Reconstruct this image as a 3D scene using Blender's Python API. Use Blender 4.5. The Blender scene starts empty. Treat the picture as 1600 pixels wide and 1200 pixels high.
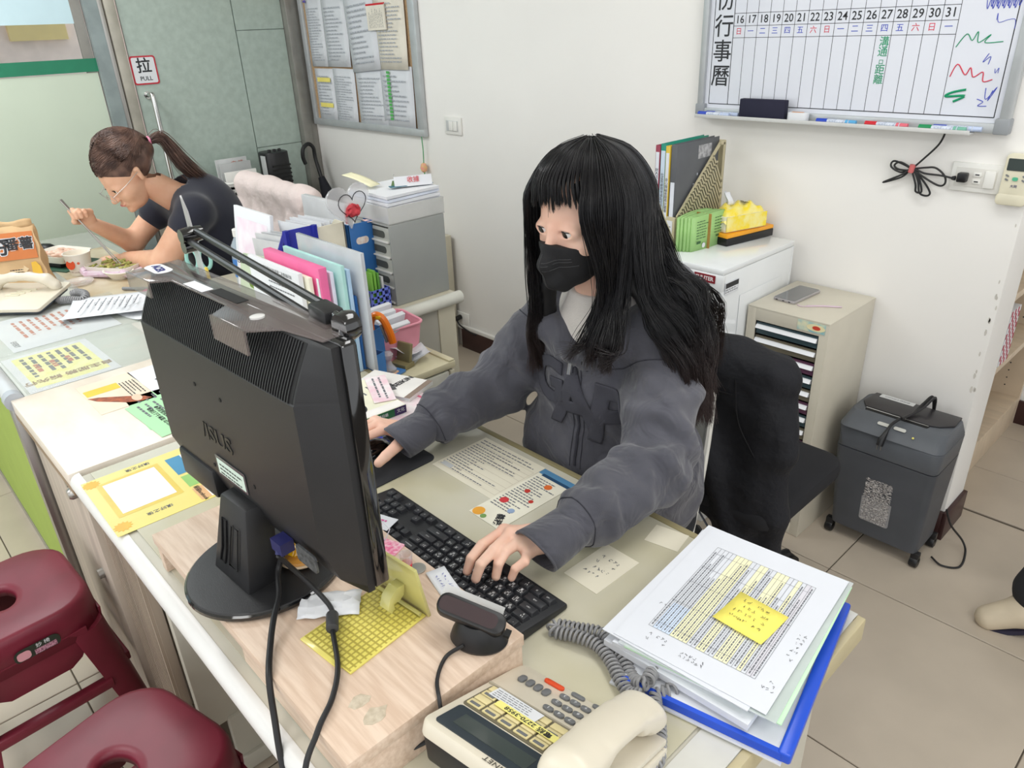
import bpy, bmesh, math, random
import numpy as np
from mathutils import Vector, Matrix, Euler, noise
random.seed(7); PI = math.pi
sc = bpy.context.scene
COL = sc.collection
# ---------------------------------------------------------------- camera, world, light, exposure
cam = bpy.data.objects.new('camera', bpy.data.cameras.new('camera')); COL.objects.link(cam)
cam.data.sensor_width = 36; cam.data.lens = 36 * 1160 / 1600; cam.data.clip_start = .02
R3 = Matrix(((0.68702427, -0.29482886, 0.66413371), (0.7256536, 0.32585481, -0.60600784), (-0.03774257, 0.89827311, 0.43781379)))
cam.matrix_world = Matrix.Translation((0, 0, 1.54)) @ R3.to_4x4()
sc.camera = cam
wd = bpy.data.worlds.new('world'); sc.world = wd; wd.use_nodes = True
wd.node_tree.nodes['Background'].inputs[0].default_value = (.965, .985, 1.0, 1)
wd.node_tree.nodes['Background'].inputs[1].default_value = 1.42
sc.view_settings.view_transform = 'Standard'; sc.view_settings.look = 'None'
sc.view_settings.gamma = 1; sc.view_settings.exposure = 0.0; sc.view_settings.use_curve_mapping = False
LAMPS = [(-3.3, .25, 22), (-2.2, -1.1, 20), (-.45, 1.25, 9), (-.3, -.9, 7), (1.2, .6, 11), (1.2, -1.5, 9)]
def lamp_light(x, y, w, h, p):
    l = bpy.data.lights.new('ceiling_lamp_light', 'AREA'); l.shape = 'RECTANGLE'; l.size = w; l.size_y = h; l.energy = p
    l.color = (.975, .985, 1)
    o = bpy.data.objects.new('ceiling_lamp_light', l); COL.objects.link(o); o.location = (x, y, 2.62)
for (x, y, p) in LAMPS: lamp_light(x, y, 1.1, .5, p)
# ---------------------------------------------------------------- materials
def srgb(c):
    return tuple(((v / 255) / 12.92 if v / 255 <= .04045 else ((v / 255 + .055) / 1.055) ** 2.4) for v in c)
MATS = {}
def mat(name, rgb, rough=.5, metal=0, var=.06, scale=12, bump=0, bscale=200, coat=0, trans=0, alpha=1, emit=0, stretch=(1, 1, 1), ior=1.45, rgb2=None, spec=.5, sheen=0, detail=3):
    if name in MATS: return MATS[name]
    m = bpy.data.materials.new(name); m.use_nodes = True; nt = m.node_tree; b = nt.nodes['Principled BSDF']
    c = srgb(rgb)
    tc = nt.nodes.new('ShaderNodeTexCoord'); mp = nt.nodes.new('ShaderNodeMapping'); mp.inputs['Scale'].default_value = stretch
    nt.links.new(tc.outputs['Object'], mp.inputs[0])
    n = nt.nodes.new('ShaderNodeTexNoise'); n.inputs['Scale'].default_value = scale; n.inputs['Detail'].default_value = detail
    nt.links.new(mp.outputs[0], n.inputs['Vector'])
    r = nt.nodes.new('ShaderNodeValToRGB'); nt.links.new(n.outputs[0], r.inputs[0])
    c2 = srgb(rgb2) if rgb2 else tuple(v * (1 - var) for v in c); c1 = c if rgb2 else tuple(min(1, v * (1 + var)) for v in c)
    r.color_ramp.elements[0].position = .35; r.color_ramp.elements[1].position = .65
    r.color_ramp.elements[0].color = (*c2, 1); r.color_ramp.elements[1].color = (*c1, 1)
    nt.links.new(r.outputs[0], b.inputs['Base Color'])
    b.inputs['Roughness'].default_value = rough; b.inputs['Metallic'].default_value = metal
    b.inputs['Coat Weight'].default_value = coat; b.inputs['Coat Roughness'].default_value = .08
    b.inputs['Transmission Weight'].default_value = trans; b.inputs['Alpha'].default_value = alpha; b.inputs['IOR'].default_value = ior
    b.inputs['Specular IOR Level'].default_value = spec; b.inputs['Sheen Weight'].default_value = sheen
    if emit:
        b.inputs['Emission Color'].default_value = (*c, 1); b.inputs['Emission Strength'].default_value = emit
    if bump:
        n2 = nt.nodes.new('ShaderNodeTexNoise'); n2.inputs['Scale'].default_value = bscale; n2.inputs['Detail'].default_value = 4
        nt.links.new(mp.outputs[0], n2.inputs['Vector'])
        bp = nt.nodes.new('ShaderNodeBump'); bp.inputs['Strength'].default_value = bump; bp.inputs['Distance'].default_value = .002 if bscale > 30 else .02
        nt.links.new(n2.outputs[0], bp.inputs['Height']); nt.links.new(bp.outputs[0], b.inputs['Normal'])
    MATS[name] = m; return m
# ---------------------------------------------------------------- mesh helpers
I4 = Matrix.Identity(4)
def T(x=0, y=0, z=0): return Matrix.Translation((x, y, z))
def RZ(d): return Matrix.Rotation(math.radians(d), 4, 'Z')
def RX(d): return Matrix.Rotation(math.radians(d), 4, 'X')
def RY(d): return Matrix.Rotation(math.radians(d), 4, 'Y')
def basis(o, ex, ey):
    ex = Vector(ex).normalized(); ey = Vector(ey); ez = ex.cross(ey).normalized(); ey = ez.cross(ex)
    m = Matrix((ex, ey, ez)).transposed().to_4x4(); return Matrix.Translation(o) @ m
class MB:
    def __init__(s): s.v = []; s.f = []; s.M = I4
    def add(s, vs, fs, M=None):
        M = s.M @ M if M is not None else s.M; n = len(s.v)
        s.v += [tuple(M @ Vector(p)) for p in vs]; s.f += [tuple(i + n for i in f) for f in fs]; return s
    def box(s, c, d, M=None):
        s.k = (getattr(s, 'k', -1) + 1) % 9; q = .00025 * s.k   # keeps touching boxes from sharing a plane
        x, y, z = c; a, b, h = [(w - q if w > .004 else w) / 2 for w in d]
        vs = [(x + i * a, y + j * b, z + k * h) for k in (-1, 1) for j in (-1, 1) for i in (-1, 1)]
        return s.add(vs, [(0, 2, 3, 1), (4, 5, 7, 6), (0, 1, 5, 4), (2, 6, 7, 3), (0, 4, 6, 2), (1, 3, 7, 5)], M)
    def bb(s, x0, x1, y0, y1, z0, z1, M=None): return s.box(((x0 + x1) / 2, (y0 + y1) / 2, (z0 + z1) / 2), (x1 - x0, y1 - y0, z1 - z0), M)
    def prism(s, pts, z0, z1, M=None, top=None):
        n = len(pts); top = top or pts
        vs = [(p[0], p[1], z0) for p in pts] + [(p[0], p[1], z1) for p in top]
        return s.add(vs, [tuple(range(n))[::-1], tuple(range(n, 2 * n))] + [(i, (i + 1) % n, n + (i + 1) % n, n + i) for i in range(n)], M)
    def tube(s, path, r, n=8, M=None, flat=1, caps=True, closed=False):
        P = [Vector(p) for p in path]; m = len(P); rr = r if isinstance(r, (list, tuple)) else [r] * m
        up = None; vs = []
        for i in range(m):
            a = P[(i - 1) % m] if (closed or i > 0) else P[i]; b = P[(i + 1) % m] if (closed or i < m - 1) else P[i]
            t = (b - a).normalized()
            if up is None: up = Vector((0, 0, 1)) if abs(t.z) < .9 else Vector((1, 0, 0))
            side = t.cross(up).normalized(); up = side.cross(t).normalized()
            for k in range(n):
                q = 2 * PI * k / n; vs.append(P[i] + (side * math.cos(q) + up * math.sin(q) * flat) * rr[i])
        fs = []
        for i in range(m if closed else m - 1):
            j = (i + 1) % m
            for k in range(n): fs.append((i * n + k, i * n + (k + 1) % n, j * n + (k + 1) % n, j * n + k))
        if caps and not closed: fs += [tuple(range(n))[::-1], tuple(range((m - 1) * n, m * n))]
        return s.add([tuple(p) for p in vs], fs, M)
    def lathe(s, prof, n=24, M=None, sx=1, sy=1, caps=True):
        vs = []; m = len(prof)
        for (r, z) in prof:
            for k in range(n): q = 2 * PI * k / n; vs.append((r * math.cos(q) * sx, r * math.sin(q) * sy, z))
        fs = [(i * n + k, i * n + (k + 1) % n, (i + 1) * n + (k + 1) % n, (i + 1) * n + k) for i in range(m - 1) for k in range(n)]
        if caps: fs += [tuple(range(n))[::-1], tuple(range((m - 1) * n, m * n))]
        return s.add(vs, fs, M)
    def grid(s, nu, nv, fn, M=None):
        vs = [fn(i / (nu - 1), j / (nv - 1)) for j in range(nv) for i in range(nu)]
        return s.add(vs, [(j * nu + i, j * nu + i + 1, (j + 1) * nu + i + 1, (j + 1) * nu + i) for j in range(nv - 1) for i in range(nu - 1)], M)
    def quad(s, x0, x1, y0, y1, z, M=None): return s.add([(x0, y0, z), (x1, y0, z), (x1, y1, z), (x0, y1, z)], [(0, 1, 2, 3)], M)
    def build(s, name, m, parent=None, bevel=0, seg=2, ang=35, solid=0, sub=0, recalc=True):
        me = bpy.data.meshes.new(name); me.from_pydata(s.v, [], s.f)
        if recalc or bevel:
            bm = bmesh.new(); bm.from_mesh(me); bmesh.ops.recalc_face_normals(bm, faces=bm.faces)
            if bevel:
                es = [e for e in bm.edges if len(e.link_faces) == 2 and e.calc_face_angle(0) > math.radians(ang)]
                bmesh.ops.bevel(bm, geom=es, offset=bevel, segments=seg, profile=.5, affect='EDGES', clamp_overlap=True)
            bm.to_mesh(me); bm.free()
        return link(name, me, m, parent, ang, solid, sub)
def link(name, me, m, parent=None, ang=35, solid=0, sub=0):
    me.polygons.foreach_set('use_smooth', [True] * len(me.polygons)); me.set_sharp_from_angle(angle=math.radians(ang))
    o = bpy.data.objects.new(name, me); COL.objects.link(o)
    if m: me.materials.append(m)
    if parent: o.parent = parent
    if solid: md = o.modifiers.new('solid', 'SOLIDIFY'); md.thickness = solid; md.offset = 0
    if sub: md = o.modifiers.new('sub', 'SUBSURF'); md.levels = sub; md.render_levels = sub
    return o
def tag(o, label, cat, group=None, kind=None):
    o['label'] = label; o['category'] = cat
    if group: o['group'] = group
    if kind: o['kind'] = kind
    return o
def thing(name, label, cat, loc=(0, 0, 0), rz=0, group=None, M=None):
    o = bpy.data.objects.new(name, None); COL.objects.link(o); o.empty_display_size = .05
    if M is not None: o.matrix_world = M
    else: o.location = loc; o.rotation_euler = (0, 0, math.radians(rz))
    return tag(o, label, cat, group)
def struct(o, kind='structure'): o['kind'] = kind; return o
def dup(root, label=None, M=None):
    r = root.copy(); COL.objects.link(r)
    if M is not None: r.matrix_world = M
    if label: r['label'] = label
    for ch in list(root.children):
        c = ch.copy(); COL.objects.link(c); c.parent = r
        for g in ch.children:
            d = g.copy(); COL.objects.link(d); d.parent = c
    return r
def text(s, size, M, m, parent, name='lettering', bold=0, sp=1, ext=.0002, align='CENTER', lsp=1, sx=1, res=2):
    cu = bpy.data.curves.new(name, 'FONT'); cu.body = s; cu.size = size; cu.align_x = align; cu.align_y = 'CENTER'
    cu.extrude = ext; cu.offset = bold; cu.space_line = lsp; cu.space_character = sp; cu.resolution_u = res
    t = bpy.data.objects.new(name, cu); COL.objects.link(t)
    dg = bpy.context.evaluated_depsgraph_get(); dg.update()
    me = bpy.data.meshes.new_from_object(t.evaluated_get(dg)); bpy.data.objects.remove(t); me.materials.clear()
    me.transform(M @ Matrix.Diagonal((sx, 1, 1, 1)))
    o = bpy.data.objects.new(name, me); COL.objects.link(o); me.materials.append(m); o.parent = parent; return o
def cr(pts, n=8, closed=False):
    P = [Vector(p) for p in pts]; out = []; m = len(P)
    for i in range(m if closed else m - 1):
        g = (lambda k: P[k % m]) if closed else (lambda k: P[max(0, min(m - 1, k))])
        p0, p1, p2, p3 = g(i - 1), g(i), g(i + 1), g(i + 2)
        for k in range(n):
            t = k / n; out.append(.5 * ((2 * p1) + (p2 - p0) * t + (2 * p0 - 5 * p1 + 4 * p2 - p3) * t * t + (3 * p1 - p0 - 3 * p2 + p3) * t ** 3))
    if not closed: out.append(P[-1])
    return out
def rrect(w, h, r, n=5, cx=0, cy=0):
    out = []
    for (sx, sy, a0) in ((1, -1, -90), (1, 1, 0), (-1, 1, 90), (-1, -1, 180)):
        for k in range(n + 1):
            a = math.radians(a0 + 90 * k / n); out.append((cx + sx * (w / 2 - r) + r * math.cos(a), cy + sy * (h / 2 - r) + r * math.sin(a)))
    return out
def print_lines(parent, m, rects, z=.0003, name='printed_text'):
    b = MB()
    for (x0, x1, y0, y1) in rects: b.quad(x0, x1, y0, y1, z)
    return b.build(name, m, parent, recalc=False)
def text_rows(x0, x1, y0, y1, rows, fill=.55, seed=0, ragged=.3, word=.012, vert=False):
    """little dashes that stand for lines of unreadably small print"""
    rnd = random.Random(seed); out = []
    for i in range(rows):
        if vert: a, b2 = y0, y1
        else: a, b2 = x0, x1
        e = a + (b2 - a) * (1 - ragged * rnd.random()); p = a
        h = (((x1 - x0) if vert else (y1 - y0)) / rows)
        c = ((x0 if vert else y0) + h * (i + .5))
        while p < e:
            w = word * (.5 + rnd.random()); q = min(e, p + w)
            r = (c - h * fill / 2, c + h * fill / 2)
            out.append((r[0], r[1], p, q) if vert else (p, q, r[0], r[1])); p = q + word * .25
    return out

# ---------------------------------------------------------------- implicit surfaces (smooth bodies, cloth, food)
class SDF:
    def __init__(s, lo, hi, h):
        s.h = h; s.lo = np.array(lo, float); n = np.ceil((np.array(hi) - s.lo) / h).astype(int) + 1; s.n = n
        s.X, s.Y, s.Z = [a.astype(np.float32) for a in np.meshgrid(*[s.lo[i] + h * np.arange(n[i]) for i in range(3)], indexing='ij')]
        s.D = np.full(tuple(n), 1e3, np.float32)
    def comb(s, d, k=0, op='u'):
        if op == 'u':
            if k: hh = np.clip(.5 + .5 * (s.D - d) / k, 0, 1); s.D = s.D * (1 - hh) + d * hh - k * hh * (1 - hh)
            else: s.D = np.minimum(s.D, d)
        elif op == 's':
            if k: hh = np.clip(.5 - .5 * (s.D + d) / k, 0, 1); s.D = s.D * (1 - hh) - d * hh + k * hh * (1 - hh)
            else: s.D = np.maximum(s.D, -d)
        else: s.D = np.maximum(s.D, d)
        return s
    def cap(s, a, b, r0, r1, k=.01, op='u', flat=None):
        a = np.array(a, float); b = np.array(b, float); ba = b - a; L = ba.dot(ba)
        px, py, pz = s.X - a[0], s.Y - a[1], s.Z - a[2]
        t = np.clip((px * ba[0] + py * ba[1] + pz * ba[2]) / L, 0, 1)
        dx, dy, dz = px - t * ba[0], py - t * ba[1], pz - t * ba[2]
        if flat:            # flat = (axis vector, factor): squash along an axis
            f = np.array(flat[0], float); f /= np.linalg.norm(f); e = dx * f[0] + dy * f[1] + dz * f[2]; q = flat[1] - 1
            dx = dx + f[0] * e * q; dy = dy + f[1] * e * q; dz = dz + f[2] * e * q
        return s.comb(np.sqrt(dx * dx + dy * dy + dz * dz) - (r0 + (r1 - r0) * t), k, op)
    def chain(s, pts, rs, k=.01, op='u'):
        for i in range(len(pts) - 1): s.cap(pts[i], pts[i + 1], rs[i], rs[i + 1], k, op)
        return s
    def ell(s, c, r, k=.01, op='u', M=None):
        px, py, pz = s.X - c[0], s.Y - c[1], s.Z - c[2]
        if M is not None:
            m = np.array(M.to_3x3()).T; px, py, pz = [m[i, 0] * px + m[i, 1] * py + m[i, 2] * pz for i in range(3)]
        px, py, pz = px / r[0], py / r[1], pz / r[2]; q = np.sqrt(px * px + py * py + pz * pz) + 1e-9
        g = np.sqrt((px / r[0]) ** 2 + (py / r[1]) ** 2 + (pz / r[2]) ** 2) + 1e-9
        return s.comb(q * (q - 1) / g, k, op)
    def plane(s, p, n, op='i'):      # keep the side the normal points away from
        n = np.array(n, float); n /= np.linalg.norm(n); return s.comb((s.X - p[0]) * n[0] + (s.Y - p[1]) * n[1] + (s.Z - p[2]) * n[2], 0, op)
    def mesh(s):
        D = s.D; I = D < 0; nx, ny, nz = D.shape
        c = np.zeros((nx - 1, ny - 1, nz - 1), np.int8)
        for a in (0, 1):
            for b in (0, 1):
                for e in (0, 1): c += I[a:nx - 1 + a, b:ny - 1 + b, e:nz - 1 + e]
        act = (c > 0) & (c < 8); idx = -np.ones(act.shape, np.int64); ii = np.argwhere(act); idx[act] = np.arange(len(ii))
        acc = np.zeros((len(ii), 3)); cnt = np.zeros(len(ii))
        for ax in range(3):
            for u in (0, 1):
                for w in (0, 1):
                    o0 = [0, 0, 0]; oth = [q for q in range(3) if q != ax]; o0[oth[0]] = u; o0[oth[1]] = w; o1 = list(o0); o1[ax] = 1
                    d0 = D[ii[:, 0] + o0[0], ii[:, 1] + o0[1], ii[:, 2] + o0[2]]; d1 = D[ii[:, 0] + o1[0], ii[:, 1] + o1[1], ii[:, 2] + o1[2]]
                    m = (d0 < 0) != (d1 < 0); t = np.where(m, d0 / np.where(m, d0 - d1, 1), 0)
                    p = np.tile(np.array(o0, float), (len(ii), 1)); p[:, ax] = t; acc[m] += p[m]; cnt[m] += 1
        V = s.lo + s.h * (ii + acc / cnt[:, None]); F = []
        for ax in range(3):
            u, w = [(1, 2), (2, 0), (0, 1)][ax]; sl0 = [slice(None)] * 3; sl1 = [slice(None)] * 3; sl0[ax] = slice(0, -1); sl1[ax] = slice(1, None)
            for q in (u, w): sl0[q] = slice(1, -1); sl1[q] = slice(1, -1)
            A, B = I[tuple(sl0)], I[tuple(sl1)]
            for flip in (0, 1):
                e = np.argwhere((A & ~B) if not flip else (~A & B)); e[:, u] += 1; e[:, w] += 1
                if not len(e): continue
                def cell(du, dw): z = e.copy(); z[:, u] -= du; z[:, w] -= dw; return idx[z[:, 0], z[:, 1], z[:, 2]]
                q = np.stack([cell(1, 1), cell(0, 1), cell(0, 0), cell(1, 0)], 1); F.append(q[:, ::-1] if flip else q)
        F = np.concatenate(F); return V, F
    def build(s, name, m, parent=None, smooth=1, disp=None, ang=180, sub=0):
        V, F = s.mesh()
        if disp is not None: V = disp(V)
        me = bpy.data.meshes.new(name); me.from_pydata(V.tolist(), [], F.tolist())
        if smooth:
            bm = bmesh.new(); bm.from_mesh(me)
            for _ in range(smooth): bmesh.ops.smooth_vert(bm, verts=bm.verts, factor=.5, use_axis_x=True, use_axis_y=True, use_axis_z=True)
            bm.to_mesh(me); bm.free()
        return link(name, me, m, parent, ang, 0, sub)
# ================================================================ the setting
m_wall = mat('wall_paint', (242, 240, 236), .75, var=.012, scale=2.5, bump=.25, bscale=35)
m_tile = mat('floor_tile', (188, 176, 160), .32, var=.05, scale=5, bump=.03)
m_grout = mat('grout', (96, 88, 78), .9)
m_base = mat('baseboard_brown', (62, 38, 37), .4)
m_whitepl = mat('white_plastic', (232, 231, 226), .4, var=.01)
m_steel = mat('brushed_steel', (176, 174, 170), .32, metal=.85, var=.06, scale=30, stretch=(1, 1, .05))
m_alu = mat('dull_aluminium', (150, 148, 142), .4, metal=.5, var=.12, scale=9)
m_black = mat('black_plastic', (26, 26, 28), .38, var=.1)
m_ceil = mat('ceiling_board', (238, 238, 234), .9, var=.01)
floor = struct(MB().bb(-5, 3, -3, 2.5, -.03, -.004).bb(-2.2, 3, 2.5, 5, -.03, -.004).build('floor', m_grout))
tb = MB().box((0, 0, -.005), (.5965, .5965, .01)); t0 = tb.build('tile', m_tile, floor, bevel=.0015, seg=1)
t0.location = (-.976, .4 + .0, 0); tme = t0.data
for i in range(-6, 4):
    for j in range(-3, 4):
        x, y = -.976 + .6 * i, .4 + .6 * j
        if (i, j) == (0, 0) or y > 2.3: continue
        o = bpy.data.objects.new('tile', tme); COL.objects.link(o); o.parent = floor; o.location = (x, y, 0)
t1 = MB().box((0, 0, -.005), (.297, .297, .01)).build('tile', m_tile, floor, bevel=.001, seg=1); t1.location = (-.13, 2.66, 0)
for i in range(-2, 5):
    for j in range(0, 4):
        if (i, j) != (0, 0):
            o = bpy.data.objects.new('tile', t1.data); COL.objects.link(o); o.parent = floor; o.location = (-.13 + .3 * i, 2.66 + .3 * j, 0)
struct(MB().bb(-4.4, -.5, 2.28, 2.45, 0, 2.75).build('wall_back', m_wall, bevel=.003))
struct(MB().bb(-2.0, 2.2, 3.27, 3.4, 0, 2.75).build('wall_far', m_wall))
struct(MB().bb(-5.0, 2.5, -3, 3.4, 2.75, 2.8).build('ceiling', m_ceil))
struct(MB().bb(-2.86, -1.7, 2.265, 2.28, 0, .105).bb(-.6, -.5, 2.267, 2.28, 0, .1).build('baseboard_back', m_base, bevel=.002))
struct(MB().bb(-.5, -.487, 2.268, 2.452, 0, .1).build('baseboard_right', m_base, bevel=.002))
struct(MB().bb(-.6, 2, 3.255, 3.27, 0, .1).build('baseboard_far', m_base, bevel=.002))
struct(MB().bb(-2.9, -1.7, 2.262, 2.28, .107, .127).build('trim_1', m_whitepl, bevel=.003))   # cable trunking
# chipped corner
ch = MB(); rnd = random.Random(3)
for k in range(16):
    z = .35 + rnd.random() * .75; r = .003 + rnd.random() * .005
    ch.add([(-.499, 2.279 + (r * .2 * (-1 if q % 2 else 1)) * 0, 0) for q in range(0)], [])
    a = [(-.4994, 2.2795 + .0, z)]
    ch.prism([(math.cos(t) * r * .5, math.sin(t) * r * 1.8 * (.6 + .4 * rnd.random())) for t in [i * 1.05 for i in range(6)]], 0, .0004, M=T(-.503 - rnd.random() * .012, 2.2797, z) @ RX(90))
c_ = struct(ch.build('trim_2', mat('bare_plaster', (206, 202, 194), .9, var=.1), recalc=True)); 
# lamps in the ceiling
for i, (x, y, p) in enumerate(LAMPS):
    t = thing('ceiling_light', ['recessed ceiling light panel above the far desk', 'recessed ceiling light panel above the stools, towards the glass wall', 'recessed ceiling light panel above the seated woman in grey', 'recessed ceiling light panel above the near desk corner', 'recessed ceiling light panel above the open floor by the wall end', 'recessed ceiling light panel at the far right behind the camera'][i], 'light', (x, y, 2.735), group='recessed ceiling light panels')
    MB().bb(-.6, .6, -.3, .3, -.03, .01).build('frame', m_whitepl, t)
    MB().bb(-.56, .56, -.26, .26, -.034, -.03).build('diffuser', mat('lamp_diffuser', (255, 252, 244), .5, emit=2.2), t)
# ---------------------------------------------------------------- glass partition on the left (x = -4.1)
m_sage = mat('sage_glass_film', (172, 187, 178), .3, var=.07, scale=26, coat=.4, detail=8)
m_palegreen = mat('pale_green_film', (198, 210, 192), .3, var=.025, scale=3)
m_paleblue = mat('pale_blue_film', (196, 222, 230), .3, var=.02)
m_dgreen = mat('dark_green_stripe', (34, 124, 92), .35)
m_clear = mat('clear_glass', (236, 244, 242), .03, trans=1, var=0)
wl = struct(MB().bb(-4.16, -4.13, 1.36, 2.19, 0, 2.75).build('wall_left', m_sage))
for (y0, y1, z0, z1) in ((1.345, 1.905, 0, 2.75), (1.91, 2.183, 1.557, 2.75), (1.91, 2.183, .965, 1.553), (1.91, 2.183, .40, .961)):
    MB().bb(-4.13, -4.118, y0, y1, z0, z1).build('panel', m_sage, wl)
w1 = struct(MB().bb(-4.12, -4.09, -2.5, -.9, 2.3, 2.75).build('window_1', m_alu))
fr = MB()
for y in (1.16, 1.262): fr.bb(-4.14, -4.08, y, y + .03, 0, 2.75)
MB().bb(-4.135, -4.125, -2.6, 1.19, 0, 1.40).build('frosted_pane', m_palegreen, w1)
MB().bb(-4.135, -4.12, -2.6, 1.245, 1.405, 1.462).build('green_stripe', m_dgreen, w1)
MB().bb(-4.135, -4.128, -2.6, 1.19, 1.61, 2.75).build('film_pane', m_paleblue, w1)
MB().bb(-4.134, -4.13, -2.6, 1.25, 1.40, 1.61).build('clear_pane', m_clear, w1)
MB().bb(-4.14, -4.127, 1.145, 1.19, 0, 2.75).build('frame', m_alu, w1)
d1 = struct(MB().bb(-4.16, -4.105, 1.285, 1.335, 0, 2.75).build('door_1', mat('bronze_frame', (176, 172, 160), .4, metal=.4, var=.1), bevel=.004))
MB().bb(-4.15, -4.11, 1.258, 1.280, 0, 2.75).build('door_frame', m_steel, d1, bevel=.003)
MB().bb(-4.14, -4.1, 1.195, 1.256, 0, 2.75).build('glass_strip', mat('smoky_glass', (138, 150, 150), .15, var=.1), d1)
struct(MB().bb(-4.15, -4.07, 2.185, 2.235, 0, 2.75).bb(-4.13, -4.08, 2.235, 2.279, 0, 2.75).build('door_2', m_alu, bevel=.003))
MB().tube(cr([(-4.118, 1.389, 1.283), (-4.065, 1.389, 1.283), (-4.045, 1.389, 1.25), (-4.045, 1.389, .92), (-4.045, 1.389, .68), (-4.065, 1.389, .65), (-4.118, 1.389, .65)], 6), .012, 12).lathe([(.018, 0), (.018, .008)], 16, M=T(-4.118, 1.389, 1.283) @ RY(90)).build('door_handle', mat('chrome', (214, 214, 212), .12, metal=1), d1)
s = thing('pull_sign', 'square white pull sign with red border on green glass', 'sign', M=basis((-4.117, 1.402, 1.396), (0, 1, 0), (0, 0, 1)))
m_ink = mat('black_ink', (38, 40, 44), .5); m_red = mat('red_print', (192, 44, 60), .5); m_paper = mat('white_paper', (224, 226, 230), .7, var=.01)
MB().prism(rrect(.122, .13, .012), 0, .003).build('border', m_red, s); MB().prism(rrect(.108, .116, .008), .003, .0035).build('face', m_paper, s)
text('拉', .072, T(0, .017, .0037), m_ink, s, bold=.0012); text('PULL', .027, T(0, -.038, .0037), m_ink, s, bold=.0004)
# what the clear pane shows: a brick building across the alley
nb = thing('neighbouring_building', 'pink brick building with louvred shutters seen through the clear pane', 'building', (-6.2, .4, 0))
MB().bb(-.2, 0, -3.2, 3, 0, 3.2).build('wall', mat('pink_brick', (244, 222, 216), .8, var=.06), nb)
b = MB()
for k in range(46):
    b.bb(0, .03, -2.0, .35, 1.15 + k * .022, 1.163 + k * .022)
b.build('shutter_slats', mat('tan_louvre', (222, 190, 176), .6), nb)['kind'] = 'stuff'
MB().bb(0, .05, .55, .72, 1.2, 2.2).build('door_panel', mat('orange_shutter', (226, 160, 116), .6), nb)
MB().bb(0, .04, .9, 1.25, 1.55, 1.75).build('signboard', mat('yellow_sign', (222, 196, 120), .6), nb)
MB().bb(-2.2, 0, -3, 3, -.02, 0).build('pavement', m_grout, nb).location = (1.9, 0, 0)
# ================================================================ furniture
m_deskw = mat('desk_white_edge', (226, 226, 224), .35, var=.02)
m_deskgrey = mat('desk_steel_beige', (196, 192, 178), .45, var=.03)
m_beige = mat('beige_steel', (200, 194, 174), .4, var=.02)
m_mat = mat('aged_clear_desk_mat', (208, 204, 188), .16, var=.05, scale=4, rgb2=(196, 190, 162), coat=.5)
# main desk
dk = thing('office_desk', 'white-edged steel desk under the monitor, keyboard and telephone', 'desk', (0, 0, 0))
MB().bb(-1.56, -.268, .215, .905, .708, .739).build('desktop', m_deskgrey, dk, bevel=.004)
pr = [(math.cos(a) * .018, math.sin(a) * .022) for a in [math.radians(90 + 18 * k) for k in range(11)]] + [(.004, -.022), (.004, .022)]
MB().prism(pr, -1.574, -.262, M=T(0, .216, .718) @ Matrix(((0, 0, 1, 0), (1, 0, 0, 0), (0, 1, 0, 0), (0, 0, 0, 1)))).build('front_edge', m_deskw, dk)
MB().bb(-.275, -.262, .2, .918, .70, .741).build('side_edge', mat('tan_edge', (190, 178, 142), .5), dk, bevel=.003)
MB().bb(-.325, -.275, .21, .918, .7395, .7412).build('end_strip', mat('pale_edge_strip', (204, 203, 196), .4), dk)
MB().bb(-1.56, -.275, .903, .918, .70, .741).build('back_edge', mat('dark_olive_edge', (150, 140, 104), .5), dk, bevel=.003)
MB().bb(-1.30, -.30, .235, .25, .60, .708).build('apron', m_deskgrey, dk, bevel=.003)
for x in (-1.33, -.31): MB().bb(x - .012, x + .012, .25, .88, .16, .708).build('side_panel', m_deskgrey, dk, bevel=.003)
for x in (-1.32, -.31): MB().bb(x - .02, x + .02, .25, .9, .0, .045).bb(x - .01, x + .01, .3, .36, .04, .17).bb(x - .01, x + .01, .8, .86, .04, .17).build('foot', m_deskgrey, dk, bevel=.003)
MB().bb(-1.30, -.30, .62, .63, .28, .708).build('modesty_panel', m_deskgrey, dk)
tag(MB().bb(-1.55, -.33, .235, .9, .7412, .7424).build('desk_mat', m_mat), 'yellowed clear mat covering the main desk top', 'desk mat')
# light wood cabinet with marbled top
m_lwood = mat('pale_grey_wood', (188, 176, 162), .5, var=.12, scale=3, stretch=(9, 9, .5), detail=6)
m_marble = mat('cream_marbled_laminate', (226, 214, 198), .35, rgb2=(240, 232, 220), scale=5, stretch=(1, 2.5, 1), detail=7)
cb = thing('low_cabinet', 'pale wood grain cabinet with cream marbled top beside the green panel', 'cabinet')
MB().bb(-2.07, -1.578, .2, .92, .706, .742).build('top', m_marble, cb, bevel=.002)
MB().bb(-2.06, -1.585, .235, .9, 0, .706).build('body', m_lwood, cb)
for x0, x1 in ((-2.055, -1.60),):
    d = MB().bb(x0, x1, .216, .234, .03, .70).build('door', m_lwood, cb, bevel=.002)
    MB().lathe([(.014, 0), (.014, .012), (.010, .018)], 18, M=T(-1.66, .216, .655) @ RX(90)).lathe([(.012, 0), (.012, .01)], 18, M=T(-1.70, .216, .665) @ RX(90)).lathe([(.012, 0), (.012, .012)], 18, M=T(-1.68, .216, .42) @ RX(90)).build('lock', m_steel, d)
MB().bb(-2.07, -1.578, .2, .206, .69, .706).build('edge_strip', mat('brown_edge', (150, 128, 104), .5), cb)
gb = MB().bb(-1.575, -1.36, .232, .25, 0, .70); 
for k in range(18): gb.bb(-1.572 + k * .0118, -1.565 + k * .0118, .226, .232, 0, .70)
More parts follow.
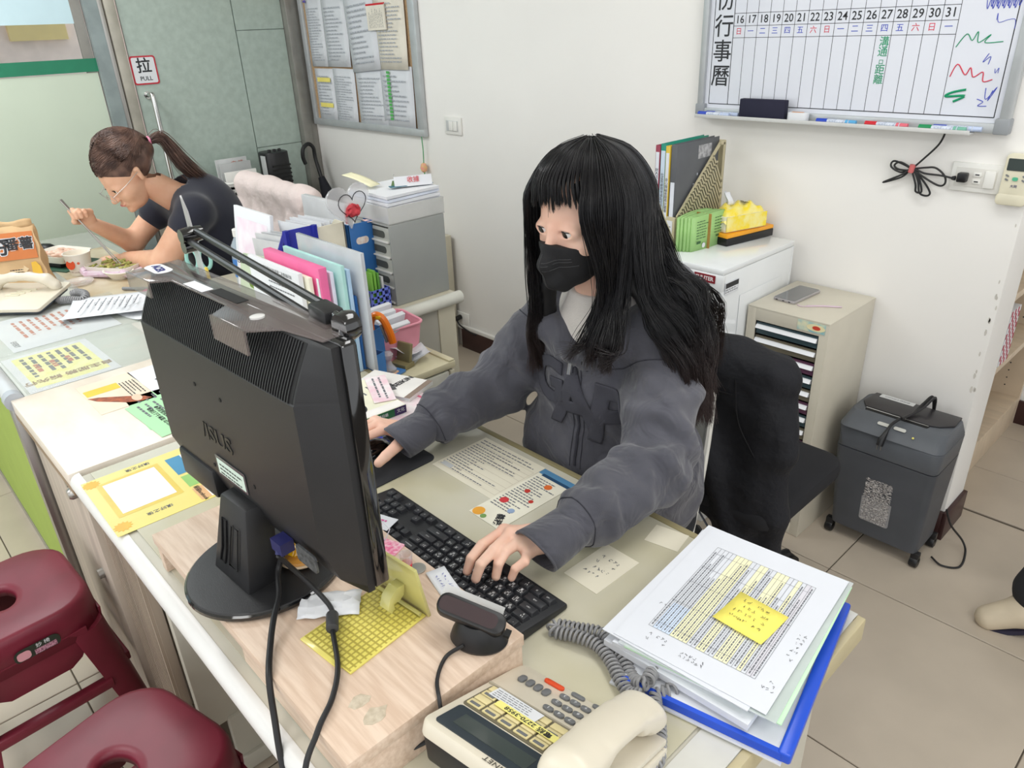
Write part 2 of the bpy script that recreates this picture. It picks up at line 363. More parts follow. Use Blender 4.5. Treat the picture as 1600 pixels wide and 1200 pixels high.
tag(gb.build('ribbed_panel', mat('ribbed_wood', (166, 152, 136), .5, var=.12, scale=3, stretch=(9, 9, .5))), 'ribbed wood panel under the left end of the desk', 'panel')
# lime green partition with metal rails
pn = thing('partition_panel', 'lime green low partition panel with silver metal frame', 'partition')
MB().bb(-4.0, -2.12, .200, .222, .04, .70).build('fabric_panel', mat('lime_green', (158, 180, 84), .7, var=.03), pn)
MB().tube([(-4.0, .21, .735), (-2.1, .21, .735)], .022, 14).build('top_rail', mat('silver_plastic', (205, 208, 212), .35, metal=.2), pn)
MB().tube([(-2.10, .208, .735), (-2.068, .208, .735)], .0235, 14).build('end_cap', mat('grey_cap', (176, 182, 190), .35), pn)
for x in (-2.115, -2.098, -2.083): MB().bb(x - .006, x + .006, .195, .225, 0, .715).build('post', m_steel, pn, bevel=.002)
MB().bb(-4.0, -2.12, .198, .224, 0, .04).build('bottom_rail', m_steel, pn)
# far desk
m_fdesk = mat('grey_glass_top', (206, 208, 200), .18, var=.03, coat=.4)
fd = thing('office_desk', 'grey glass-topped desk where the woman in the black shirt eats', 'desk')
MB().bb(-3.86, -2.076, .232, .9, .706, .738).build('desktop', m_fdesk, fd, bevel=.003)
MB().bb(-3.84, -2.1, .25, .27, .1, .706).bb(-3.84, -3.81, .27, .86, 0, .706).bb(-2.13, -2.1, .27, .86, 0, .706).build('frame', m_deskgrey, fd)
m_gl = mat('greenish_glass', (208, 216, 206), .08, alpha=.14, var=.02, coat=.5)
for (x0, x1, y0, y1, l) in ((-2.405, -2.08, .238, .60, 'clear glass plate over the yellow notice beside the cream top'), (-2.80, -2.41, .238, .66, 'clear glass plate over the red-lettered notice')):
    tag(MB().bb(x0, x1, y0, y1, .7405, .7435).build('glass_plate', m_gl, bevel=.001), l, 'glass plate')
tag(MB().bb(-3.5, -2.62, .60, .86, .7385, .7398).build('desk_blotter', mat('brown_marbled_sheet', (176, 152, 116), .3, rgb2=(206, 196, 172), scale=7, detail=8)), 'brown marbled sheet under the takeaway food', 'desk mat')
# second desk with rolled edge, behind the main desk's left end
d2 = thing('side_desk', 'beige desk with rounded edge carrying the binders and grey drawer box', 'desk')
MB().bb(-2.68, -1.87, .93, 1.47, .70, .738).build('desktop', m_beige, d2, bevel=.003)
MB().tube([(-1.868, .93, .718), (-1.868, 1.485, .718)], .021, 14).build('rolled_edge', mat('pale_roll', (212, 212, 202), .4), d2)
MB().bb(-1.895, -1.875, .95, 1.39, .05, .70).build('end_panel', mat('grey_steel_panel', (174, 171, 160), .4, var=.02), d2)
MB().bb(-1.9, -1.87, 1.39, 1.46, 0, .70).build('leg', m_beige, d2); MB().bb(-2.68, -2.65, .95, 1.46, 0, .70).build('leg', m_beige, d2)
MB().bb(-1.8755, -1.874, .985, 1.15, .615, .645).build('label_strip', m_black, d2)
tag(MB().bb(-3.3, -2.88, 1.95, 2.26, 0, .6).build('low_cupboard', m_beige, bevel=.004), 'beige metal cupboard against the wall behind the side desk', 'cupboard')
# pedestal
pd = thing('pedestal_drawer', 'beige metal pedestal carrying the pen holder and pink basket', 'cabinet')
px0, px1, py0, py1 = -1.842, -1.60, .94, 1.222
MB().bb(px0, px1, py0, py1, .04, .63).build('body', mat('pedestal_grey', (190, 190, 178), .4), pd, bevel=.003)
MB().bb(px0 - .004, px1 + .012, py0, py1 + .006, .63, .652).build('top', mat('cream_top', (216, 208, 176), .4), pd, bevel=.004)
MB().bb(px0, px1 + .01, py1 - .016, py1 + .004, .6515, .657).build('rim', mat('cream_top', (216, 208, 176)), pd, bevel=.002)
for z0, z1 in ((.50, .625), (.31, .49), (.06, .30)): MB().bb(px1, px1 + .012, py0 + .01, py1 - .02, z0, z1).build('drawer', mat('pedestal_face', (204, 203, 192), .4), pd, bevel=.004)
MB().bb(px1 + .0, px1 + .014, py1 - .016, py1, .06, .625).build('side_trim', m_beige, pd, bevel=.003)
k = MB().lathe([(.008, 0), (.008, .01)], 14, M=T(px1 + .012, 1.10, .58) @ RY(90)).build('lock', m_steel, pd)
MB().tube([(px1 + .03, 1.10, .585), (px1 + .03, 1.115, .56), (px1 + .032, 1.10, .545), (px1 + .03, 1.09, .56)], .0018, 6, closed=True).bb(px1 + .012, px1 + .036, 1.098, 1.102, .573, .587).build('keys', m_steel, k)
# white metal shelf cabinet
ws = thing('shelf_cabinet', 'white glossy metal shelf cabinet against the wall holding the magazine file', 'cabinet')
m_gw = mat('glossy_white_steel', (232, 235, 236), .12, var=.01, coat=.5)
X0, X1, Y0, Y1 = -1.62, -1.088, 1.83, 2.24
MB().bb(X0, X1, Y0, Y1, .863, .880).build('top', m_gw, ws, bevel=.003)
MB().bb(X0, X1, Y0, Y0 + .015, .813, .863).build('front_rail', m_gw, ws, bevel=.002)
for x in (X0, X1 - .018): MB().bb(x + .0006, x + .0174, Y0 + .0006, Y1 - .0006, 0, .8625).build('side_panel', m_gw, ws, bevel=.002)
MB().bb(X1 - .045, X1 - .018, Y0, Y0 + .015, 0, .813).build('front_stile', m_gw, ws); MB().bb(X0 + .018, X0 + .045, Y0, Y0 + .015, 0, .813).build('front_stile', m_gw, ws)
MB().bb(X0, X1, Y1 - .01, Y1, 0, .863).build('back_panel', m_gw, ws)
for z in (.03, .42): MB().bb(X0 + .018, X1 - .018, Y0 + .02, Y1 - .01, z, z + .012).build('shelf', m_gw, ws)
MB().bb(X1 + .001, X1 + .002, Y0 + .1, Y1 - .06, .39, .78).build('pressed_panel', m_gw, ws, bevel=.0008)
nl = MB().bb(X1 - .095, X1 - .025, Y0 - .003, Y0, .835, .858).build('name_plate', mat('maroon_plate', (128, 26, 40), .4), ws)
text('SHUTER', .0165, basis((X1 - .06, Y0 - .0032, .8465), (1, 0, 0), (0, 0, 1)), mat('grey_white', (220, 214, 214), .5), nl, bold=.0005)
st = MB().bb(X1 + .0022, X1 + .0028, Y0 + .012, Y0 + .085, .803, .838).build('sticker', m_paper, ws)
MB().bb(X1 + .0029, X1 + .0031, Y0 + .014, Y0 + .083, .821, .836).build('print', m_ink, st)
print_lines(st, m_ink, text_rows(0, .07, 0, .014, 2, .3, 4), .0)
st.children[-1].matrix_local = basis((X1 + .0031, Y0 + .014, .805), (0, 1, 0), (0, 0, 1))
# multi-drawer cabinet
mc = thing('drawer_cabinet', 'tall beige steel cabinet with fifteen shallow clear drawers', 'cabinet')
X0, X1, Y0, Y1, H = -1.078, -.82, 1.97, 2.27, .742
MB().bb(X0, X1, Y0, Y1, H - .006, H).bb(X0, X0 + .006, Y0, Y1, 0, H).bb(X1 - .006, X1, Y0, Y1, 0, H).bb(X0, X1, Y1 - .006, Y1, 0, H).bb(X0, X0 + .03, Y0, Y0 + .006, 0, H).bb(X1 - .03, X1, Y0, Y0 + .006, 0, H).bb(X0, X1, Y0, Y0 + .006, H - .045, H).bb(X0, X1, Y0, Y0 + .006, 0, .045).build('body', mat('beige_steel_warm', (204, 198, 182), .35, var=.02), mc, bevel=.002)
MB().bb(X0 + .03, X1 - .03, Y0 + .03, Y0 + .05, .045, H - .045).build('inner_back', m_black, mc)
m_dr = mat('clear_drawer_plastic', (196, 190, 196), .15, var=.1, alpha=.9, coat=.6); m_dr2 = mat('plum_drawer', (96, 62, 84), .3); m_dr3 = mat('olive_drawer', (112, 106, 90), .3); m_dr4 = mat('slate_drawer', (60, 78, 84), .3)
m_hd = mat('clear_handle', (238, 240, 244), .08, var=.02, coat=1)  # clear plastic coloured near-white, the glare on the handles put into the colour
dz = (H - .09) / 15
for k in range(15):
    z0 = .045 + dz * (14 - k)
    d = MB().bb(X0 + .032, X1 - .032, Y0 + .006, Y0 + .012, z0 + .003, z0 + dz - .004).build('drawer', [m_dr4, m_dr3, m_dr2][k % 3 if k else 0], mc)
    MB().prism([(-.012, .004), (0, .0), (0, .014), (-.005, .013)], X0 + .033, X1 - .033, M=T(0, Y0 + .006, z0 + .019) @ Matrix(((0, 0, 1, 0), (1, 0, 0, 0), (0, 1, 0, 0), (0, 0, 0, 1)))).build('handle', m_hd, d)
st = MB().bb(X1 - .096, X1 - .012, Y0 - .001, Y0, H - .036, H - .006).build('sticker', mat('teal_sticker', (140, 190, 196), .5, rgb2=(230, 226, 190), scale=30), mc)
MB().lathe([(.028, 0), (.028, .0005)], 24, M=T(X1 - .04, Y0 - .0012, H - .021) @ RX(90), sy=.38).build('emblem', mat('cream_emblem', (236, 226, 180), .5), st)
MB().lathe([(.012, 0), (.012, .0005)], 24, M=T(X1 - .038, Y0 - .0018, H - .021) @ RX(90), sy=.5).build('emblem_centre', mat('red_emblem', (206, 70, 50), .5), st)
# wooden shelf unit beyond the wall end
m_shelf = mat('beige_shelf_board', (206, 188, 164), .5, var=.06, scale=6, stretch=(1, 6, 1))
su = thing('shelf_unit', 'light wooden open shelf unit behind the end of the wall', 'shelf')
for z0, z1 in ((.0, .12), (.395, .42), (.66, .685), (1.1, 1.125)): MB().bb(-.95, -.56, 2.46, 3.24, z0, z1).build('shelf', m_shelf, su, bevel=.002)
MB().bb(-.95, -.56, 3.24, 3.262, 0, 1.4).build('side_panel', m_shelf, su)
b = MB()
for z in np.arange(.16, 1.1, .032):
    for x in (-.62, -.88): b.lathe([(.0028, 0), (.0028, .001)], 8, M=T(x, 3.24, z) @ RX(90))
b.build('pin_holes', m_ink, su)['kind'] = 'stuff'
MB().bb(-.97, -.95, 2.46, 3.262, 0, 1.4).build('back_panel', m_shelf, su)
MB().bb(-.95, -.56, 2.455, 2.475, 0, 1.4).build('side_panel', m_shelf, su)
# ================================================================ on the main desk
m_rwood = mat('riser_wood', (222, 200, 180), .42, rgb2=(204, 178, 156), scale=10, stretch=(1.2, 14, 14), detail=8)
m_blk2 = mat('satin_black_plastic', (34, 34, 36), .42, var=.08, bump=.15, bscale=900)
m_gloss = mat('gloss_black', (12, 12, 14), .06, coat=1)
m_dark = mat('matt_black', (14, 14, 15), .6)  # one flat black for dark parts, slots, holes and grooves
m_grey = mat('mid_grey_plastic', (128, 130, 132), .4)
m_lgrey = mat('light_grey_plastic', (196, 198, 198), .4)
rs = thing('monitor_riser', 'pale wood laminate monitor riser under the black monitor', 'riser', (-.84, .363, .7425), 0)
MB().bb(-.296, .296, -.136, .136, .0505, .0685).build('top_board', m_rwood, rs, bevel=.0012)
for x in (-.286, .286): MB().bb(x - .009, x + .009, -.133, .133, 0, .0505).build('side_board', m_rwood, rs, bevel=.001)
MB().bb(.0, .277, -.128, -.112, 0, .0505).build('front_board', m_rwood, rs)
b = MB(); rnd = random.Random(5)
for (cx, cy, w, h) in ((.232, -.08, .010, .016), (.262, -.075, .012, .018)):
    pts = [(cx + math.cos(a) * w * (.6 + .5 * rnd.random()), cy + math.sin(a) * h * (.6 + .5 * rnd.random())) for a in [k * .628 for k in range(10)]]
    b.prism(pts, .0685, .0689)
b.build('tape_residue', mat('grey_residue', (186, 172, 150), .3, rgb2=(208, 196, 176), scale=120), rs)
b = MB()
for (cx, cz) in ((-.02, .03), (.03, .022)):
    pts = [(cx + math.cos(a) * .018 * (.5 + .6 * rnd.random()), cz + math.sin(a) * .009 * (.5 + .6 * rnd.random())) for a in [k * .628 for k in range(10)]]
    b.prism(pts, 0, .0004, M=basis((.2953, 0, 0), (0, 1, 0), (0, 0, 1)))
b.build('tape_residue', MATS['grey_residue'], rs)
# monitor: local x along the screen, y towards the sitter, z up
MM = T(-.902, .353, .811) @ RZ(2.4) @ Matrix.Diagonal((.935, 1, 1, 1))
mo = thing('computer_monitor', 'black computer monitor seen from behind on round stand', 'monitor', M=MM)
MB().prism(rrect(.512, .336, .006, 2, 0, .259), -.002, .018, M=Matrix(((1, 0, 0, 0), (0, 0, 1, 0), (0, 1, 0, 0), (0, 0, 0, 1)))).build('bezel', m_gloss, mo, bevel=.003)
MB().bb(-.235, .235, .0185, .0195, .118, .412).build('screen', mat('screen_glass', (60, 90, 130), .1, emit=.6), mo)
prof = [(-.002, .088), (-.002, .424), (-.012, .424), (-.016, .4215)]
for k in range(9):
    a = math.radians(90 * k / 8); prof.append((-.047 + .028 * (1 - math.sin(a)), .424 - .008 - .05 * math.sin(a * 1) - .008 * (1 - math.cos(a))))
prof += [(-.049, .356), (-.049, .162), (-.028, .100), (-.012, .089)]
PR = Matrix(((0, 0, 1, 0), (1, 0, 0, 0), (0, 1, 0, 0), (0, 0, 0, 1)))
sh = MB(); x0, x1 = -.240, .212
inner = prof; n = len(prof); vs = [(p[0], p[1], x0) for p in prof] + [(p[0], p[1], x1) for p in prof]
tp = lambda s: [(p[0] if p[0] > -.013 else -.012 + (p[0] + .012) * .0, p[1], s) for p in prof]
vs += tp(.250) + tp(-.253)
fs = [(i, (i + 1) % n, n + (i + 1) % n, n + i) for i in range(n)] + [(n + i, n + (i + 1) % n, 2 * n + (i + 1) % n, 2 * n + i) for i in range(n)] + [(3 * n + i, 3 * n + (i + 1) % n, (i + 1) % n, i) for i in range(n)] + [tuple(range(2 * n, 3 * n)), tuple(range(3 * n, 4 * n))[::-1]]
sh.add(vs, fs, PR); sh.build('back_shell', m_blk2, mo, ang=25)
vr = MB(); cprof = prof[3:13]
for k in range(74):
    x = -.232 + k * .0059
    pts = [(p[0] - .0022, p[1] - .0006) for p in cprof]; q = [(p[0] + .0015, p[1]) for p in cprof][::-1]
    vr.prism(pts + q, x - .0011, x + .0011, M=PR)
vr.build('vent_ribs', m_blk2, mo)['kind'] = 'stuff'
MB().prism([(p[0] - .0004, p[1] - .0002) for p in cprof] + [(p[0] + .003, p[1]) for p in cprof][::-1], -.236, .208, M=PR).build('vent_recess', m_dark, mo)
MB().bb(-.225, -.10, -.05, -.012, .100, .15).build('connector_block', m_blk2, mo, bevel=.006)
MB().prism(rrect(.05, .026, .005, 3, .165, .122), .0, .003, M=T(0, -.045, 0) @ RX(90)).build('port_plate', mat('grey_label_plate', (74, 76, 78), .5, var=.5, scale=160), mo)
BK = basis((0, -.0495, 0), (1, 0, 0), (0, 0, 1))
text('/ISUS', .036, BK @ T(-.045, .226, 0), mat('logo_black', (12, 12, 13), .3), mo, 'brand_lettering', bold=.0006, sx=1.25, ext=.0004)
lb = MB().prism(rrect(.092, .033, .002, 2, -.02, .178), 0, .0008, M=BK).build('asset_label', mat('mirror_label', (112, 116, 118), .12, metal=.5), mo)
MB().quad(-.062, .022, .165, .190, .001, M=BK).build('paper', mat('mint_label', (206, 224, 212), .6), lb, recalc=False)
print_lines(lb, m_ink, [(a, b2, c + .165, d + .165) for a, b2, c, d in text_rows(-.055, .015, 0, .02, 3, .35, 8, word=.008)], 0).matrix_local = BK @ T(0, 0, .0013)
for (x, z) in ((-.08, .30), (.0, .30), (-.08, .17), (.05, .185)):
    MB().lathe([(.0032, 0), (.0032, .0006)], 12, M=T(x, -.0491, z) @ RX(90)).build('screw_hole', m_dark, mo)
# stand
col = MB(); A = [(-.075, -.088), (.036, -.086), (.036, -.035), (-.075, -.035)]; Bt = [(-.05, -.062), (.025, -.06), (.03, -.02), (-.055, -.02)]
col.prism(A, .010, .14, top=Bt); col.build('stand_column', m_blk2, mo, bevel=.004)
gv = MB(); gv.tube([(-.05, -.0835, .035), (-.043, -.079, .06), (-.043, -.0695, .105), (-.03, -.0695, .105), (-.03, -.079, .06), (-.035, -.0835, .035)], .0016, 6, closed=True)
gv.tube([(-.02, -.083, .04), (-.012, -.070, .105), (.008, -.070, .105), (.006, -.083, .04)], .0012, 6, closed=True); gv.build('column_groove', m_dark, mo)
bs = MB().lathe([(.0, 0), (.113, 0), (.118, .004), (.118, .009), (.114, .0125), (.10, .014), (0, .0145)], 64, M=T(-.018, -.03, 0), caps=False).build('stand_base', m_blk2, mo)
MB().lathe([(.1135, .0126), (.1185, .009), (.1185, .004), (.1175, .0035)], 64, M=T(-.018, -.03, 0), caps=False).build('gloss_rim', m_gloss, bs)
MB().tube([(.13 - .04, -.045, .105), (.094, -.05, .095)], .0085, 10).bb(.079, .107, -.055, -.035, .1, .118).build('video_plug', mat('navy_plug', (34, 36, 92), .4), mo)
# clear tinted top shelf and label on the monitor
m_tint = mat('smoky_clear_plastic', (132, 120, 118), .06, trans=.0, alpha=.45, coat=1)
ts = thing('monitor_top_cover', 'smoky clear plastic strip clipped along the top of the monitor', 'cover', M=MM)
p_ = rrect(.50, .072, .012, 4, -.005, -.012)
MB().prism([(-.252, .03), (-.252, -.045), (-.17, -.045), (-.15, -.022), (.02, -.022), (.04, -.05), (.13, -.05), (.16, -.02), (.232, -.01), (.232, .03)][::-1], .4255, .4285).build('top_sheet', m_tint, ts, bevel=.001)
MB().bb(-.252, -.17, -.048, -.045, .405, .4285).build('hook_lip', m_tint, ts); MB().bb(.04, .13, -.053, -.05, .398, .4285).build('hook_lip', m_tint, ts)
MB().prism(rrect(.06, .026, .012, 6, -.222, -.012), .4288, .4294).build('brand_badge', m_paper, ts)
text('ACER', .016, T(-.222, -.012, .4297) @ RZ(-8), mat('navy_print', (44, 48, 120), .5), ts, bold=.0005)
MB().bb(-.115, -.055, -.02, -.004, .4288, .4293).build('white_sticker', m_paper, ts)
MB().bb(-.05, .03, -.012, .004, .4288, .4292).build('dark_pad', m_dark, ts)
MB().lathe([(.009, 0), (.009, .002), (.006, .003)], 20, M=T(.10, -.02, .4286)).build('suction_cup', mat('clear_cup', (214, 214, 212), .1), ts)
# folding arm
fa = thing('folding_arm', 'black twin-rod folding arm clamped to the monitor corner', 'arm', M=MM)
P0, P1 = Vector((.168, .034, .430)), Vector((-.368, .100, .434))
for dx, dz in ((.0, .006), (.0, -.008)):
    o_ = Vector((0, .007 if dz > 0 else -.007, dz)); MB().tube([P0 + o_, P1 + o_], .0056, 10).build('rod', m_black, fa)
MB().box((0, 0, 0), (.05, .026, .026), M=basis(P0, P1 - P0, (0, 1, 0))).build('hinge_block', m_black, fa, bevel=.004)
MB().tube([(.178, .036, .432), (.225, .025, .432)], .010, 12).lathe([(.016, -.01), (.018, 0), (.016, .01)], 18, M=T(.228, .024, .434) @ RX(90)).tube([(.23, .022, .43), (.232, .012, .398)], .009, 10).build('clamp_joint', m_gloss, fa)
MB().lathe([(.012, -.018), (.014, 0), (.012, .018)], 16, M=T(*P1) @ RX(90)).lathe([(.010, -.012), (.011, .012)], 14, M=T(P1.x, P1.y - .005, P1.z - .018) @ RX(90)).build('end_joint', m_gloss, fa)
MB().prism([(-.35, .5), (-.335, .475), (-.31, .30), (-.335, .30)], -.0015, .0015, M=T(-.034, .103, -.004) @ Matrix(((1, 0, 0, 0), (0, 0, 1, 0), (0, 1, 0, 0), (0, 0, 0, 1)))).build('clear_bar', mat('clear_acrylic', (206, 204, 204), .08, alpha=.55, coat=1), fa)
# cables
m_cable = mat('black_cable', (30, 30, 32), .45)
tag(MB().tube(cr([(-.85, .350, .93), (-.858, .326, .87), (-.858, .314, .845), (-.823, .295, .834), (-.795, .272, .829), (-.765, .250, .820), (-.721, .224, .813), (-.700, .212, .77), (-.66, .195, .71), (-.60, .185, .62), (-.55, .18, .40)], 8), .0042, 10).build('power_cable', m_cable), 'thick black power cable hanging over the front desk edge', 'cable')
vg = thing('video_cable', 'black video cable with a cylindrical ferrite bead', 'cable')
vp = cr([(-.814, .303, .905), (-.818, .32, .87), (-.80, .335, .84), (-.762, .340, .819), (-.722, .318, .822), (-.668, .292, .818), (-.632, .262, .816), (-.605, .225, .812), (-.585, .19, .77), (-.56, .17, .60)], 8)
MB().tube(vp, .0036, 10).build('cord', m_cable, vg)
MB().tube([(-.748, .3333, .824), (-.722, .318, .8255)], .0085, 16).build('ferrite_bead', mat('bead_grey', (62, 62, 64), .5), vg, bevel=.0015)
# yellow acrylic stand
ys = thing('acrylic_stand', 'yellow checked acrylic stand with upright panel beside the monitor', 'stand', M=T(-.664, .428, .8113) @ RZ(6))
m_yac = mat('yellowed_acrylic', (214, 208, 132), .15, alpha=.82, coat=.6)
ck = mat('yellow_check', (222, 204, 84), .4)
MB().prism([(-.10, -.135), (-.02, -.135), (-.018, -.13), (0, -.13), (0, 0), (-.10, 0)], 0, .003).build('base_plate', mat('pale_yellow_base', (226, 214, 110), .25, coat=.5), ys, bevel=.0006)
b = MB(); b2 = MB()
for i in range(12):
    b.quad(-.0985 + i * .0082, -.0958 + i * .0082, -.128, -.002, .0031)
for j in range(15): b.quad(-.099, -.002, -.129 + j * .0085, -.1262 + j * .0085, .0033)
b.build('check_pattern', mat('olive_check', (190, 176, 84), .4, alpha=.5), ys, recalc=False)
MB().box((0, 0, .044), (.104, .005, .092), M=T(-.048, .004, .001) @ RX(10)).build('upright_panel', m_yac, ys, bevel=.0012)
MB().tube([(-.09, -.006, .006), (-.004, -.006, .006)], .003, 8).build('hinge_rod', m_yac, ys)
hk = MB(); pts = [(0.0, 0.034), (-.014, .036), (-.028, .026), (-.034, .01), (-.028, -.0), (-.022, .006), (-.022, .014), (-.012, .012), (-.004, .018)]
hk.prism(pts, -.009, .009, M=T(-.038, -.006, .012) @ Matrix(((0, 0, 1, 0), (1, 0, 0, 0), (0, 1, 0, 0), (0, 0, 0, 1)))); hk.build('support_hook', m_yac, ys, bevel=.001)
# gold ornament tray
go = thing('gold_ornament', 'amber glass ornament on a small cushion on the monitor base', 'ornament', (-.885, .362, .8265))
MB().lathe([(.001, .0), (.026, 0), (.03, .004), (.028, .012), (.014, .015), (0.001, .014)], 28, sx=1.1).build('cushion', mat('amber_cushion', (196, 140, 62), .35, coat=.5), go)
MB().lathe([(.001, .012), (.016, .012), (.021, .02), (.016, .03), (.01, .034), (.013, .04), (.006, .048), (.001, .049)], 24).build('glass_body', mat('amber_glass', (232, 186, 30), .05, coat=1, rgb2=(190, 130, 10), scale=60), go)
MB().tube([(.034 * math.cos(a), .031 * math.sin(a), .007) for a in [k * PI / 14 for k in range(28)]], .0022, 6, closed=True).build('clear_rim', mat('clear_rim', (220, 200, 170), .1, alpha=.6), go)
# card reader
sn = thing('card_reader', 'black desktop card reader with a card in its slot', 'card reader', M=T(-.580, .452, .8113) @ RZ(28))
MB().lathe([(.034, 0), (.036, .004), (.033, .014), (.026, .03), (.022, .034)], 36, sx=1.1, sy=.82).build('base', m_black, sn)
MB().prism(rrect(.094, .030, .013, 5), -.008, .008, M=T(-.008, -.002, .042) @ RY(14) @ RX(24)).build('reader_head', m_black, sn, bevel=.003)
MB().prism(rrect(.08, .02, .008, 4), .0082, .009, M=T(-.012, -.002, .042) @ RY(14) @ RX(24)).build('slot_plate', mat('dark_red_card', (58, 44, 48), .15, coat=1), sn)
MB().box((0, 0, 0), (.085, .0012, .02), M=T(-.012, .014, .047) @ RY(14) @ RX(-50)).build('card', mat('clear_card', (206, 206, 204), .1, alpha=.7), sn)
MB().box((.034, -.002, .032), (.008, .012, .004), M=RY(14)).build('slot', m_dark, sn)
tag(MB().tube(cr([(-.578, .424, .822), (-.585, .400, .815), (-.565, .37, .8145), (-.538, .352, .812), (-.533, .348, .785), (-.540, .335, .76), (-.585, .20, .747), (-.60, .18, .70), (-.61, .17, .6)], 8), .0026, 8).build('reader_cable', m_cable), 'thin black cable running from the card reader down beside the telephone', 'cable')
# small things on the riser
v = thing('red_vial', 'small clear vial of red gel standing on the riser', 'vial', (-.742, .456, .8113))
MB().lathe([(.0045, 0), (.0085, .032), (.001, .0325)], 20, caps=False).build('gel', mat('red_gel', (222, 44, 56), .25), v)
MB().lathe([(.005, .0), (.010, .048), (.0092, .048), (.0085, .033)], 20, caps=False).build('tube', mat('clear_tube', (226, 220, 224), .05, alpha=.35, coat=1), v)
tag(MB().lathe([(.0, 0), (.0125, 0), (.0125, .0018), (.011, .0022), (0, .002)], 28, M=T(-.752, .480, .8113), caps=False).build('coin', m_steel), 'silver coin lying beside the red vial', 'coin')
pc = thing('pink_card', 'pink patterned charm card behind the yellow stand', 'card', M=T(-.83, .478, .8113) @ RZ(20))
MB().prism(rrect(.05, .03, .003, 2), 0, .0015).build('card', mat('pink_pattern', (232, 110, 152), .4, rgb2=(246, 206, 214), scale=160), pc)
MB().tube([(-.01, .01, .002), (-.004, .018, .02), (-.02, .02, .03), (-.02, .012, .01)], .001, 6, closed=True).build('cord', m_paper, pc)
def sheet(name, label, cat, cx, cy, z, w, h, rz, m=None, th=.0004, rows=None, ink=None, group=None, curl=0):
    o = thing(name, label, cat, (cx, cy, z), rz, group)
    if curl:
        MB().grid(9, 7, lambda u, q: ((u - .5) * w, (q - .5) * h, curl * (abs(2 * u - 1) ** 2))).build('paper', m or m_paper, o, solid=th, recalc=False)
    else: MB().bb(-w / 2, w / 2, -h / 2, h / 2, 0, th).build('paper', m or m_paper, o)
    if rows: print_lines(o, ink or m_ink, rows, th + .00025)
    return o
m_blue = mat('blue_pen', (60, 70, 170), .5); m_gink = mat('grey_ink', (112, 114, 120), .6)
def scrib(o, m, w, h, x0, y0, n, seed, sz=.006, z=.0008, r=.00035):
    """handwriting: short pen strokes in rows"""
    rnd = random.Random(seed); b = MB()
    for i in range(n):
        for k in range(int(w / sz)):
            if rnd.random() < .25: continue
            x = x0 + k * sz; y = y0 - i * h / max(1, n)
            for q in range(3):
                a, c = rnd.uniform(0, sz * .8), rnd.uniform(0, sz * .9); a2, c2 = rnd.uniform(0, sz * .8), rnd.uniform(0, sz * .9)
                d = Vector((a2 - a, c2 - c, 0)); 
                if d.length < .001: continue
                nrm = Vector((-d.y, d.x, 0)).normalized() * r
                b.add([(x + a + nrm.x, y + c + nrm.y, z), (x + a2 + nrm.x, y + c2 + nrm.y, z), (x + a2 - nrm.x, y + c2 - nrm.y, z), (x + a - nrm.x, y + c - nrm.y, z)], [(0, 1, 2, 3)])
    return b.build('handwriting', m, o, recalc=False)
o = sheet('paper_note', 'handwritten white slip lying on the riser by the card reader', 'note', -.688, .485, .8116, .085, .03, -14, curl=.003)
scrib(o, m_blue, .07, .02, -.034, .003, 2, 3, z=.004)
o = sheet('paper_note', 'white note poking out beside the monitor over the keyboard', 'note', -.945, .535, .771, .06, .035, 20); print_lines(o, mat('pink_ink', (206, 96, 150), .5), text_rows(-.02, .025, -.012, .01, 2, .4, 2, word=.006), .0007)
# crumpled foil paper
tag(MB().grid(9, 8, lambda u, q: ((u - .5) * .05, (q - .5) * .085, .004 + .009 * abs(math.sin(u * 7 + q * 9)) * (1 - abs(2 * u - 1) * .6))).build('crumpled_paper', m_paper, solid=.0006, recalc=False, ang=20), 'crumpled white wrapper between monitor base and yellow stand', 'paper').matrix_world = T(-.775, .345, .8113) @ RZ(-38)
# keyboard; local x from the sitter's left (+x), y towards the monitor
KM = T(-.585, .6285, .7432) @ RZ(180)
kb = thing('keyboard', 'black full-size computer keyboard in front of the riser', 'keyboard', M=KM)
m_kb = mat('keyboard_black', (38, 39, 42), .5); m_key = mat('key_black', (44, 45, 49), .42); m_leg = mat('key_legend', (222, 222, 222), .5)
MB().prism([(0, 0), (.132, 0), (.132, .020), (.118, .022), (0, .010)], 0, .452, M=Matrix(((0, 0, 1, 0), (1, 0, 0, 0), (0, 1, 0, 0), (0, 0, 0, 1)))).build('case', m_kb, kb, bevel=.003)
U = .0187; kmesh = {}
def key(x, row, w, leg=None):
    yb = .010 + row * U + (.006 if row == 5 else 0); z = .010 + yb * .09
    if w not in kmesh:
        W, Hh = w * U - .0014, U - .0014
        b = MB().prism([(0, 0), (W, 0), (W, Hh), (0, Hh)], 0, .008, top=[(.0022, .0018), (W - .0022, .0018), (W - .0022, Hh - .0032), (.0022, Hh - .0032)])
        k_ = b.build('key', m_key, kb, bevel=.0006, seg=1); kmesh[w] = k_.data; k_.location = (x * U + .012, yb, z)
    else:
        k_ = bpy.data.objects.new('key', kmesh[w]); COL.objects.link(k_); k_.parent = kb; k_.location = (x * U + .012, yb, z)
    if leg:
        if len(leg) == 1 or len(leg) > 3: text(leg, .0042, T((w * U - .0014) / 2, .0085, .0082), m_leg, k_, 'legend', ext=0, res=1)
        else:
            me_ = text(leg[0] + ' ' + leg[1] + ('\n' + leg[2] if len(leg) > 2 else ''), .0050, T(.0086, .0082, .0082), m_leg, k_, 'legend', ext=0, res=1, bold=.00008)
    return k_
rows = [('`1234567890-=', None), ('QWERTYUIOP[]', None), ("ASDFGHJKL;'", None), ('ZXCVBNM,./', None)]
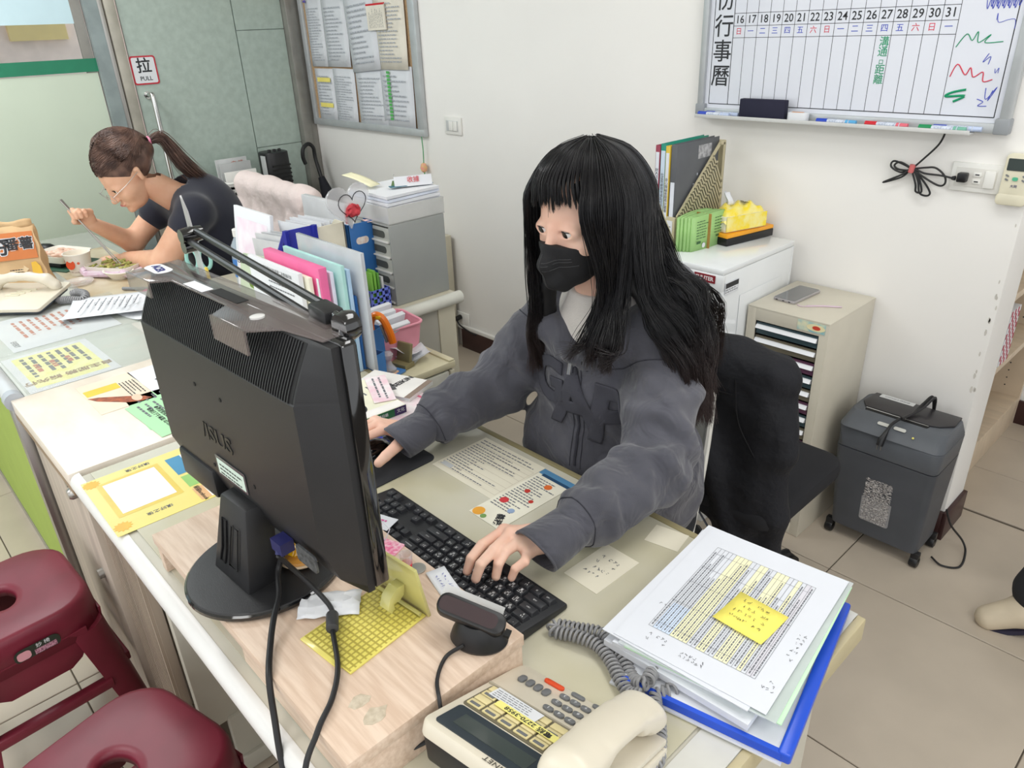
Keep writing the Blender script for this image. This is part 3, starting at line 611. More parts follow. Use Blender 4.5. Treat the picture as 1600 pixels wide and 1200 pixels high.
zh = ['ㄅㄉˇˋㄓˊ˙ㄚㄞㄢㄦ=', 'ㄆㄊㄍㄐㄔㄗㄧㄛㄟㄣ「」', 'ㄇㄋㄎㄑㄕㄘㄨㄜㄠㄤ、', 'ㄈㄌㄏㄒㄖㄙㄩㄝㄡㄥ']
cj = ['', '手田水口廿卜山戈人心  ', '日尸木火土竹十大中  ', '重難金女月弓一   ']
xs = 0
key(0, 5, 1, 'esc')
for g, x0 in enumerate((2, 6.5, 11)):
    for i in range(4): key(x0 + i, 5, 1, 'F%d' % (g * 4 + i + 1))
for i, c in enumerate('`1234567890-='): key(i, 4, 1, c + (zh[0][i - 1] if 0 < i < 12 else ' '))
key(13, 4, 2, 'backspace')
key(0, 3, 1.5, 'tab')
for i in range(12): key(1.5 + i, 3, 1, 'QWERTYUIOP[]'[i] + zh[1][i] + cj[1][i])
key(13.5, 3, 1.5, '|\\')
key(0, 2, 1.75, 'caps')
for i in range(11): key(1.75 + i, 2, 1, "ASDFGHJKL;'"[i] + zh[2][i] + cj[2][i])
key(12.75, 2, 2.25, 'enter')
key(0, 1, 2.25, 'shift')
for i in range(10): key(2.25 + i, 1, 1, 'ZXCVBNM,./'[i] + zh[3][i] + cj[3][i])
key(12.25, 1, 2.75, 'shift')
x = 0
for w, l in ((1.25, 'ctrl'), (1.25, '⊞'), (1.25, 'alt'), (6.25, None), (1.25, 'alt'), (1.25, '⊞'), (1.25, '▤'), (1.25, 'ctrl')): key(x, 0, w, l); x += w
for r in (5, 4, 3):
    for i in range(3): key(15.4 + i, r, 1)
key(16.4, 1, 1, '↑')
for i, c in enumerate('←↓→'): key(15.4 + i, 0, 1, c)
for r in range(5):
    for i in range(4):
        if (r, i) in ((0, 1), (1, 3), (3, 3)): continue
        key(18.8 + i, r, 1, {(4, 0): 'N', (4, 1): '/', (4, 2): '*', (4, 3): '-'}.get((r, i), str('0.#123#456#789#'[max(0, 0)]) if False else '0'if (r, i) == (0, 0) else '.'if (r, i) == (0, 2) else '+' if i == 3 else str((r - 1) * 3 + i + 1)))
MB().prism(rrect(.036, .009, .0015, 2, .1, .1255), .0207, .0209).build('logo_plate', m_kb, kb)
text('Genius', .007, T(.03, .126, .0215), m_leg, kb, 'logo', res=1)
# mouse and pad
tag(MB().prism(rrect(.25, .21, .018, 5, -1.195, .657), .7428, .7452).build('mouse_pad', mat('mouse_pad', (46, 47, 50), .85, bump=.4, bscale=700), bevel=.0008), 'black mouse pad under the right hand', 'mouse pad')
ms = thing('computer_mouse', 'black computer mouse under the right hand', 'mouse', (-1.175, .665, .7455), 182)
MB().lathe([(.0, 0), (.031, 0), (.034, .006), (.031, .018), (.022, .028), (.010, .033), (0, .0338)], 32, sx=.92, sy=1.65, caps=False).build('shell', m_gloss, ms)
MB().box((0, .035, .0285), (.004, .03, .008)).build('scroll_wheel', m_grey, ms, bevel=.0015)
# papers under the mat
o = sheet('printed_form', 'cream printed table form lying under the clear mat', 'paper', -.972, .813, .7427, .178, .146, 0, m=mat('cream_paper', (232, 226, 206), .35, var=.015, coat=.4))
lns = [(-.085, .085, y, y + .0005) for y in (-.06, -.045, -.03, -.012, .004, .018, .03, .044)] + [(x, x + .0005, -.06, .044) for x in (-.085, -.03, .0845)]
print_lines(o, mat('tan_line', (172, 160, 140), .6), lns, .0006)
print_lines(o, m_gink, text_rows(-.082, .082, .048, .066, 2, .3, 1, word=.01) + text_rows(-.082, .082, -.06, .044, 13, .32, 7, ragged=.7, word=.008), .0007)
print_lines(o, m_lgrey, [(-.08, -.05, -.058, -.046)], .0008)
o = sheet('event_flyer', 'colourful health flyer under the clear mat beside the keyboard', 'flyer', -.842, .785, .7429, .082, .196, -1, m=mat('flyer_cream', (238, 234, 216), .35, coat=.4))
print_lines(o, m_gink, text_rows(-.034, .036, -.055, .07, 17, .38, 12, ragged=.5, word=.007), .0006)
print_lines(o, mat('steel_blue', (84, 136, 176), .5), [(-.041, .041, .08, .098)], .0006)
print_lines(o, mat('navy_band', (38, 74, 108), .5), [(-.03, .04, .076, .084)], .0007)
for (x, y, r, c) in ((.01, .055, .008, (222, 110, 50)), (-.01, .02, .006, (196, 60, 50)), (.02, .0, .005, (196, 60, 50)), (-.02, -.03, .009, (206, 60, 66)), (.015, -.045, .007, (150, 170, 200)), (-.028, -.085, .012, (240, 170, 60)), (-.01, -.09, .006, (120, 160, 90))):
    MB().lathe([(r, 0), (r, .0003)], 18, M=T(x, y, .0006)).build('printed_mark', mat('mark_%d_%d' % (c[0], c[1]), c, .5), o)
text('義務', .017, T(.018, -.078, .0007) @ RZ(-60), m_ink, o, bold=.0004)
o = sheet('paper_slip', 'pale handwritten slip under the mat near the right sleeve', 'note', -.609, .735, .7427, .07, .104, -1, m=MATS['cream_paper']); scrib(o, m_gink, .045, .06, -.02, .02, 4, 5, .008, r=.0005)
o = sheet('paper_slip', 'small blank cream slip near the far desk edge', 'note', -.58, .87, .7427, .06, .05, 12, m=MATS['cream_paper'])
# QR poster: the codes themselves are left out
o = sheet('yellow_poster', 'yellow poster with white panels and suns under the mat by the cabinet', 'poster', -1.395, .34, .7427, .238, .27, -1, m=mat('poster_yellow', (238, 222, 130), .18, var=.02, coat=.7))
Z = .0007
def patch(c, x0, x1, y0, y1, z=Z, nm='printed_panel'):
    return MB().quad(x0, x1, y0, y1, z).build(nm, mat('print_%d_%d_%d' % c, c, .3, coat=.5), o, recalc=False)
patch((228, 200, 90), -.09, .06, -.115, .005); patch((240, 240, 236), -.08, .05, -.105, -.005, Z + .0002)
patch((70, 140, 180), -.09, -.01, .02, .05); patch((240, 240, 236), -.09, -.01, .05, .13, Z + .0002); patch((150, 200, 110), .0, .05, .02, .04); patch((242, 240, 232), .0, .05, .04, .12)
patch((226, 180, 130), .06, .112, .02, .04); patch((242, 240, 232), .06, .112, .04, .12); patch((190, 170, 200), -.06, .0, .122, .134)
for (x, y) in ((-.1, -.12), (.092, -.118)):
    b = MB(); b.prism([((.017 if k % 2 else .012) * math.cos(k * PI / 12) + x, (.017 if k % 2 else .012) * math.sin(k * PI / 12) + y) for k in range(24)], Z, Z + .0002).build('sun', mat('sun_orange', (240, 180, 70), .4), o)
text('填好之後', .012, T(-.105, -.03, Z) @ RZ(-90), m_gink, o); text('填好之後', .012, T(.085, -.05, Z) @ RZ(-90), m_gink, o); text('工會website', .011, T(-.03, .128, Z + .0003), m_ink, o); text('掃描facebook', .011, T(.086, .028, Z + .0003), m_ink, o)
# flyers on the cream top
m_gfl = mat('mint_green_paper', (176, 226, 178), .5, var=.01)
for i, (x, y, r, lab) in enumerate(((-1.70, .495, 3, 'green flyer with a portrait photo, topmost on the cream top'), (-1.745, .50, -3, 'green flyer lying under the topmost green one, fanned out left'))):
    o = sheet('green_flyer', lab, 'flyer', x, y, .7425 + .0012 * (1 - i), .21, .21, r, m=m_gfl, group='green flyers on the cream top')
    print_lines(o, m_gink, text_rows(-.09, .0, -.09, .08, 9, .3, 3 + i, ragged=.6, word=.012), .0008)
    if not i:
        text('●學習管弦樂團 ●歡迎報名\n●週日下午兩點 02-22761757', .013, T(.02, -.06, .0008), m_ink, o, lsp=1.2)
        MB().prism([(math.cos(k * .3) * .045, math.sin(k * .3) * .018) for k in range(21)], .0007, .0009, M=T(0, .005, 0) @ RZ(-10)).build('portrait_oval', mat('dark_oval', (70, 76, 78), .5), o)
        MB().lathe([(.011, 0), (.011, .0002)], 18, M=T(.0, .006, .0009), sy=1.1).build('portrait_face', mat('pale_face', (206, 206, 200), .5), o)
o = sheet('cream_flyer', 'cream flyer with an orange-haired figure on the marbled top', 'flyer', -1.915, .40, .7425, .21, .13, 0, m=mat('cream_flyer', (238, 222, 200), .4))
print_lines(o, mat('yellow_block', (240, 200, 70), .5), [(-.06, -.02, -.06, .02)], .0007)
MB().prism([(-.01, -.062), (.02, -.05), (.08, .0), (.1, .03), (.098, .055), (.07, .04), (.03, -.005), (-.0, -.04)], .0006, .0009).build('figure', mat('orange_brown_figure', (186, 96, 56), .4, rgb2=(120, 60, 40), scale=60), o)
MB().lathe([(.014, 0), (.014, .0003)], 18, M=T(.072, .028, .0009), sx=1.5, sy=.8).build('face', mat('print_face', (240, 206, 180), .5), o)
print_lines(o, m_ink, text_rows(-.05, .06, .02, .06, 5, .35, 21, ragged=.4, word=.01), .0008)
o = sheet('sketch_flyer', 'white flyer with a black line drawing beside the cream flyer', 'flyer', -1.92, .53, .7425, .2, .13, 2)
MB().tube([(-.08, .0, .001), (-.05, .03, .001), (-.02, .02, .001), (.0, -.03, .001), (.05, -.02, .001), (.03, .02, .001), (.07, .04, .001)], .0016, 5, flat=.2).build('line_drawing', m_ink, o)
MB().prism(rrect(.12, .03, .012, 4, -.03, .045), .0006, .0008).build('dark_band', mat('charcoal_band', (62, 62, 66), .5), o); text('春之約', .02, T(-.03, .045, .001), m_paper, o)
# notices on the far desk
o = sheet('yellow_notice', 'white sheet with a yellow text block under the glass', 'notice', -2.235, .355, .7389, .31, .222, 1)
print_lines(o, mat('notice_yellow', (240, 236, 150), .4, rgb2=(246, 244, 190), scale=30), [(-.135, .13, -.09, .09)], .0005)
text('自主服務 請先行', .03, T(.085, .0, .0008) @ RZ(-90), mat('brown_print', (150, 120, 90), .5), o, bold=.0008)
print_lines(o, m_gink, text_rows(-.12, .05, -.08, .08, 7, .45, 31, ragged=.5, word=.03), .0008); print_lines(o, mat('faded_red', (196, 120, 100), .5), text_rows(-.05, .02, -.07, .05, 3, .3, 32, word=.02), .0010)
o = sheet('red_letter_notice', 'white notice with columns of red lettering under glass', 'notice', -2.60, .43, .7389, .34, .30, 1)
print_lines(o, mat('faded_red', (196, 120, 100), .5), text_rows(-.12, .10, -.1, .08, 8, .4, 41, ragged=.4, word=.03), .0007)
text('EVERY', .022, T(.10, -.13, .0008) @ RZ(0), m_gink, o)
o = sheet('paper_sheet', 'curled printed sheet lying on the far desk behind the monitor', 'paper', -2.60, .60, .745, .21, .26, -28, curl=.014); print_lines(o, m_gink, text_rows(-.07, .07, -.09, .09, 9, .22, 51, ragged=.5), .016)
o = sheet('paper_sheet', 'folded crumpled sheet under the curled one', 'paper', -2.50, .70, .7405, .16, .18, 12, curl=.008)
tag(MB().prism(rrect(.11, .05, .012, 4), 0, .016, M=T(-2.63, .765, .7405) @ RZ(40)).build('pink_case', mat('hot_pink', (236, 84, 156), .35), bevel=.003), 'hot pink flat case beside the white papers', 'case')
tag(MB().tube([(-2.78, .70, .748), (-2.66, .80, .748)], .006, 10).build('dark_pen', m_grey), 'grey pen lying beyond the pink case', 'pen')
# ================================================================ telephone, papers, books
m_ph = mat('ivory_plastic', (218, 210, 192), .32, var=.02); m_phk = mat('phone_key_grey', (112, 114, 116), .45)
def phone_base(t, M0):
    ml = lambda o: setattr(o, 'matrix_local', M0) or o
    ml(MB().prism(rrect(.222, .205, .012, 4, .111, .1025), -.020, 0).build('body', m_ph, t, bevel=.004))
    ml(MB().bb(.148, .218, .006, .199, .0, .009).build('cradle', m_ph, t, bevel=.003))
    ml(MB().prism(rrect(.03, .03, .012, 4, .182, .158), .0072, .0076).build('speaker_grille', mat('dark_ivory', (176, 168, 150), .5), t))  # darker ivory tone, shared with the ridge
    # handset
    hs = MB(); pts = []
    for k in range(25):
        u = k / 24; e = min(u, 1 - u) * 2
        w = .032 - .006 * math.sin(PI * u); z = .012 + .042 * min(1, (e * 3.2)) ** .5 if e < .4 else .012 + .042
        pts.append((u, w, z))
    prof = []
    for (u, w, z) in pts:
        y = u * .212 - .002; up = .052 + .006 * math.sin(PI * u); end = max(0, 1 - min(u, 1 - u) / .10)
        bot = .008 if min(u, 1 - u) < .26 else .030 + .004 * math.sin(PI * u)
        if .20 < min(u, 1 - u) < .30: bot = .018
        top = up - .020 * end ** 2; ww = w - .012 * end ** 2
        prof.append([(ww * math.cos(a) if True else 0, (top + bot) / 2 + (top - bot) / 2 * math.sin(a)) for a in [q * PI / 8 for q in range(16)]])
    vs = []
    for i, (u, w, z) in enumerate(pts):
        y = u * .212 - .002
        for (a, c) in prof[i]:
            a2 = max(-abs(pts[i][1]), min(abs(pts[i][1]), a * 1.15)); vs.append((.182 + a2, y, c))
    fs = [(i * 16 + k, i * 16 + (k + 1) % 16, (i + 1) * 16 + (k + 1) % 16, (i + 1) * 16 + k) for i in range(24) for k in range(16)] + [tuple(range(16))[::-1], tuple(range(24 * 16, 25 * 16))]
    hs.add(vs, fs); h = ml(hs.build('handset', m_ph, t, ang=60, sub=1)); 
    return ml
e1 = Vector((math.cos(math.radians(9)), math.sin(math.radians(9)), 0)); e2 = Vector((-math.sin(math.radians(9)) * .93, math.cos(math.radians(9)) * .93, -.38))
PM = basis((-.520, .312, .8345), e1, e2)
tp = thing('desk_telephone', 'ivory multi-button office telephone at the near desk corner', 'telephone', (-.43, .41, .743)); PL = T(.43, -.41, -.743) @ PM
ml = phone_base(tp, PL)
ml(MB().prism([(.012, .012), (.21, .012), (.21, .10), (.012, .10)], -.052, -.019, top=[(.004, .004), (.218, .004), (.218, .19), (.004, .19)]).build('black_stand', m_black, tp, bevel=.004))
lcd = ml(MB().prism(rrect(.135, .048, .005, 3, .080, .034), 0, .0015).build('display_window', mat('display_frame', (58, 66, 72), .2), tp))
MB().bb(.03, .132, .022, .046, .0016, .0022).build('screen', mat('lcd_dark', (74, 82, 80), .1, coat=1), lcd)
plq = MB().prism(rrect(.142, .06, .004, 3, .082, .092), 0, .0012)
pq = ml(plq.build('button_panel', mat('dark_olive_panel', (112, 106, 88), .4), tp))
m_yb = mat('aged_yellow_label', (226, 212, 160), .35)
for r in range(4):
    for c in range(6):
        MB().bb(.0145 + c * .0232, .0345 + c * .0232, .0655 + r * .0142, .0775 + r * .0142, .0012, .0035).build('line_button', m_yb, pq, bevel=.0008)
        if r in (0, 2): MB().bb(.018 + c * .0232, .032 + c * .0232, .0665 + r * .0142, .0712 + r * .0142, .0036, .0046).build('key_bar', m_phk, pq, bevel=.0005)
ml(MB().bb(.004, .152, .1235, .1262, 0, .003).build('ridge', mat('dark_ivory', (176, 168, 150)), tp))
n_ = ml(MB().box((0, 0, .0052), (.095, .013, .0004), M=T(.088, .0905, 0) @ RZ(-2)).build('yellow_strip', mat('strip_yellow', (244, 236, 140), .5), tp))
text('電話 2270-3958', .0105, T(.088, .0905, .0056) @ RZ(178), m_ink, n_, ext=0, bold=.0002)
n2 = ml(MB().box((0, 0, .0050), (.07, .022, .0004), M=T(.058, .108, 0) @ RZ(-2)).build('white_label', m_paper, tp)); print_lines(n2, m_gink, text_rows(.026, .09, .099, .117, 4, .3, 9, word=.006), .0054)
for r in range(4):
    for c in range(3):
        o = ml(MB().prism(rrect(.0145, .009, .0042, 4, .085 + r * .0158, .140 + c * .0195), 0, .0035).build('number_key', m_phk, tp, bevel=.0008))
        text('147*2580369#'[c * 4 + r], .0075, T(.085 + r * .0158, .140 + c * .0195, .0037) @ RZ(180), m_paper, o, 'digit', ext=0, res=1)
for c in range(4):
    ml(MB().prism(rrect(.0095, .016, .0044, 4, .026 + c * .0125, .168), 0, .0035).build('function_key', m_phk, tp, bevel=.0008))
    ml(MB().prism(rrect(.020, .008, .0038, 4, .095 + (c % 2) * .032, .196 - .0 * c), 0, .003).build('function_key', m_phk, tp, bevel=.0008)) if c < 2 else None
ml(MB().prism(rrect(.030, .0085, .004, 4, .060, .193), 0, .0035).build('red_key', mat('orange_red_key', (222, 82, 44), .4), tp, bevel=.0008))
text('TONNET', .0105, PL @ T(.113, .0045, .0006) @ RZ(180), mat('phone_logo', (92, 88, 80), .5), tp, 'logo', sp=1.1)
ml(MB().lathe([(.003, 0), (.003, .0006)], 16, M=T(.152, .0065, .0)).build('emblem', m_ink, tp))
# coiled cord
def coil(path, R, r, turns, n=14):
    C_ = cr(path, 12); L = [0]
    for a, b in zip(C_, C_[1:]): L.append(L[-1] + (b - a).length)
    out = []; N = int(turns * n); up = None; j = 0
    for k in range(N + 1):
        s_ = L[-1] * k / N
        while j < len(L) - 2 and L[j + 1] < s_: j += 1
        t_ = (C_[j + 1] - C_[j]).normalized(); p = C_[j].lerp(C_[j + 1], (s_ - L[j]) / max(1e-9, L[j + 1] - L[j]))
        if up is None: up = Vector((0, 0, 1))
        sd = t_.cross(up).normalized(); up = sd.cross(t_).normalized()
        a = 2 * PI * k / n; out.append(p + sd * math.cos(a) * R + up * math.sin(a) * R)
    return out
zc = .7545
cp = [(-.335, .455, zc), (-.330, .500, zc), (-.345, .530, zc), (-.366, .556, zc), (-.388, .580, zc), (-.378, .603, zc + .004), (-.397, .618, zc), (-.408, .600, zc + .012), (-.402, .578, zc + .016), (-.425, .583, zc), (-.452, .598, zc), (-.480, .609, zc), (-.510, .616, zc), (-.542, .598, zc), (-.566, .583, zc), (-.560, .572, zc), (-.53, .585, zc + .003), (-.498, .594, zc + .002), (-.468, .587, zc), (-.442, .573, zc), (-.415, .562, zc), (-.397, .566, zc + .01)]
tag(MB().tube(coil(cp, .0078, .0022, 92, 12), .0023, 6).build('coiled_cord', mat('grey_cord', (142, 142, 144), .4)), 'grey coiled telephone cord tangled beside the paper pile', 'cord')
# pile of papers
pile = [(-.372, .738, .7440, .225, .31, 12, 'bottom white sheet of the pile, near the coiled cord', .003, 0), (-.392, .752, .7635, .212, .299, 4, 'thick white bundle in the middle of the paper pile', .010, 0), (-.395, .760, .7740, .21, .297, 10, 'white bundle just below the top sheets', .006, 0), (-.401, .758, .7845, .212, .30, 5, 'second sheet from the top of the pile', .0012, 0)]
for i, (x, y, z, w, h, r, l, th, _) in enumerate(pile): sheet('paper_sheet', l, 'paper', x, y, z, w, h, r, th=th, group='papers piled on the desk end', m=mat('pile_paper', (218, 221, 228), .6, var=.01))
bf = thing('report_folder', 'clear report folder with a bright blue spine under the papers', 'folder', M=T(-.365, .738, .7480) @ RZ(12))
MB().bb(-.105, .1, -.145, .145, 0, .010).build('pages', MATS['pile_paper'], bf); MB().prism(rrect(.016, .30, .004, 3, .107, 0), -.001, .0135).build('spine', mat('bright_blue', (30, 78, 200), .3), bf, bevel=.002)
MB().bb(-.105, .105, -.15, -.143, .0, .012).build('blue_edge', MATS['bright_blue'], bf)
gf = sheet('green_sheet', 'pale green sheet sticking out at the right of the pile', 'paper', -.372, .757, .7815, .212, .29, 9, m=mat('pale_green_sheet', (196, 232, 196), .5), th=.0018)
tag(MB().bb(-.108, .108, -.152, .15, 0, .0008, M=T(-.378, .762, .7835) @ RZ(8)).build('clear_sleeve', mat('clear_sleeve', (222, 228, 230), .12, alpha=.5, coat=1)), 'clear plastic sleeve just under the top sheets', 'sleeve')
TS = T(-.387, .762, .7862) @ RZ(6.5)
o = thing('paper_sheet', 'top sheet printed with a yellow striped table', 'paper', M=TS, group='papers piled on the desk end')
MB().bb(-.1075, .1075, -.1475, .1475, 0, .0005).build('paper', mat('pile_paper', (218, 221, 228)), o)
tx0, tx1, ty0, ty1 = -.078, .075, -.105, .105; nc = 24; dx = (tx1 - tx0) / nc
bd = [(tx0 + dx * c, tx0 + dx * (c + 1), ty0, ty1) for c in (5, 6, 7, 8, 11, 12, 15, 16, 17, 20)]; print_lines(o, mat('table_yellow', (240, 236, 198), .6), bd, .0007, 'table_shading')
print_lines(o, mat('table_blue', (206, 220, 240), .6), [(tx0 + dx, tx0 + dx * 5, ty0, ty0 + .06)], .0007, 'table_shading'); print_lines(o, mat('table_grey', (214, 212, 220), .6), [(tx0 + dx * 22, tx0 + dx * 23.4, ty0, ty1)], .0007, 'table_shading')
print_lines(o, m_gink, [(tx0 + dx * c - .00025, tx0 + dx * c + .00025, ty0, ty1) for c in range(nc + 1)] + [(tx0, tx1, y - .00025, y + .00025) for y in (ty0, ty0 + .014, ty0 + .065, .01, .05, ty1 - .016, ty1)], .0009, 'table_lines')
print_lines(o, m_gink, [r for c in range(nc) for r in text_rows(tx0 + dx * c + .0012, tx0 + dx * (c + 1) - .0012, ty0 + .004, ty1 - .002, 1, .45, 100 + c, ragged=.35, word=.0045, vert=True)], .0010)
scrib(o, m_gink, .03, .01, -.1, -.06, 1, 4); scrib(o, m_gink, .03, .02, -.07, -.12, 2, 5); scrib(o, m_gink, .04, .012, -.02, -.125, 2, 6); scrib(o, m_gink, .012, .06, .09, .0, 7, 7); scrib(o, m_gink, .02, .02, .085, -.10, 3, 8)
s_ = thing('sticky_note', 'yellow square sticky note on the top sheet', 'sticky note', M=T(-.360, .756, .7872) @ RZ(0))
MB().grid(5, 5, lambda u, q: ((u - .5) * .074, (q - .5) * .074, .0006 + .003 * (1 - q) ** 3)).build('paper', mat('sticky_yellow', (248, 234, 110), .6, var=.01), s_, solid=.0003, recalc=False)
b = scrib(s_, m_ink, .05, .05, -.025, .02, 4, 11, .007, z=.0032)
# books at the left end of the desk
def book(name, label, x, y, z, w, h, t, rz, cm, cat='book', pg=None, par=None, group=None):
    o = thing(name, label, cat, (x, y, z), rz, group)
    MB().bb(-w / 2, w / 2, -h / 2, h / 2, t - .0012, t).bb(-w / 2, w / 2, -h / 2, h / 2, 0, .0012).bb(w / 2 - .0015, w / 2, -h / 2, h / 2, .001, t - .001).build('cover', cm, o)
    MB().bb(-w / 2, w / 2 - .003, -h / 2 + .002, h / 2 - .002, .0012, t - .0012).build('pages', pg or m_paper, o); return o
m_pink2 = mat('pink_printed', (240, 206, 216), .4, rgb2=(244, 240, 240), scale=25)
o = book('catalogue', 'thick pale blue catalogue at the bottom of the book stack', -1.345, .785, .7428, .25, .19, .016, -2, mat('pale_blue_cover', (210, 226, 236), .3, coat=.5))
o = book('magazine', 'white magazine with pink print under the green book', -1.34, .80, .7595, .22, .185, .007, 6, m_pink2); print_lines(o, mat('rose_band', (216, 110, 140), .5), [(.02, .105, .07, .078)], .0075)
gbk = book('green_book', 'thick book with a green spine and black oval on the cover', -1.34, .748, .7670, .18, .145, .019, -4, mat('cream_cover', (240, 238, 214), .35))
MB().bb(.0895, .0908, -.0725, .0425, .0003, .0187).build('green_spine', mat('book_green', (30, 104, 62), .4), gbk); MB().bb(.0895, .0908, .0425, .0725, .0003, .0187).build('purple_block', mat('book_purple', (62, 44, 96), .4), gbk)
text('輕鬆學日語', .0085, basis((.0911, .005, .010), (0, 1, 0), (0, 0, 1)), m_paper, gbk); text('文化', .010, basis((.0911, .058, .010), (0, 1, 0), (0, 0, 1)), m_paper, gbk)
MB().lathe([(.03, 0), (.03, .0004)], 28, M=T(.035, -.02, .0192), sy=.7).build('black_oval', m_ink, gbk); text('SDGS', .015, T(.035, -.02, .020) @ RZ(90), mat('oval_yellow', (230, 206, 120), .5), gbk, bold=.0006)
MB().quad(.06, .088, -.07, .07, .0193).build('pale_band', mat('cover_pale', (244, 240, 236), .4), gbk, recalc=False); print_lines(gbk, m_gink, text_rows(-.05, .0, -.06, .06, 6, .2, 61, ragged=.6), .0194)
o = book('magazine', 'white and brown magazine behind the green book', -1.375, .865, .7670, .17, .10, .009, 20, mat('magazine_white', (238, 236, 232), .35)); MB().bb(.07, .085, -.05, .05, .009, .0094).build('brown_band', mat('taupe', (140, 122, 110), .5), o)
text('SEIKIN', .022, T(.02, .02, .0096) @ RZ(80), m_ink, o, bold=.0006); MB().prism([(-.03, -.04), (.01, -.045), (.03, -.02), (0, .0), (-.02, -.01)], .0092, .0096).build('picture', mat('grey_photo', (96, 96, 98), .5, var=.4, scale=90), o)
o = sheet('pink_flyer', 'pink and white folded flyer on top of the green book', 'flyer', -1.352, .818, .7873, .14, .05, -24, m=m_pink2, th=.001); print_lines(o, m_gink, text_rows(-.06, .06, -.015, .015, 2, .3, 71), .0013)
tag(MB().bb(-.06, .06, -.004, .004, 0, .002, M=T(-1.27, .70, .7500) @ RZ(80)).build('wooden_ruler', mat('orange_wood', (206, 146, 108), .5)), 'orange wooden strip along the catalogue edge', 'ruler')
pn_ = thing('ballpoint_pen', 'blue ballpoint pen lying beside the cuff', 'pen', M=T(-1.235, .735, .7502) @ RZ(62) @ RY(2)); MB().tube([(-.02, 0, 0), (.055, 0, 0)], .0055, 12).build('barrel', mat('pen_blue', (34, 52, 200), .3), pn_); MB().tube([(-.032, 0, 0), (-.02, 0, 0)], [.0035, .0055], 12).build('tip', m_steel, pn_)
pn_ = thing('ballpoint_pen', 'clear ballpoint pen lying in front of the catalogue', 'pen', M=T(-1.225, .655, .7502) @ RZ(78)); MB().tube([(-.06, 0, 0), (.05, 0, 0)], .0045, 12).build('barrel', mat('clear_pen', (206, 222, 232), .1, alpha=.7, coat=1), pn_); MB().tube([(.05, 0, 0), (.07, 0, 0)], .005, 12).build('cap', mat('pen_blue', (34, 52, 200)), pn_)
sheet('paper_scrap', 'torn white scrap at the corner of the book stack', 'paper', -1.232, .885, .7430, .05, .05, 25, th=.001)
# ---------------------------------------------------------------- on the pedestal
ph = thing('pen_holder', 'blue plastic desk organiser with stapler on the pedestal', 'pen holder', M=T(-1.672, 1.01, .6535) @ RZ(15))
m_pb = mat('organiser_blue', (74, 134, 200), .35)
MB().bb(-.06, .06, -.055, .055, 0, .008).build('tray', m_pb, ph, bevel=.002)
w = .002
for (x0, x1, y0, y1, h) in ((-.055, -.005, -.05, .0, .10), (-.055, -.005, .003, .05, .13), (.0, .045, -.05, -.008, .085)):
    MB().bb(x0, x1, y0, y0 + w, .008, h).bb(x0, x1, y1 - w, y1, .008, h).bb(x0, x0 + w, y0 + w, y1 - w, .008, h).bb(x1 - w, x1, y0 + w, y1 - w, .008, h).build('cup', m_pb, ph)
sp_ = thing('stapler', 'orange stapler hung nose down on the blue organiser', 'stapler', M=T(-1.668, 1.035, .80) @ RZ(25))
b = MB(); arc = cr([(-.028, 0, -.045), (-.03, 0, .0), (-.012, 0, .026), (.012, 0, .018), (.03, 0, -.02), (.036, 0, -.05)], 6); b.tube(arc, [.011] * len(arc), 10); b.build('body', mat('stapler_orange', (238, 122, 24), .3), sp_)
MB().tube([(.004, 0, .0), (.018, 0, -.05)], .005, 8).build('steel_jaw', m_steel, sp_); MB().bb(-.006, .012, -.011, .011, .018, .03).build('yellow_tab', mat('tab_yellow', (240, 190, 30), .4), sp_, bevel=.003)
tag(MB().tube([(-1.66, .985, .70), (-1.655, .98, .775)], .007, 10).lathe([(.011, 0), (.012, .012), (.008, .02)], 12, M=T(-1.655, .98, .768)).build('red_marker', mat('red_cap', (214, 40, 50), .35)), 'red capped marker in the blue organiser', 'pen')
pb = thing('pink_basket', 'pink plastic basket full of card boxes on the pedestal', 'basket', (-1.768, 1.11, .6535), -6)
m_pk = mat('basket_pink', (240, 160, 176), .35)
def open_box(b, w, d, h, t, fl):
    o_ = rrect(w * fl, d * fl, .02 * fl, 4); O_ = rrect(w, d, .025, 4); i_ = rrect(w * fl - 2 * t, d * fl - 2 * t, .018, 4); I_ = rrect(w - 2 * t, d - 2 * t, .023, 4); n = len(o_)
    vs = [(p[0], p[1], 0) for p in o_] + [(p[0], p[1], h) for p in O_] + [(p[0], p[1], h) for p in I_] + [(p[0], p[1], t) for p in i_]
    fs = [tuple(range(n))[::-1], tuple(range(3 * n, 4 * n))] + [(k * n + i, k * n + (i + 1) % n, (k + 1) * n + (i + 1) % n, (k + 1) * n + i) for k in range(3) for i in range(n)]
    return b.add(vs, fs)
open_box(MB(), .148, .19, .105, .002, .84).build('tub', m_pk, pb)
MB().tube([(p[0], p[1], .105) for p in rrect(.15, .192, .026, 4)], .004, 8, closed=True).build('rim', m_pk, pb)
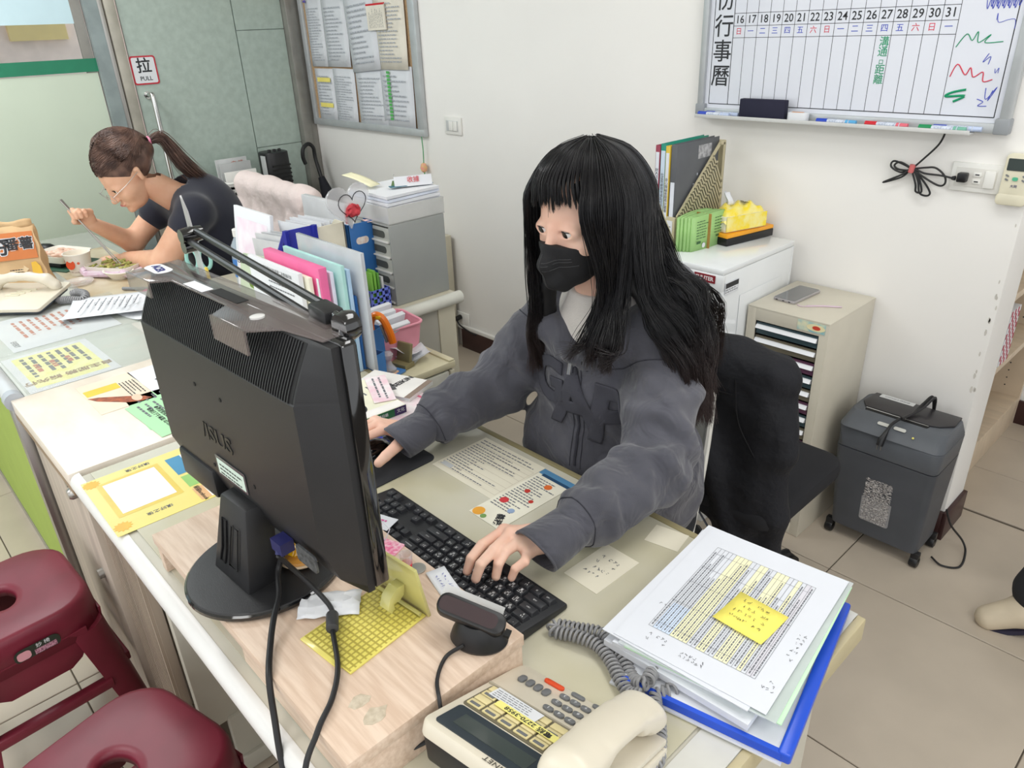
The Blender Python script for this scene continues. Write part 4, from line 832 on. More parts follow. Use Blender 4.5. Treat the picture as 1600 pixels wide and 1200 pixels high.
for i, (dx_, dy_, z_, rz_, tl) in enumerate(((-.045, .0, .05, 4, 10), (-.02, -.01, .045, -3, 16), (.006, -.0, .04, 5, 20), (.032, -.01, .03, 2, 26))):
    c = tag(MB().box((0, 0, .055), (.016, .10, .085), M=T(-1.768 + dx_, 1.11 + dy_, .6535 + z_) @ RZ(rz_) @ RY(tl)).build('card_box', m_paper, bevel=.001), ['rearmost white card box in the pink basket', 'second white card box from the back of the pink basket', 'third white card box in the pink basket', 'white box with blue stamps at the front of the pink basket'][i], 'box', 'card boxes in the pink basket')
    if i == 3: text('回回', .02, T(-1.768 + dx_ + .012, 1.11 + dy_, .6535 + z_ + .06) @ RZ(rz_) @ RY(tl) @ basis((.0085, 0, 0), (0, 1, 0), (0, 0, 1)), m_blue, c, bold=.0006)
for i, (x, y, z, w_, h_, r_, rx_) in enumerate(((-1.70, 1.135, .672, .09, .07, 15, 14), (-1.688, 1.125, .690, .085, .06, 35, -12), (-1.665, 1.155, .675, .07, .06, -10, 18))):
    tag(MB().grid(5, 4, lambda u, q: ((u - .5) * w_, (q - .5) * h_, .01 * math.sin(u * 5 + i))).build('receipt', m_paper, solid=.0005, recalc=False), ['crumpled receipt leaning on the pink basket', 'white receipt on top of the crumpled pile by the stamp', 'white receipt at the far end of the pedestal'][i], 'paper', 'receipts on the pedestal').matrix_world = T(x, y, z) @ RZ(r_) @ RX(rx_)
cs = thing('clear_stamp', 'clear knobbed stamp on a pale orange block', 'stamp', (-1.645, 1.035, .6535), 20)
MB().bb(-.022, .022, -.014, .014, 0, .012).build('block', mat('peach_block', (244, 196, 160), .5), cs, bevel=.001)
MB().lathe([(.02, .012), (.021, .02), (.010, .034), (.007, .045), (.014, .056), (.015, .064), (.009, .072), (.001, .074)], 20).build('clear_handle', mat('clear_stamp', (226, 224, 226), .04, alpha=.45, coat=1), cs)
ks = thing('card_stand', 'olive wooden card stand behind the clear stamp', 'stand', (-1.668, 1.095, .6535), 12)
MB().bb(-.03, .03, -.02, .02, 0, .014).build('foot', mat('olive_wood', (140, 130, 92), .5), ks, bevel=.002); MB().box((0, .006, .04), (.05, .012, .06), M=RX(-12)).build('back', MATS['olive_wood'], ks, bevel=.002)
wl_ = thing('red_wallet', 'dark red folded wallet at the front of the pedestal', 'wallet', M=T(-1.628, .972, .6535) @ RZ(28))
MB().prism(rrect(.035, .105, .008, 3), 0, .014).build('cover', mat('maroon_vinyl', (140, 24, 36), .35), wl_, bevel=.004); text('康寧', .016, T(0, .01, .0145) @ RZ(90), m_paper, wl_, bold=.0004)
# ================================================================ on the back wall
XZ = lambda x, y, z: basis((x, y, z), (1, 0, 0), (0, 0, 1))
m_wb = mat('whiteboard_enamel', (220, 223, 232), .12, var=.02, scale=3, coat=.4)
wb = thing('whiteboard', 'large white month-planner board with black grid and handwriting', 'whiteboard', (0, 0, 0))
MB().bb(-1.47, -.595, 2.255, 2.262, 1.255, 1.87).build('board', m_wb, wb)
m_fr = mat('planner_frame', (186, 190, 192), .35, metal=.3)
MB().bb(-1.49, -1.468, 2.243, 2.27, 1.25, 1.88).build('frame_side', m_fr, wb, bevel=.003); MB().bb(-.597, -.573, 2.243, 2.27, 1.25, 1.88).build('frame_side', m_fr, wb, bevel=.003)
MB().bb(-1.49, -.573, 2.243, 2.27, 1.238, 1.262).build('frame_bottom', m_fr, wb, bevel=.003); MB().bb(-1.49, -.573, 2.243, 2.27, 1.862, 1.884).build('frame_top', m_fr, wb, bevel=.003)
for x in (-1.495, -.605): MB().bb(x, x + .036, 2.241, 2.272, 1.236, 1.275).build('frame_corner', mat('corner_grey', (150, 154, 158), .5), wb, bevel=.004)
MB().bb(-1.47, -.645, 2.205, 2.243, 1.236, 1.240).bb(-1.47, -.645, 2.203, 2.206, 1.236, 1.247).build('pen_tray', mat('clear_tray', (206, 206, 204), .2), wb, bevel=.001)
wy = 2.2548
def wq(x0, x1, z0, z1, b): b.add([(x0, wy, z0), (x1, wy, z0), (x1, wy, z1), (x0, wy, z1)], [(0, 1, 2, 3)])
b = MB(); lw = .0012; cx0, cw = -1.383, .0401
zs = (1.538, 1.497, 1.478, 1.615, 1.80, 1.83)
for x in (-1.453, cx0, -.612): wq(x - lw, x + lw, 1.275, 1.85, b)
wq(-1.453, -.612, 1.274, 1.2765, b); wq(-1.453, -.612, 1.849, 1.851, b)
for i in range(1, 17): wq(cx0 + cw * i - lw * .6, cx0 + cw * i + lw * .6, 1.275, 1.85, b)
for z in (1.538, 1.503, 1.470, 1.815, 1.78): wq(cx0, cx0 + 16 * cw, z - lw * .6, z + lw * .6, b)
b.build('grid_lines', m_ink, wb, recalc=False)
for i in range(16):
    text(str(16 + i), .031, XZ(cx0 + cw * (i + .5), wy - .0003, 1.520), m_ink, wb, 'number', ext=0, res=2, bold=.0003, sx=.95)
    if i < 15: text(str(1 + i), .031, XZ(cx0 + cw * (i + .5), wy - .0003, 1.797), m_ink, wb, 'number', ext=0, res=1)
    c = '日一二三四五六'[i % 7]
    text(c, .021, XZ(cx0 + cw * (i + .48), wy - .0003, 1.487), mat('marker_red', (214, 60, 84), .4) if c in '日六' else mat('marker_blue', (62, 78, 190), .4), wb, 'weekday', ext=0, res=1, bold=.0001)
for c, z in (('月', 1.66), ('份', 1.575), ('行', 1.500), ('事', 1.428), ('曆', 1.356)): text(c, .068, XZ(-1.417, wy - .0003, z), m_ink, wb, ext=0, bold=.0005)
m_mg = mat('marker_green', (20, 150, 104), .4)
for c, z in (('溝', 1.450), ('通', 1.425), ('口', 1.400), ('距', 1.380), ('離', 1.355)): text(c, .027 if c != '口' else .014, XZ(-.917, wy - .0003, z + .003), m_mg, wb, 'handwriting', ext=0, bold=.0002)
def stroke(pts, m, r=.0016): MB().tube(cr([(x, wy - .0004, z) for x, z in pts], 6), r, 6).build('scribble', m, wb)
mb_, mr_ = MATS['marker_blue'], MATS['marker_red']
stroke([(-.735, 1.44), (-.715, 1.47), (-.70, 1.455), (-.69, 1.475), (-.685, 1.45), (-.66, 1.468), (-.67, 1.45), (-.63, 1.452)], m_mg, .0012)
stroke([(-.735, 1.37), (-.722, 1.40), (-.70, 1.375), (-.69, 1.392), (-.68, 1.37), (-.66, 1.382), (-.655, 1.36), (-.635, 1.365)], mr_, .0014)
stroke([(-.69, 1.34), (-.722, 1.332), (-.735, 1.322), (-.69, 1.325), (-.715, 1.31)], m_mg, .0032)
stroke([(-.645, 1.345), (-.64, 1.318), (-.62, 1.348), (-.635, 1.315), (-.628, 1.34)], mb_, .0009); stroke([(-.66, 1.318), (-.645, 1.312), (-.655, 1.302), (-.635, 1.302)], mb_, .0010)
stroke([(-.655, 1.425), (-.665, 1.405), (-.65, 1.418), (-.652, 1.40)], mb_, .0009); stroke([(-.634, 1.39), (-.632, 1.38), (-.626, 1.392), (-.626, 1.38)], mb_, .0007)
stroke([(-.655, 1.50), (-.655, 1.515), (-.65, 1.495), (-.63, 1.50), (-.615, 1.50), (-.612, 1.48)], mb_, .0007)
for q in range(6):
    x = -.685 + .012 * q; stroke([(x, 1.545 + .01 * (q % 2)), (x + .004, 1.525), (x + .009, 1.55), (x + .012, 1.53), (x + .02, 1.56)], mb_, .0009)
def marker(x, y, z, rz, body, cap, lab, ln=.115, tone=None):
    o = thing('marker_pen', lab, 'marker', M=T(x, y, z) @ RZ(rz), group='whiteboard markers on the tray')
    MB().tube([(-ln / 2 + .03, 0, 0), (ln / 2 - .02, 0, 0)], .0068, 12).build('barrel', mat('marker_label_white', (222, 228, 240), .3, rgb2=(170, 180, 200), scale=160), o)
    MB().tube([(-ln / 2, 0, 0), (-ln / 2 + .032, 0, 0)], .0074, 12).build('cap', cap, o); MB().tube([(ln / 2 - .03, 0, 0), (ln / 2, 0, 0)], [.0070, .0062], 12).build('end', body, o)
cb1, cr1, cg1 = mat('cap_blue', (36, 70, 186), .3), mat('cap_red', (206, 32, 46), .3), mat('cap_green', (24, 140, 84), .3)
tb1, tr1, tg1 = mat('pale_blue_end', (190, 204, 232), .2), mat('pale_red_end', (226, 110, 124), .2), mat('pale_green_end', (120, 180, 160), .2)
marker(-1.405, 2.215, 1.2478, -1, tb1, cb1, 'blue capped marker at the left end of the tray'); marker(-1.385, 2.233, 1.2478, 2, tb1, cb1, 'blue marker lying behind the left one on the tray')
marker(-1.00, 2.216, 1.2478, 1, mat('cyan_end', (90, 170, 220), .3), cb1, 'white and cyan marker in the middle of the tray'); marker(-.86, 2.218, 1.2478, -1, tr1, cr1, 'red marker right of the tray middle')
marker(-.715, 2.214, 1.2478, 0, tg1, cg1, 'green marker near the right end of the tray'); marker(-.685, 2.233, 1.2478, 3, tb1, cb1, 'dark blue marker behind the green one')
er = thing('board_eraser', 'dark navy felt eraser standing on the whiteboard tray', 'eraser', (-1.24, 2.226, 1.2405)); MB().bb(-.075, .078, -.012, .012, 0, .058).build('felt', mat('navy_felt', (36, 36, 56), .85), er, bevel=.003)
er = thing('board_eraser', 'small white round eraser right of the navy one', 'eraser', (-1.12, 2.222, 1.2405)); MB().prism(rrect(.062, .03, .012, 4), 0, .026).build('body', m_paper, er, bevel=.003); MB().bb(-.02, .016, -.006, .006, .0262, .0268).build('orange_label', mat('orange_label', (226, 150, 70), .4), er)
# notice board
nbd = thing('notice_board', 'aluminium-framed cork notice board by the glass door', 'notice board')
MB().bb(-4.03, -3.05, 2.266, 2.276, 1.08, 1.86).build('cork', mat('cork', (176, 146, 112), .9, var=.15, scale=120), nbd)
for x0, x1 in ((-4.06, -4.02), (-3.07, -3.02)): MB().bb(x0, x1, 2.252, 2.278, 1.0605, 1.88).build('frame_side', m_fr, nbd, bevel=.004)
MB().bb(-4.061, -3.019, 2.2515, 2.278, 1.057, 1.092).build('frame_bottom', m_fr, nbd, bevel=.004)
def pin_sheet(lab, x0, x1, z0, z1, rot=0, m=None, y=2.2645, seed=1, extra=None, rows=14, pin=None):
    M = XZ((x0 + x1) / 2, y, (z0 + z1) / 2) @ RZ(rot); w, h = x1 - x0, z1 - z0
    o = thing('pinned_sheet', lab, 'paper', M=M, group='sheets pinned on the notice board')
    MB().grid(5, 5, lambda u, q: ((u - .5) * w, (q - .5) * h, .001 + .006 * (1 - q) ** 2 * (.4 + u * .6))).build('paper', m or mat('pin_paper', (216, 219, 224), .7, var=.01), o, solid=.0005, recalc=False)
    b = MB()
    for (a, c, d, e) in text_rows(-w * .4, w * .4, -h * .42, h * .38, rows, .3, seed, ragged=.5, word=.02): b.add([(a, d, .0085), (c, d, .0085), (c, e, .0085), (a, e, .0085)], [(0, 1, 2, 3)])
    b.build('printed_text', mat('pale_grey_ink', (170, 174, 182), .6), o, recalc=False)
    if extra: extra(o, w, h)
    if pin: MB().lathe([(.001, .0), (.007, .003), (.005, .014), (.001, .016)], 12, M=T(pin[0] * w, h * .47, .004)).build('push_pin', pin[1], o)
    return o
pv, po, pg_, pp_ = mat('pin_violet', (100, 90, 170), .4), mat('pin_orange', (220, 140, 70), .4), mat('pin_green', (50, 140, 120), .4), mat('pin_pink', (240, 110, 140), .4)
hy = mat('highlight_yellow', (238, 224, 120), .6)
pin_sheet('timetable sheet at the top left of the notice board', -4.0, -3.83, 1.362, 1.69, 0, seed=1, rows=20, pin=(-.4, pv))
pin_sheet('plain typed sheet second from left in the top row', -3.83, -3.60, 1.362, 1.69, 0, seed=2, rows=15, y=2.262, pin=(.4, pg_))
pin_sheet('pale lined sheet hanging tilted in the top row', -3.60, -3.34, 1.345, 1.70, 4, seed=3, rows=12, y=2.260, pin=(.1, pp_))
pin_sheet('cream poster with boxes at the top right of the notice board', -3.345, -3.10, 1.355, 1.69, 0, mat('cream_poster', (228, 222, 208), .7), seed=4, rows=16, y=2.259, pin=(.35, pp_))
pin_sheet('sheet with two yellow highlights at the bottom left', -3.99, -3.80, 1.09, 1.352, 0, seed=5, rows=13, extra=lambda o, w, h: [MB().box((0, dy, .0092), (w * .7, .022, .0004)).build('highlight', hy, o) for dy in (.075, -.055)])
pin_sheet('typed sheet second from left in the bottom row', -3.80, -3.59, 1.075, 1.354, -1, seed=6, rows=18, y=2.262)
pin_sheet('typed sheet second from right in the bottom row', -3.58, -3.32, 1.085, 1.352, 1, seed=7, rows=12)
pin_sheet('sheet with a green striped column at the bottom right', -3.35, -3.085, 1.09, 1.37, 0, seed=8, rows=10, y=2.262, extra=lambda o, w, h: [MB().box((-w * .22, h * .40 - k * .0165, .0092), (.026, .012, .0004)).build('green_bar', mat('bar_green', (86, 176, 92), .5), o) for k in range(14)])
o = thing('leaflet_pad', 'small cream tear-off pad with a red edge pinned over the poster', 'pad', M=XZ(-3.315, 2.250, 1.585) @ RZ(1)); MB().bb(-.075, .075, -.055, .055, 0, .006).build('pad', mat('cream_poster', (228, 222, 208)), o); MB().bb(-.075, .075, .052, .060, .0, .0068).build('red_edge', cr1, o)
print_lines(o, m_gink, text_rows(-.06, .06, -.045, .04, 9, .2, 5, vert=True), .0064)
ct = thing('hanging_charm', 'green cord with a pink charm hanging off the notice board', 'ornament', (-3.05, 2.255, 0)); MB().tube(cr([(0, 0, 1.08), (.006, 0, 1.0), (.002, 0, .93)], 6), .0025, 6).tube([(.002, 0, .89), (.004, 0, .855)], .003, 6).build('cord', mat('cord_green', (60, 150, 90), .6), ct)
MB().lathe([(.001, .885), (.014, .895), (.018, .91), (.012, .93), (.001, .935)], 14).build('charm', mat('charm_pink', (240, 150, 150), .4, rgb2=(230, 200, 130), scale=90), ct)
# switch plates, outlets
def plate(lab, x0, x1, z0, z1, name='wall_switch', cat='switch'):
    o = thing(name, lab, cat, (0, 0, 0)); MB().bb(x0, x1, 2.270, 2.2802, z0, z1).build('plate', m_whitepl, o, bevel=.004); return o
o = plate('double rocker light switch left of the seated woman', -2.882, -2.762, 1.080, 1.158); MB().bb(-2.866, -2.782, 2.2675, 2.2705, 1.096, 1.142).build('insert', m_lgrey, o, bevel=.001)
for x in (-2.842, -2.813): MB().bb(x, x + .027, 2.263, 2.268, 1.098, 1.140).build('rocker', m_whitepl, o, bevel=.002)
o = plate('wide socket and switch plate below the whiteboard', -.688, -.560, 1.083, 1.158, 'wall_socket', 'socket')
MB().bb(-.676, -.576, 2.2685, 2.2705, 1.096, 1.146).build('insert', mat('socket_insert', (216, 214, 208), .4), o, bevel=.001)
MB().bb(-.604, -.578, 2.263, 2.269, 1.098, 1.142).build('rocker', m_whitepl, o, bevel=.002)
for z in (1.112, 1.130): MB().bb(-.632, -.612, 2.266, 2.269, z - .006, z + .006).build('socket_face', m_whitepl, o, bevel=.002); 
for z in (1.112, 1.130): MB().bb(-.627, -.617, 2.2655, 2.2665, z - .0015, z + .0015).build('slot', m_ink, o)
pl = thing('power_plug', 'black plug with bundled cord tied by a pink band on the wall', 'plug', (0, 0, 0))
MB().bb(-.665, -.642, 2.245, 2.268, 1.110, 1.134).tube([(-.668, 2.252, 1.119), (-.68, 2.252, 1.118)], [.007, .004], 10).build('plug', m_black, pl, bevel=.003)
yy = 2.262
MB().tube(cr([(-.716, yy - .01, 1.237), (-.730, yy, 1.20), (-.765, yy, 1.155), (-.785, yy, 1.132)], 6), .0026, 8).build('upper_cord', m_cable, pl)
MB().tube(cr([(-.785, yy, 1.13), (-.75, yy, 1.137), (-.725, yy, 1.138), (-.70, yy, 1.12), (-.695, yy, 1.10), (-.71, yy, 1.093), (-.75, yy, 1.11), (-.785, yy, 1.13), (-.82, yy, 1.145), (-.835, yy, 1.135), (-.82, yy, 1.125), (-.785, yy, 1.128), (-.835, yy, 1.147), (-.842, yy - .004, 1.132), (-.815, yy, 1.118), (-.785, yy, 1.128), (-.765, yy, 1.10), (-.755, yy, 1.068), (-.735, yy, 1.062), (-.728, yy, 1.072), (-.75, yy, 1.10), (-.785, yy, 1.13), (-.768, yy - .004, 1.09), (-.765, yy, 1.07), (-.75, yy, 1.072), (-.765, yy, 1.11), (-.785, yy, 1.13), (-.81, yy, 1.105), (-.858, yy, 1.085), (-.81, yy - .004, 1.112), (-.785, yy, 1.13), (-.75, yy - .004, 1.122), (-.71, yy, 1.120), (-.68, 2.254, 1.118)], 7), .0027, 7).build('bundled_cord', m_cable, pl)
MB().tube([(-.788, yy, 1.120), (-.785, yy, 1.141)], .008, 10).build('pink_tie', mat('tie_pink', (200, 104, 104), .6), pl)
rc = thing('air_conditioner_remote', 'ivory remote control in a wall holder at the right edge', 'remote', (0, 0, 0)); m_iv = mat('remote_ivory', (226, 220, 196), .35)
MB().prism(rrect(.062, .125, .012, 4), 0, .018, M=XZ(-.531, 2.272, 1.130)).build('body', m_iv, rc, bevel=.003); MB().prism(rrect(.070, .03, .01, 4), 0, .026, M=XZ(-.531, 2.279, 1.078)).build('holder', m_iv, rc, bevel=.004)
MB().prism(rrect(.05, .030, .002, 2), 0, .001, M=XZ(-.530, 2.2535, 1.166)).build('display', mat('remote_lcd', (70, 78, 76), .2), rc)
for x, z in ((-.55, 1.138), (-.55, 1.128), (-.512, 1.138), (-.512, 1.128)): MB().prism(rrect(.009, .004, .002, 3), 0, .002, M=XZ(x, 2.2535, z) @ RZ(-30)).build('button', m_grey, rc)
MB().prism(rrect(.013, .009, .004, 4), 0, .002, M=XZ(-.531, 2.2535, 1.131)).build('green_button', mat('button_green', (90, 190, 150), .4), rc); text('大同', .008, XZ(-.531, 2.2533, 1.112), mat('navy_print', (44, 48, 120)), rc)
o = plate('low outlet with a black plug near the floor', -2.90, -2.80, .125, .195, 'wall_socket', 'socket')
MB().tube([(-2.86, 2.268, .17), (-2.86, 2.235, .165)], .013, 12).build('plug', m_black, o, bevel=.002); MB().tube(cr([(-2.862, 2.24, .162), (-2.83, 2.235, .14), (-2.76, 2.24, .118), (-2.72, 2.25, .108)], 6), .004, 8).build('cord', m_cable, o)
# ================================================================ things on the shelf cabinet
m_file = mat('file_beige', (192, 182, 150), .45)
def lattice_file(name, lab, x, y, z, rz, m, cut=True, w=.09, d=.25, h=.30, hf=.10, slots=True, group=None, label=False):
    """magazine file: local front faces -y; side walls slope from hf at the front up to h"""
    o = thing(name, lab, 'magazine file', M=T(x, y, z) @ RZ(rz), group=group)
    MB().bb(-w / 2, w / 2, -d / 2, -d / 2 + .003, 0, hf).build('front', m, o, bevel=.001); MB().bb(-w / 2, w / 2, d / 2 - .003, d / 2, 0, h).build('back', m, o, bevel=.001); MB().bb(-w / 2, w / 2, -d / 2, d / 2, 0, .003).build('bottom', m, o)
    for sx in (-1, 1):
        b = MB(); X = sx * (w / 2 - .0015); fr_ = .012
        P = [(-d / 2, 0), (d / 2, 0), (d / 2, h), (d / 2 - .035, h), (-d / 2, hf)]
        def strip(p, q, wd):
            v = Vector((q[0] - p[0], q[1] - p[1])); n_ = Vector((-v.y, v.x)).normalized() * wd / 2
            b.prism([(p[0] - n_.x, p[1] - n_.y), (q[0] - n_.x, q[1] - n_.y), (q[0] + n_.x, q[1] + n_.y), (p[0] + n_.x, p[1] + n_.y)], X - .0015, X + .0015, M=PR)
        if slots:
            i_ = fr_ / 2
            Q = [(-d / 2 + i_, i_), (d / 2 - i_, i_), (d / 2 - i_, h - i_), (d / 2 - .035 + i_ * .5, h - i_), (-d / 2 + i_, hf - i_ * .3)]
            for k in range(5): strip(Q[k], Q[(k + 1) % 5], fr_)
            sl = (h - hf) / (d - .035)
            def top(y): return hf + (y + d / 2) * sl if y < d / 2 - .035 else h
            for k in range(26):           # leaning bars, dir up-left
                y0_ = -d / 2 + .01 + k * .0135; p = [y0_, 0.006]; q = [y0_ - .16, .25]
                # clip against the slanted top
                t_ = 1
                for s_ in range(1, 60):
                    yy_ = y0_ - .16 * s_ / 60 * 1.2; zz_ = .006 + .25 * s_ / 60 * 1.2
                    if yy_ < -d / 2 + .008 or zz_ > top(yy_) - .006: break
                    if yy_ <= d / 2 - .008: q = (yy_, zz_); p = p if p[0] <= d / 2 - .008 else (yy_, zz_)
                if q[1] > p[1] + .012 and p[0] <= d / 2: strip(p, q, .0058)
            for off in (-.055, -.115):
                ys = max(-d / 2 + .01, (.01 - hf - off) / sl - d / 2); ye = d / 2 - .04
                strip((ys, hf + (ys + d / 2) * sl + off), (ye, hf + (ye + d / 2) * sl + off), .006)
        else: b.prism(P, X - .0015, X + .0015, M=PR)
        b.build('side', m, o)
    if label:
        l_ = MB().bb(-w / 2 + .012, w / 2 - .012, -d / 2 - .001, -d / 2 - .0002, .025, hf - .012).build('label', m_paper, o); print_lines(l_, m_gink, text_rows(-.028, .028, .03, .082, 6, .3, 3, word=.008), 0).matrix_local = XZ(0, -d / 2 - .0013, 0)
    return o
SZ = .8805
lattice_file('magazine_file', 'beige lattice magazine file full of binders on the white cabinet', -1.365, 2.040, SZ, 0, m_file, label=True)
def binder(lab, x, y, z, w, d, h, rz, m, spine=None, txt=None, group=None, name='binder', cat='binder', tcol=None, rx=0, ty=-1):
    o = thing(name, lab, cat, M=T(x, y, z) @ RZ(rz) @ RX(rx), group=group)
    MB().bb(-w / 2, -w / 2 + .002, -d / 2, d / 2, 0, h).bb(w / 2 - .002, w / 2, -d / 2, d / 2, 0, h).bb(-w / 2, w / 2, -d / 2, -d / 2 + .002, 0, h).build('cover', m, o, bevel=.0008)
    MB().bb(-w / 2 + .0025, w / 2 - .0025, -d / 2 + .003, d / 2 - .006, .004, h - .008).build('pages', m_paper, o)
    if spine: MB().bb(-w / 2 + .002, w / 2 - .002, -d / 2 - .0008, -d / 2, .01, h - .02).build('spine_label', spine, o)
    if txt: text('\n'.join(txt), min(.011, w * .75), XZ(0, -d / 2 - .0012, h * .52), tcol or m_ink, o, ext=0, res=1, lsp=.95)
    return o
ss = mat('spine_white', (226, 230, 238), .4)
bg = 'binders in the beige magazine file'
binder('pale binder with a red top edge, leftmost in the beige file', -1.399, 2.025, SZ + .004, .016, .22, .305, 0, mat('binder_redtop', (150, 60, 80), .4), ss, '財人法人南投仁友愛文社財產清冊', bg)
binder('teal green binder with a pale spine in the beige file', -1.380, 2.030, SZ + .004, .019, .225, .31, 0, mat('binder_teal', (30, 140, 120), .4), mat('spine_ice', (206, 222, 238), .4), '社區照顧關懷據點成果報告', bg)
binder('yellow binder with a white spine in the beige file', -1.362, 2.025, SZ + .004, .015, .22, .305, 0, mat('binder_yellow', (216, 186, 70), .4), ss, '身心障礙者服務計畫書', bg)
o = binder('dark grey binder with a torn label beside the lattice side', -1.341, 2.030, SZ + .004, .020, .225, .31, 0, mat('binder_grey', (92, 94, 98), .45), None, None, bg)
MB().bb(.0101, .0106, .0, .07, .255, .295).build('torn_label', mat('torn_silver', (186, 186, 190), .3, rgb2=(130, 130, 134), scale=80), o)
b = MB(); rnd = random.Random(9)
for k in range(16): y, z = rnd.uniform(-.02, .05), rnd.uniform(.14, .22); b.bb(.0101, .0105, y, y + rnd.uniform(.002, .008), z, z + rnd.uniform(.002, .01))
b.build('torn_paper', ss, o); MB().bb(-.007, .007, -.1135, -.1128, .02, .2).build('spine_label', ss, o)
for k in range(5):
    o = thing('green_booklet', ['green booklet with printed lines, nearest the tissue pack', 'green booklet second in the banded bundle', 'green booklet in the middle of the banded bundle', 'green booklet fourth in the banded bundle', 'green booklet next to the beige file'][k], 'booklet', M=T(-1.262 - k * .011, 2.005 - k * .005, SZ) @ RZ(-4 + k * 1.5), group='green booklets in the rubber band')
    MB().grid(7, 3, lambda u, q: (.006 * math.sin(u * PI) * (1 if k < 3 else -1), (u - .5) * .165, q * (.104 + .004 * math.sin(u * 3)))).build('cover', mat('booklet_green', (164, 208, 132), .5), o, solid=.007, recalc=False)
    if k == 0:
        b = MB()
        for (a, c, d, e) in text_rows(-.068, -.012, .035, .095, 7, .28, 5, word=.01) + text_rows(.02, .07, .04, .095, 6, .28, 6, word=.01) + [(-.065, -.045, .022, .030), (.03, .07, .03, .036)]:
            b.add([(.0110, a, d), (.0110, c, d), (.0110, c, e), (.0110, a, e)], [(0, 1, 2, 3)])
        b.build('printed_text', mat('dark_green_ink', (60, 100, 60), .5), o, recalc=False)
        MB().lathe([(.008, 0), (.008, .0004)], 18, M=T(.0108, -.03, .014) @ RY(90)).build('round_logo', m_paper, o)
tag(MB().bb(-1.319, -1.245, 1.993, 1.9955, SZ + .0, SZ + .1075).build('rubber_band', mat('band_brown', (170, 130, 70), .6)), 'rubber band round the green booklets', 'rubber band')
sb = thing('stapled_box', 'flat black box with an orange lid under the tissue pack', 'box', M=T(-1.232, 2.155, SZ) @ RZ(-11))
MB().bb(-.04, .04, -.107, .107, 0, .024).build('base', m_black, sb, bevel=.002); MB().bb(-.04, .04, -.107, .107, .0243, .036).build('lid', mat('lid_orange', (238, 164, 40), .4), sb, bevel=.002)
tp_ = thing('tissue_pack', 'soft white and yellow tissue pack with one tissue pulled up', 'tissue pack', M=T(-1.242, 2.145, SZ + .0365) @ RZ(-17))
MB().prism(rrect(.075, .165, .012, 4), 0, .05, top=rrect(.078, .17, .014, 4)).build('wrapper', mat('tissue_white', (240, 238, 226), .3, rgb2=(226, 220, 190), scale=40, coat=.5), tp_, bevel=.004)
m_ty = mat('tissue_yellow', (248, 222, 40), .25, rgb2=(250, 238, 150), scale=40, coat=.6)
def tt(u, q): 
    x, y = (u - .5) * .08, (q - .5) * .172; e = max(abs(2 * u - 1) ** 4, abs(2 * q - 1) ** 4)
    return (x * (1 + .0 * e), y, .050 + .030 * (1 - e) + .006 * math.sin(q * 21 + u * 9) - .022 * e)
MB().grid(15, 21, tt).build('top_wrap', m_ty, tp_, recalc=False, ang=60)
MB().bb(.0385, .041, -.08, .082, .004, .05).build('yellow_side', m_ty, tp_)
MB().grid(7, 7, lambda u, q: (-.012 + (u - .5) * .03 * (1 - .4 * q) + .006 * math.sin(q * 5), -.035 + .008 * math.sin(u * 8) - q * .008, .074 + q * .042)).build('tissue', m_paper, tp_, solid=.0008, recalc=False, ang=60)
text('柔情', .02, T(0, .012, .081), mat('olive_print', (120, 110, 40), .5), tp_, bold=.0005)
MB().quad(-.018, .008, .024, .029, 0, M=XZ(0, -.0828, 0)).build('barcode', m_ink, tp_, recalc=False)
o = thing('packaged_box', 'grey and maroon carton half hidden behind the woman\'s hair', 'box', M=T(-1.50, 2.06, SZ) @ RZ(-14)); MB().bb(-.055, .055, -.06, .06, 0, .14).build('carton', mat('carton_grey', (196, 190, 184), .5), o, bevel=.002)
MB().box((0, -.0, .16), (.11, .12, .004), M=RX(18)).build('lid', MATS['carton_grey'], o); MB().box((0, .0, .163), (.06, .05, .003), M=RX(18)).build('maroon_print', mat('print_maroon', (96, 50, 70), .5), o); MB().bb(.0552, .0556, -.04, .03, .06, .09).build('purple_print', mat('print_purple', (70, 60, 100), .5), o)
MB().lathe([(.018, 0), (.018, .004)], 20, M=T(.02, .02, .185) @ RX(70)).build('round_sticker', cr1, o)
lattice_file('magazine_file', 'beige lattice magazine file inside the white cabinet', -1.20, 2.02, .4325, 0, m_file)
binder('dark green binder standing inside the white cabinet', -1.135, 2.0, .4325, .02, .22, .30, 0, mat('binder_dark', (40, 62, 56), .4), ss); binder('black binder on the low shelf of the white cabinet', -1.14, 2.0, .0425, .03, .22, .30, 0, mat('binder_black', (26, 30, 32), .4)); binder('white binder beside the lattice file in the cabinet', -1.27, 2.0, .4325, .03, .22, .3, 0, ss)
# phone and strap on the drawer cabinet
sp = thing('smartphone', 'silver smartphone with dark screen on the beige drawer cabinet', 'smartphone', M=T(-1.005, 2.13, .7425) @ RZ(-3))
MB().prism(rrect(.074, .155, .009, 4), 0, .0085).build('body', mat('phone_silver', (176, 172, 174), .3, metal=.4), sp, bevel=.002); MB().prism(rrect(.068, .149, .007, 4), .0086, .009).build('screen', mat('phone_screen', (70, 72, 74), .08, coat=1), sp)
for x in (-.022, 0, .02): MB().prism(rrect(.007, .003, .0014, 3), 0, .0004, M=XZ(x, -.0777, .0042)).build('port', m_ink, sp)
tag(MB().tube(cr([(-.965, 2.055, .7445), (-.945, 2.05, .7445), (-.905, 2.085, .7445), (-.865, 2.11, .7445), (-.86, 2.117, .7445), (-.90, 2.095, .7445), (-.94, 2.062, .7445)], 5), .0014, 6, flat=1).build('phone_strap', mat('strap_lilac', (214, 190, 206), .5)), 'thin lilac wrist strap lying beside the smartphone', 'strap')
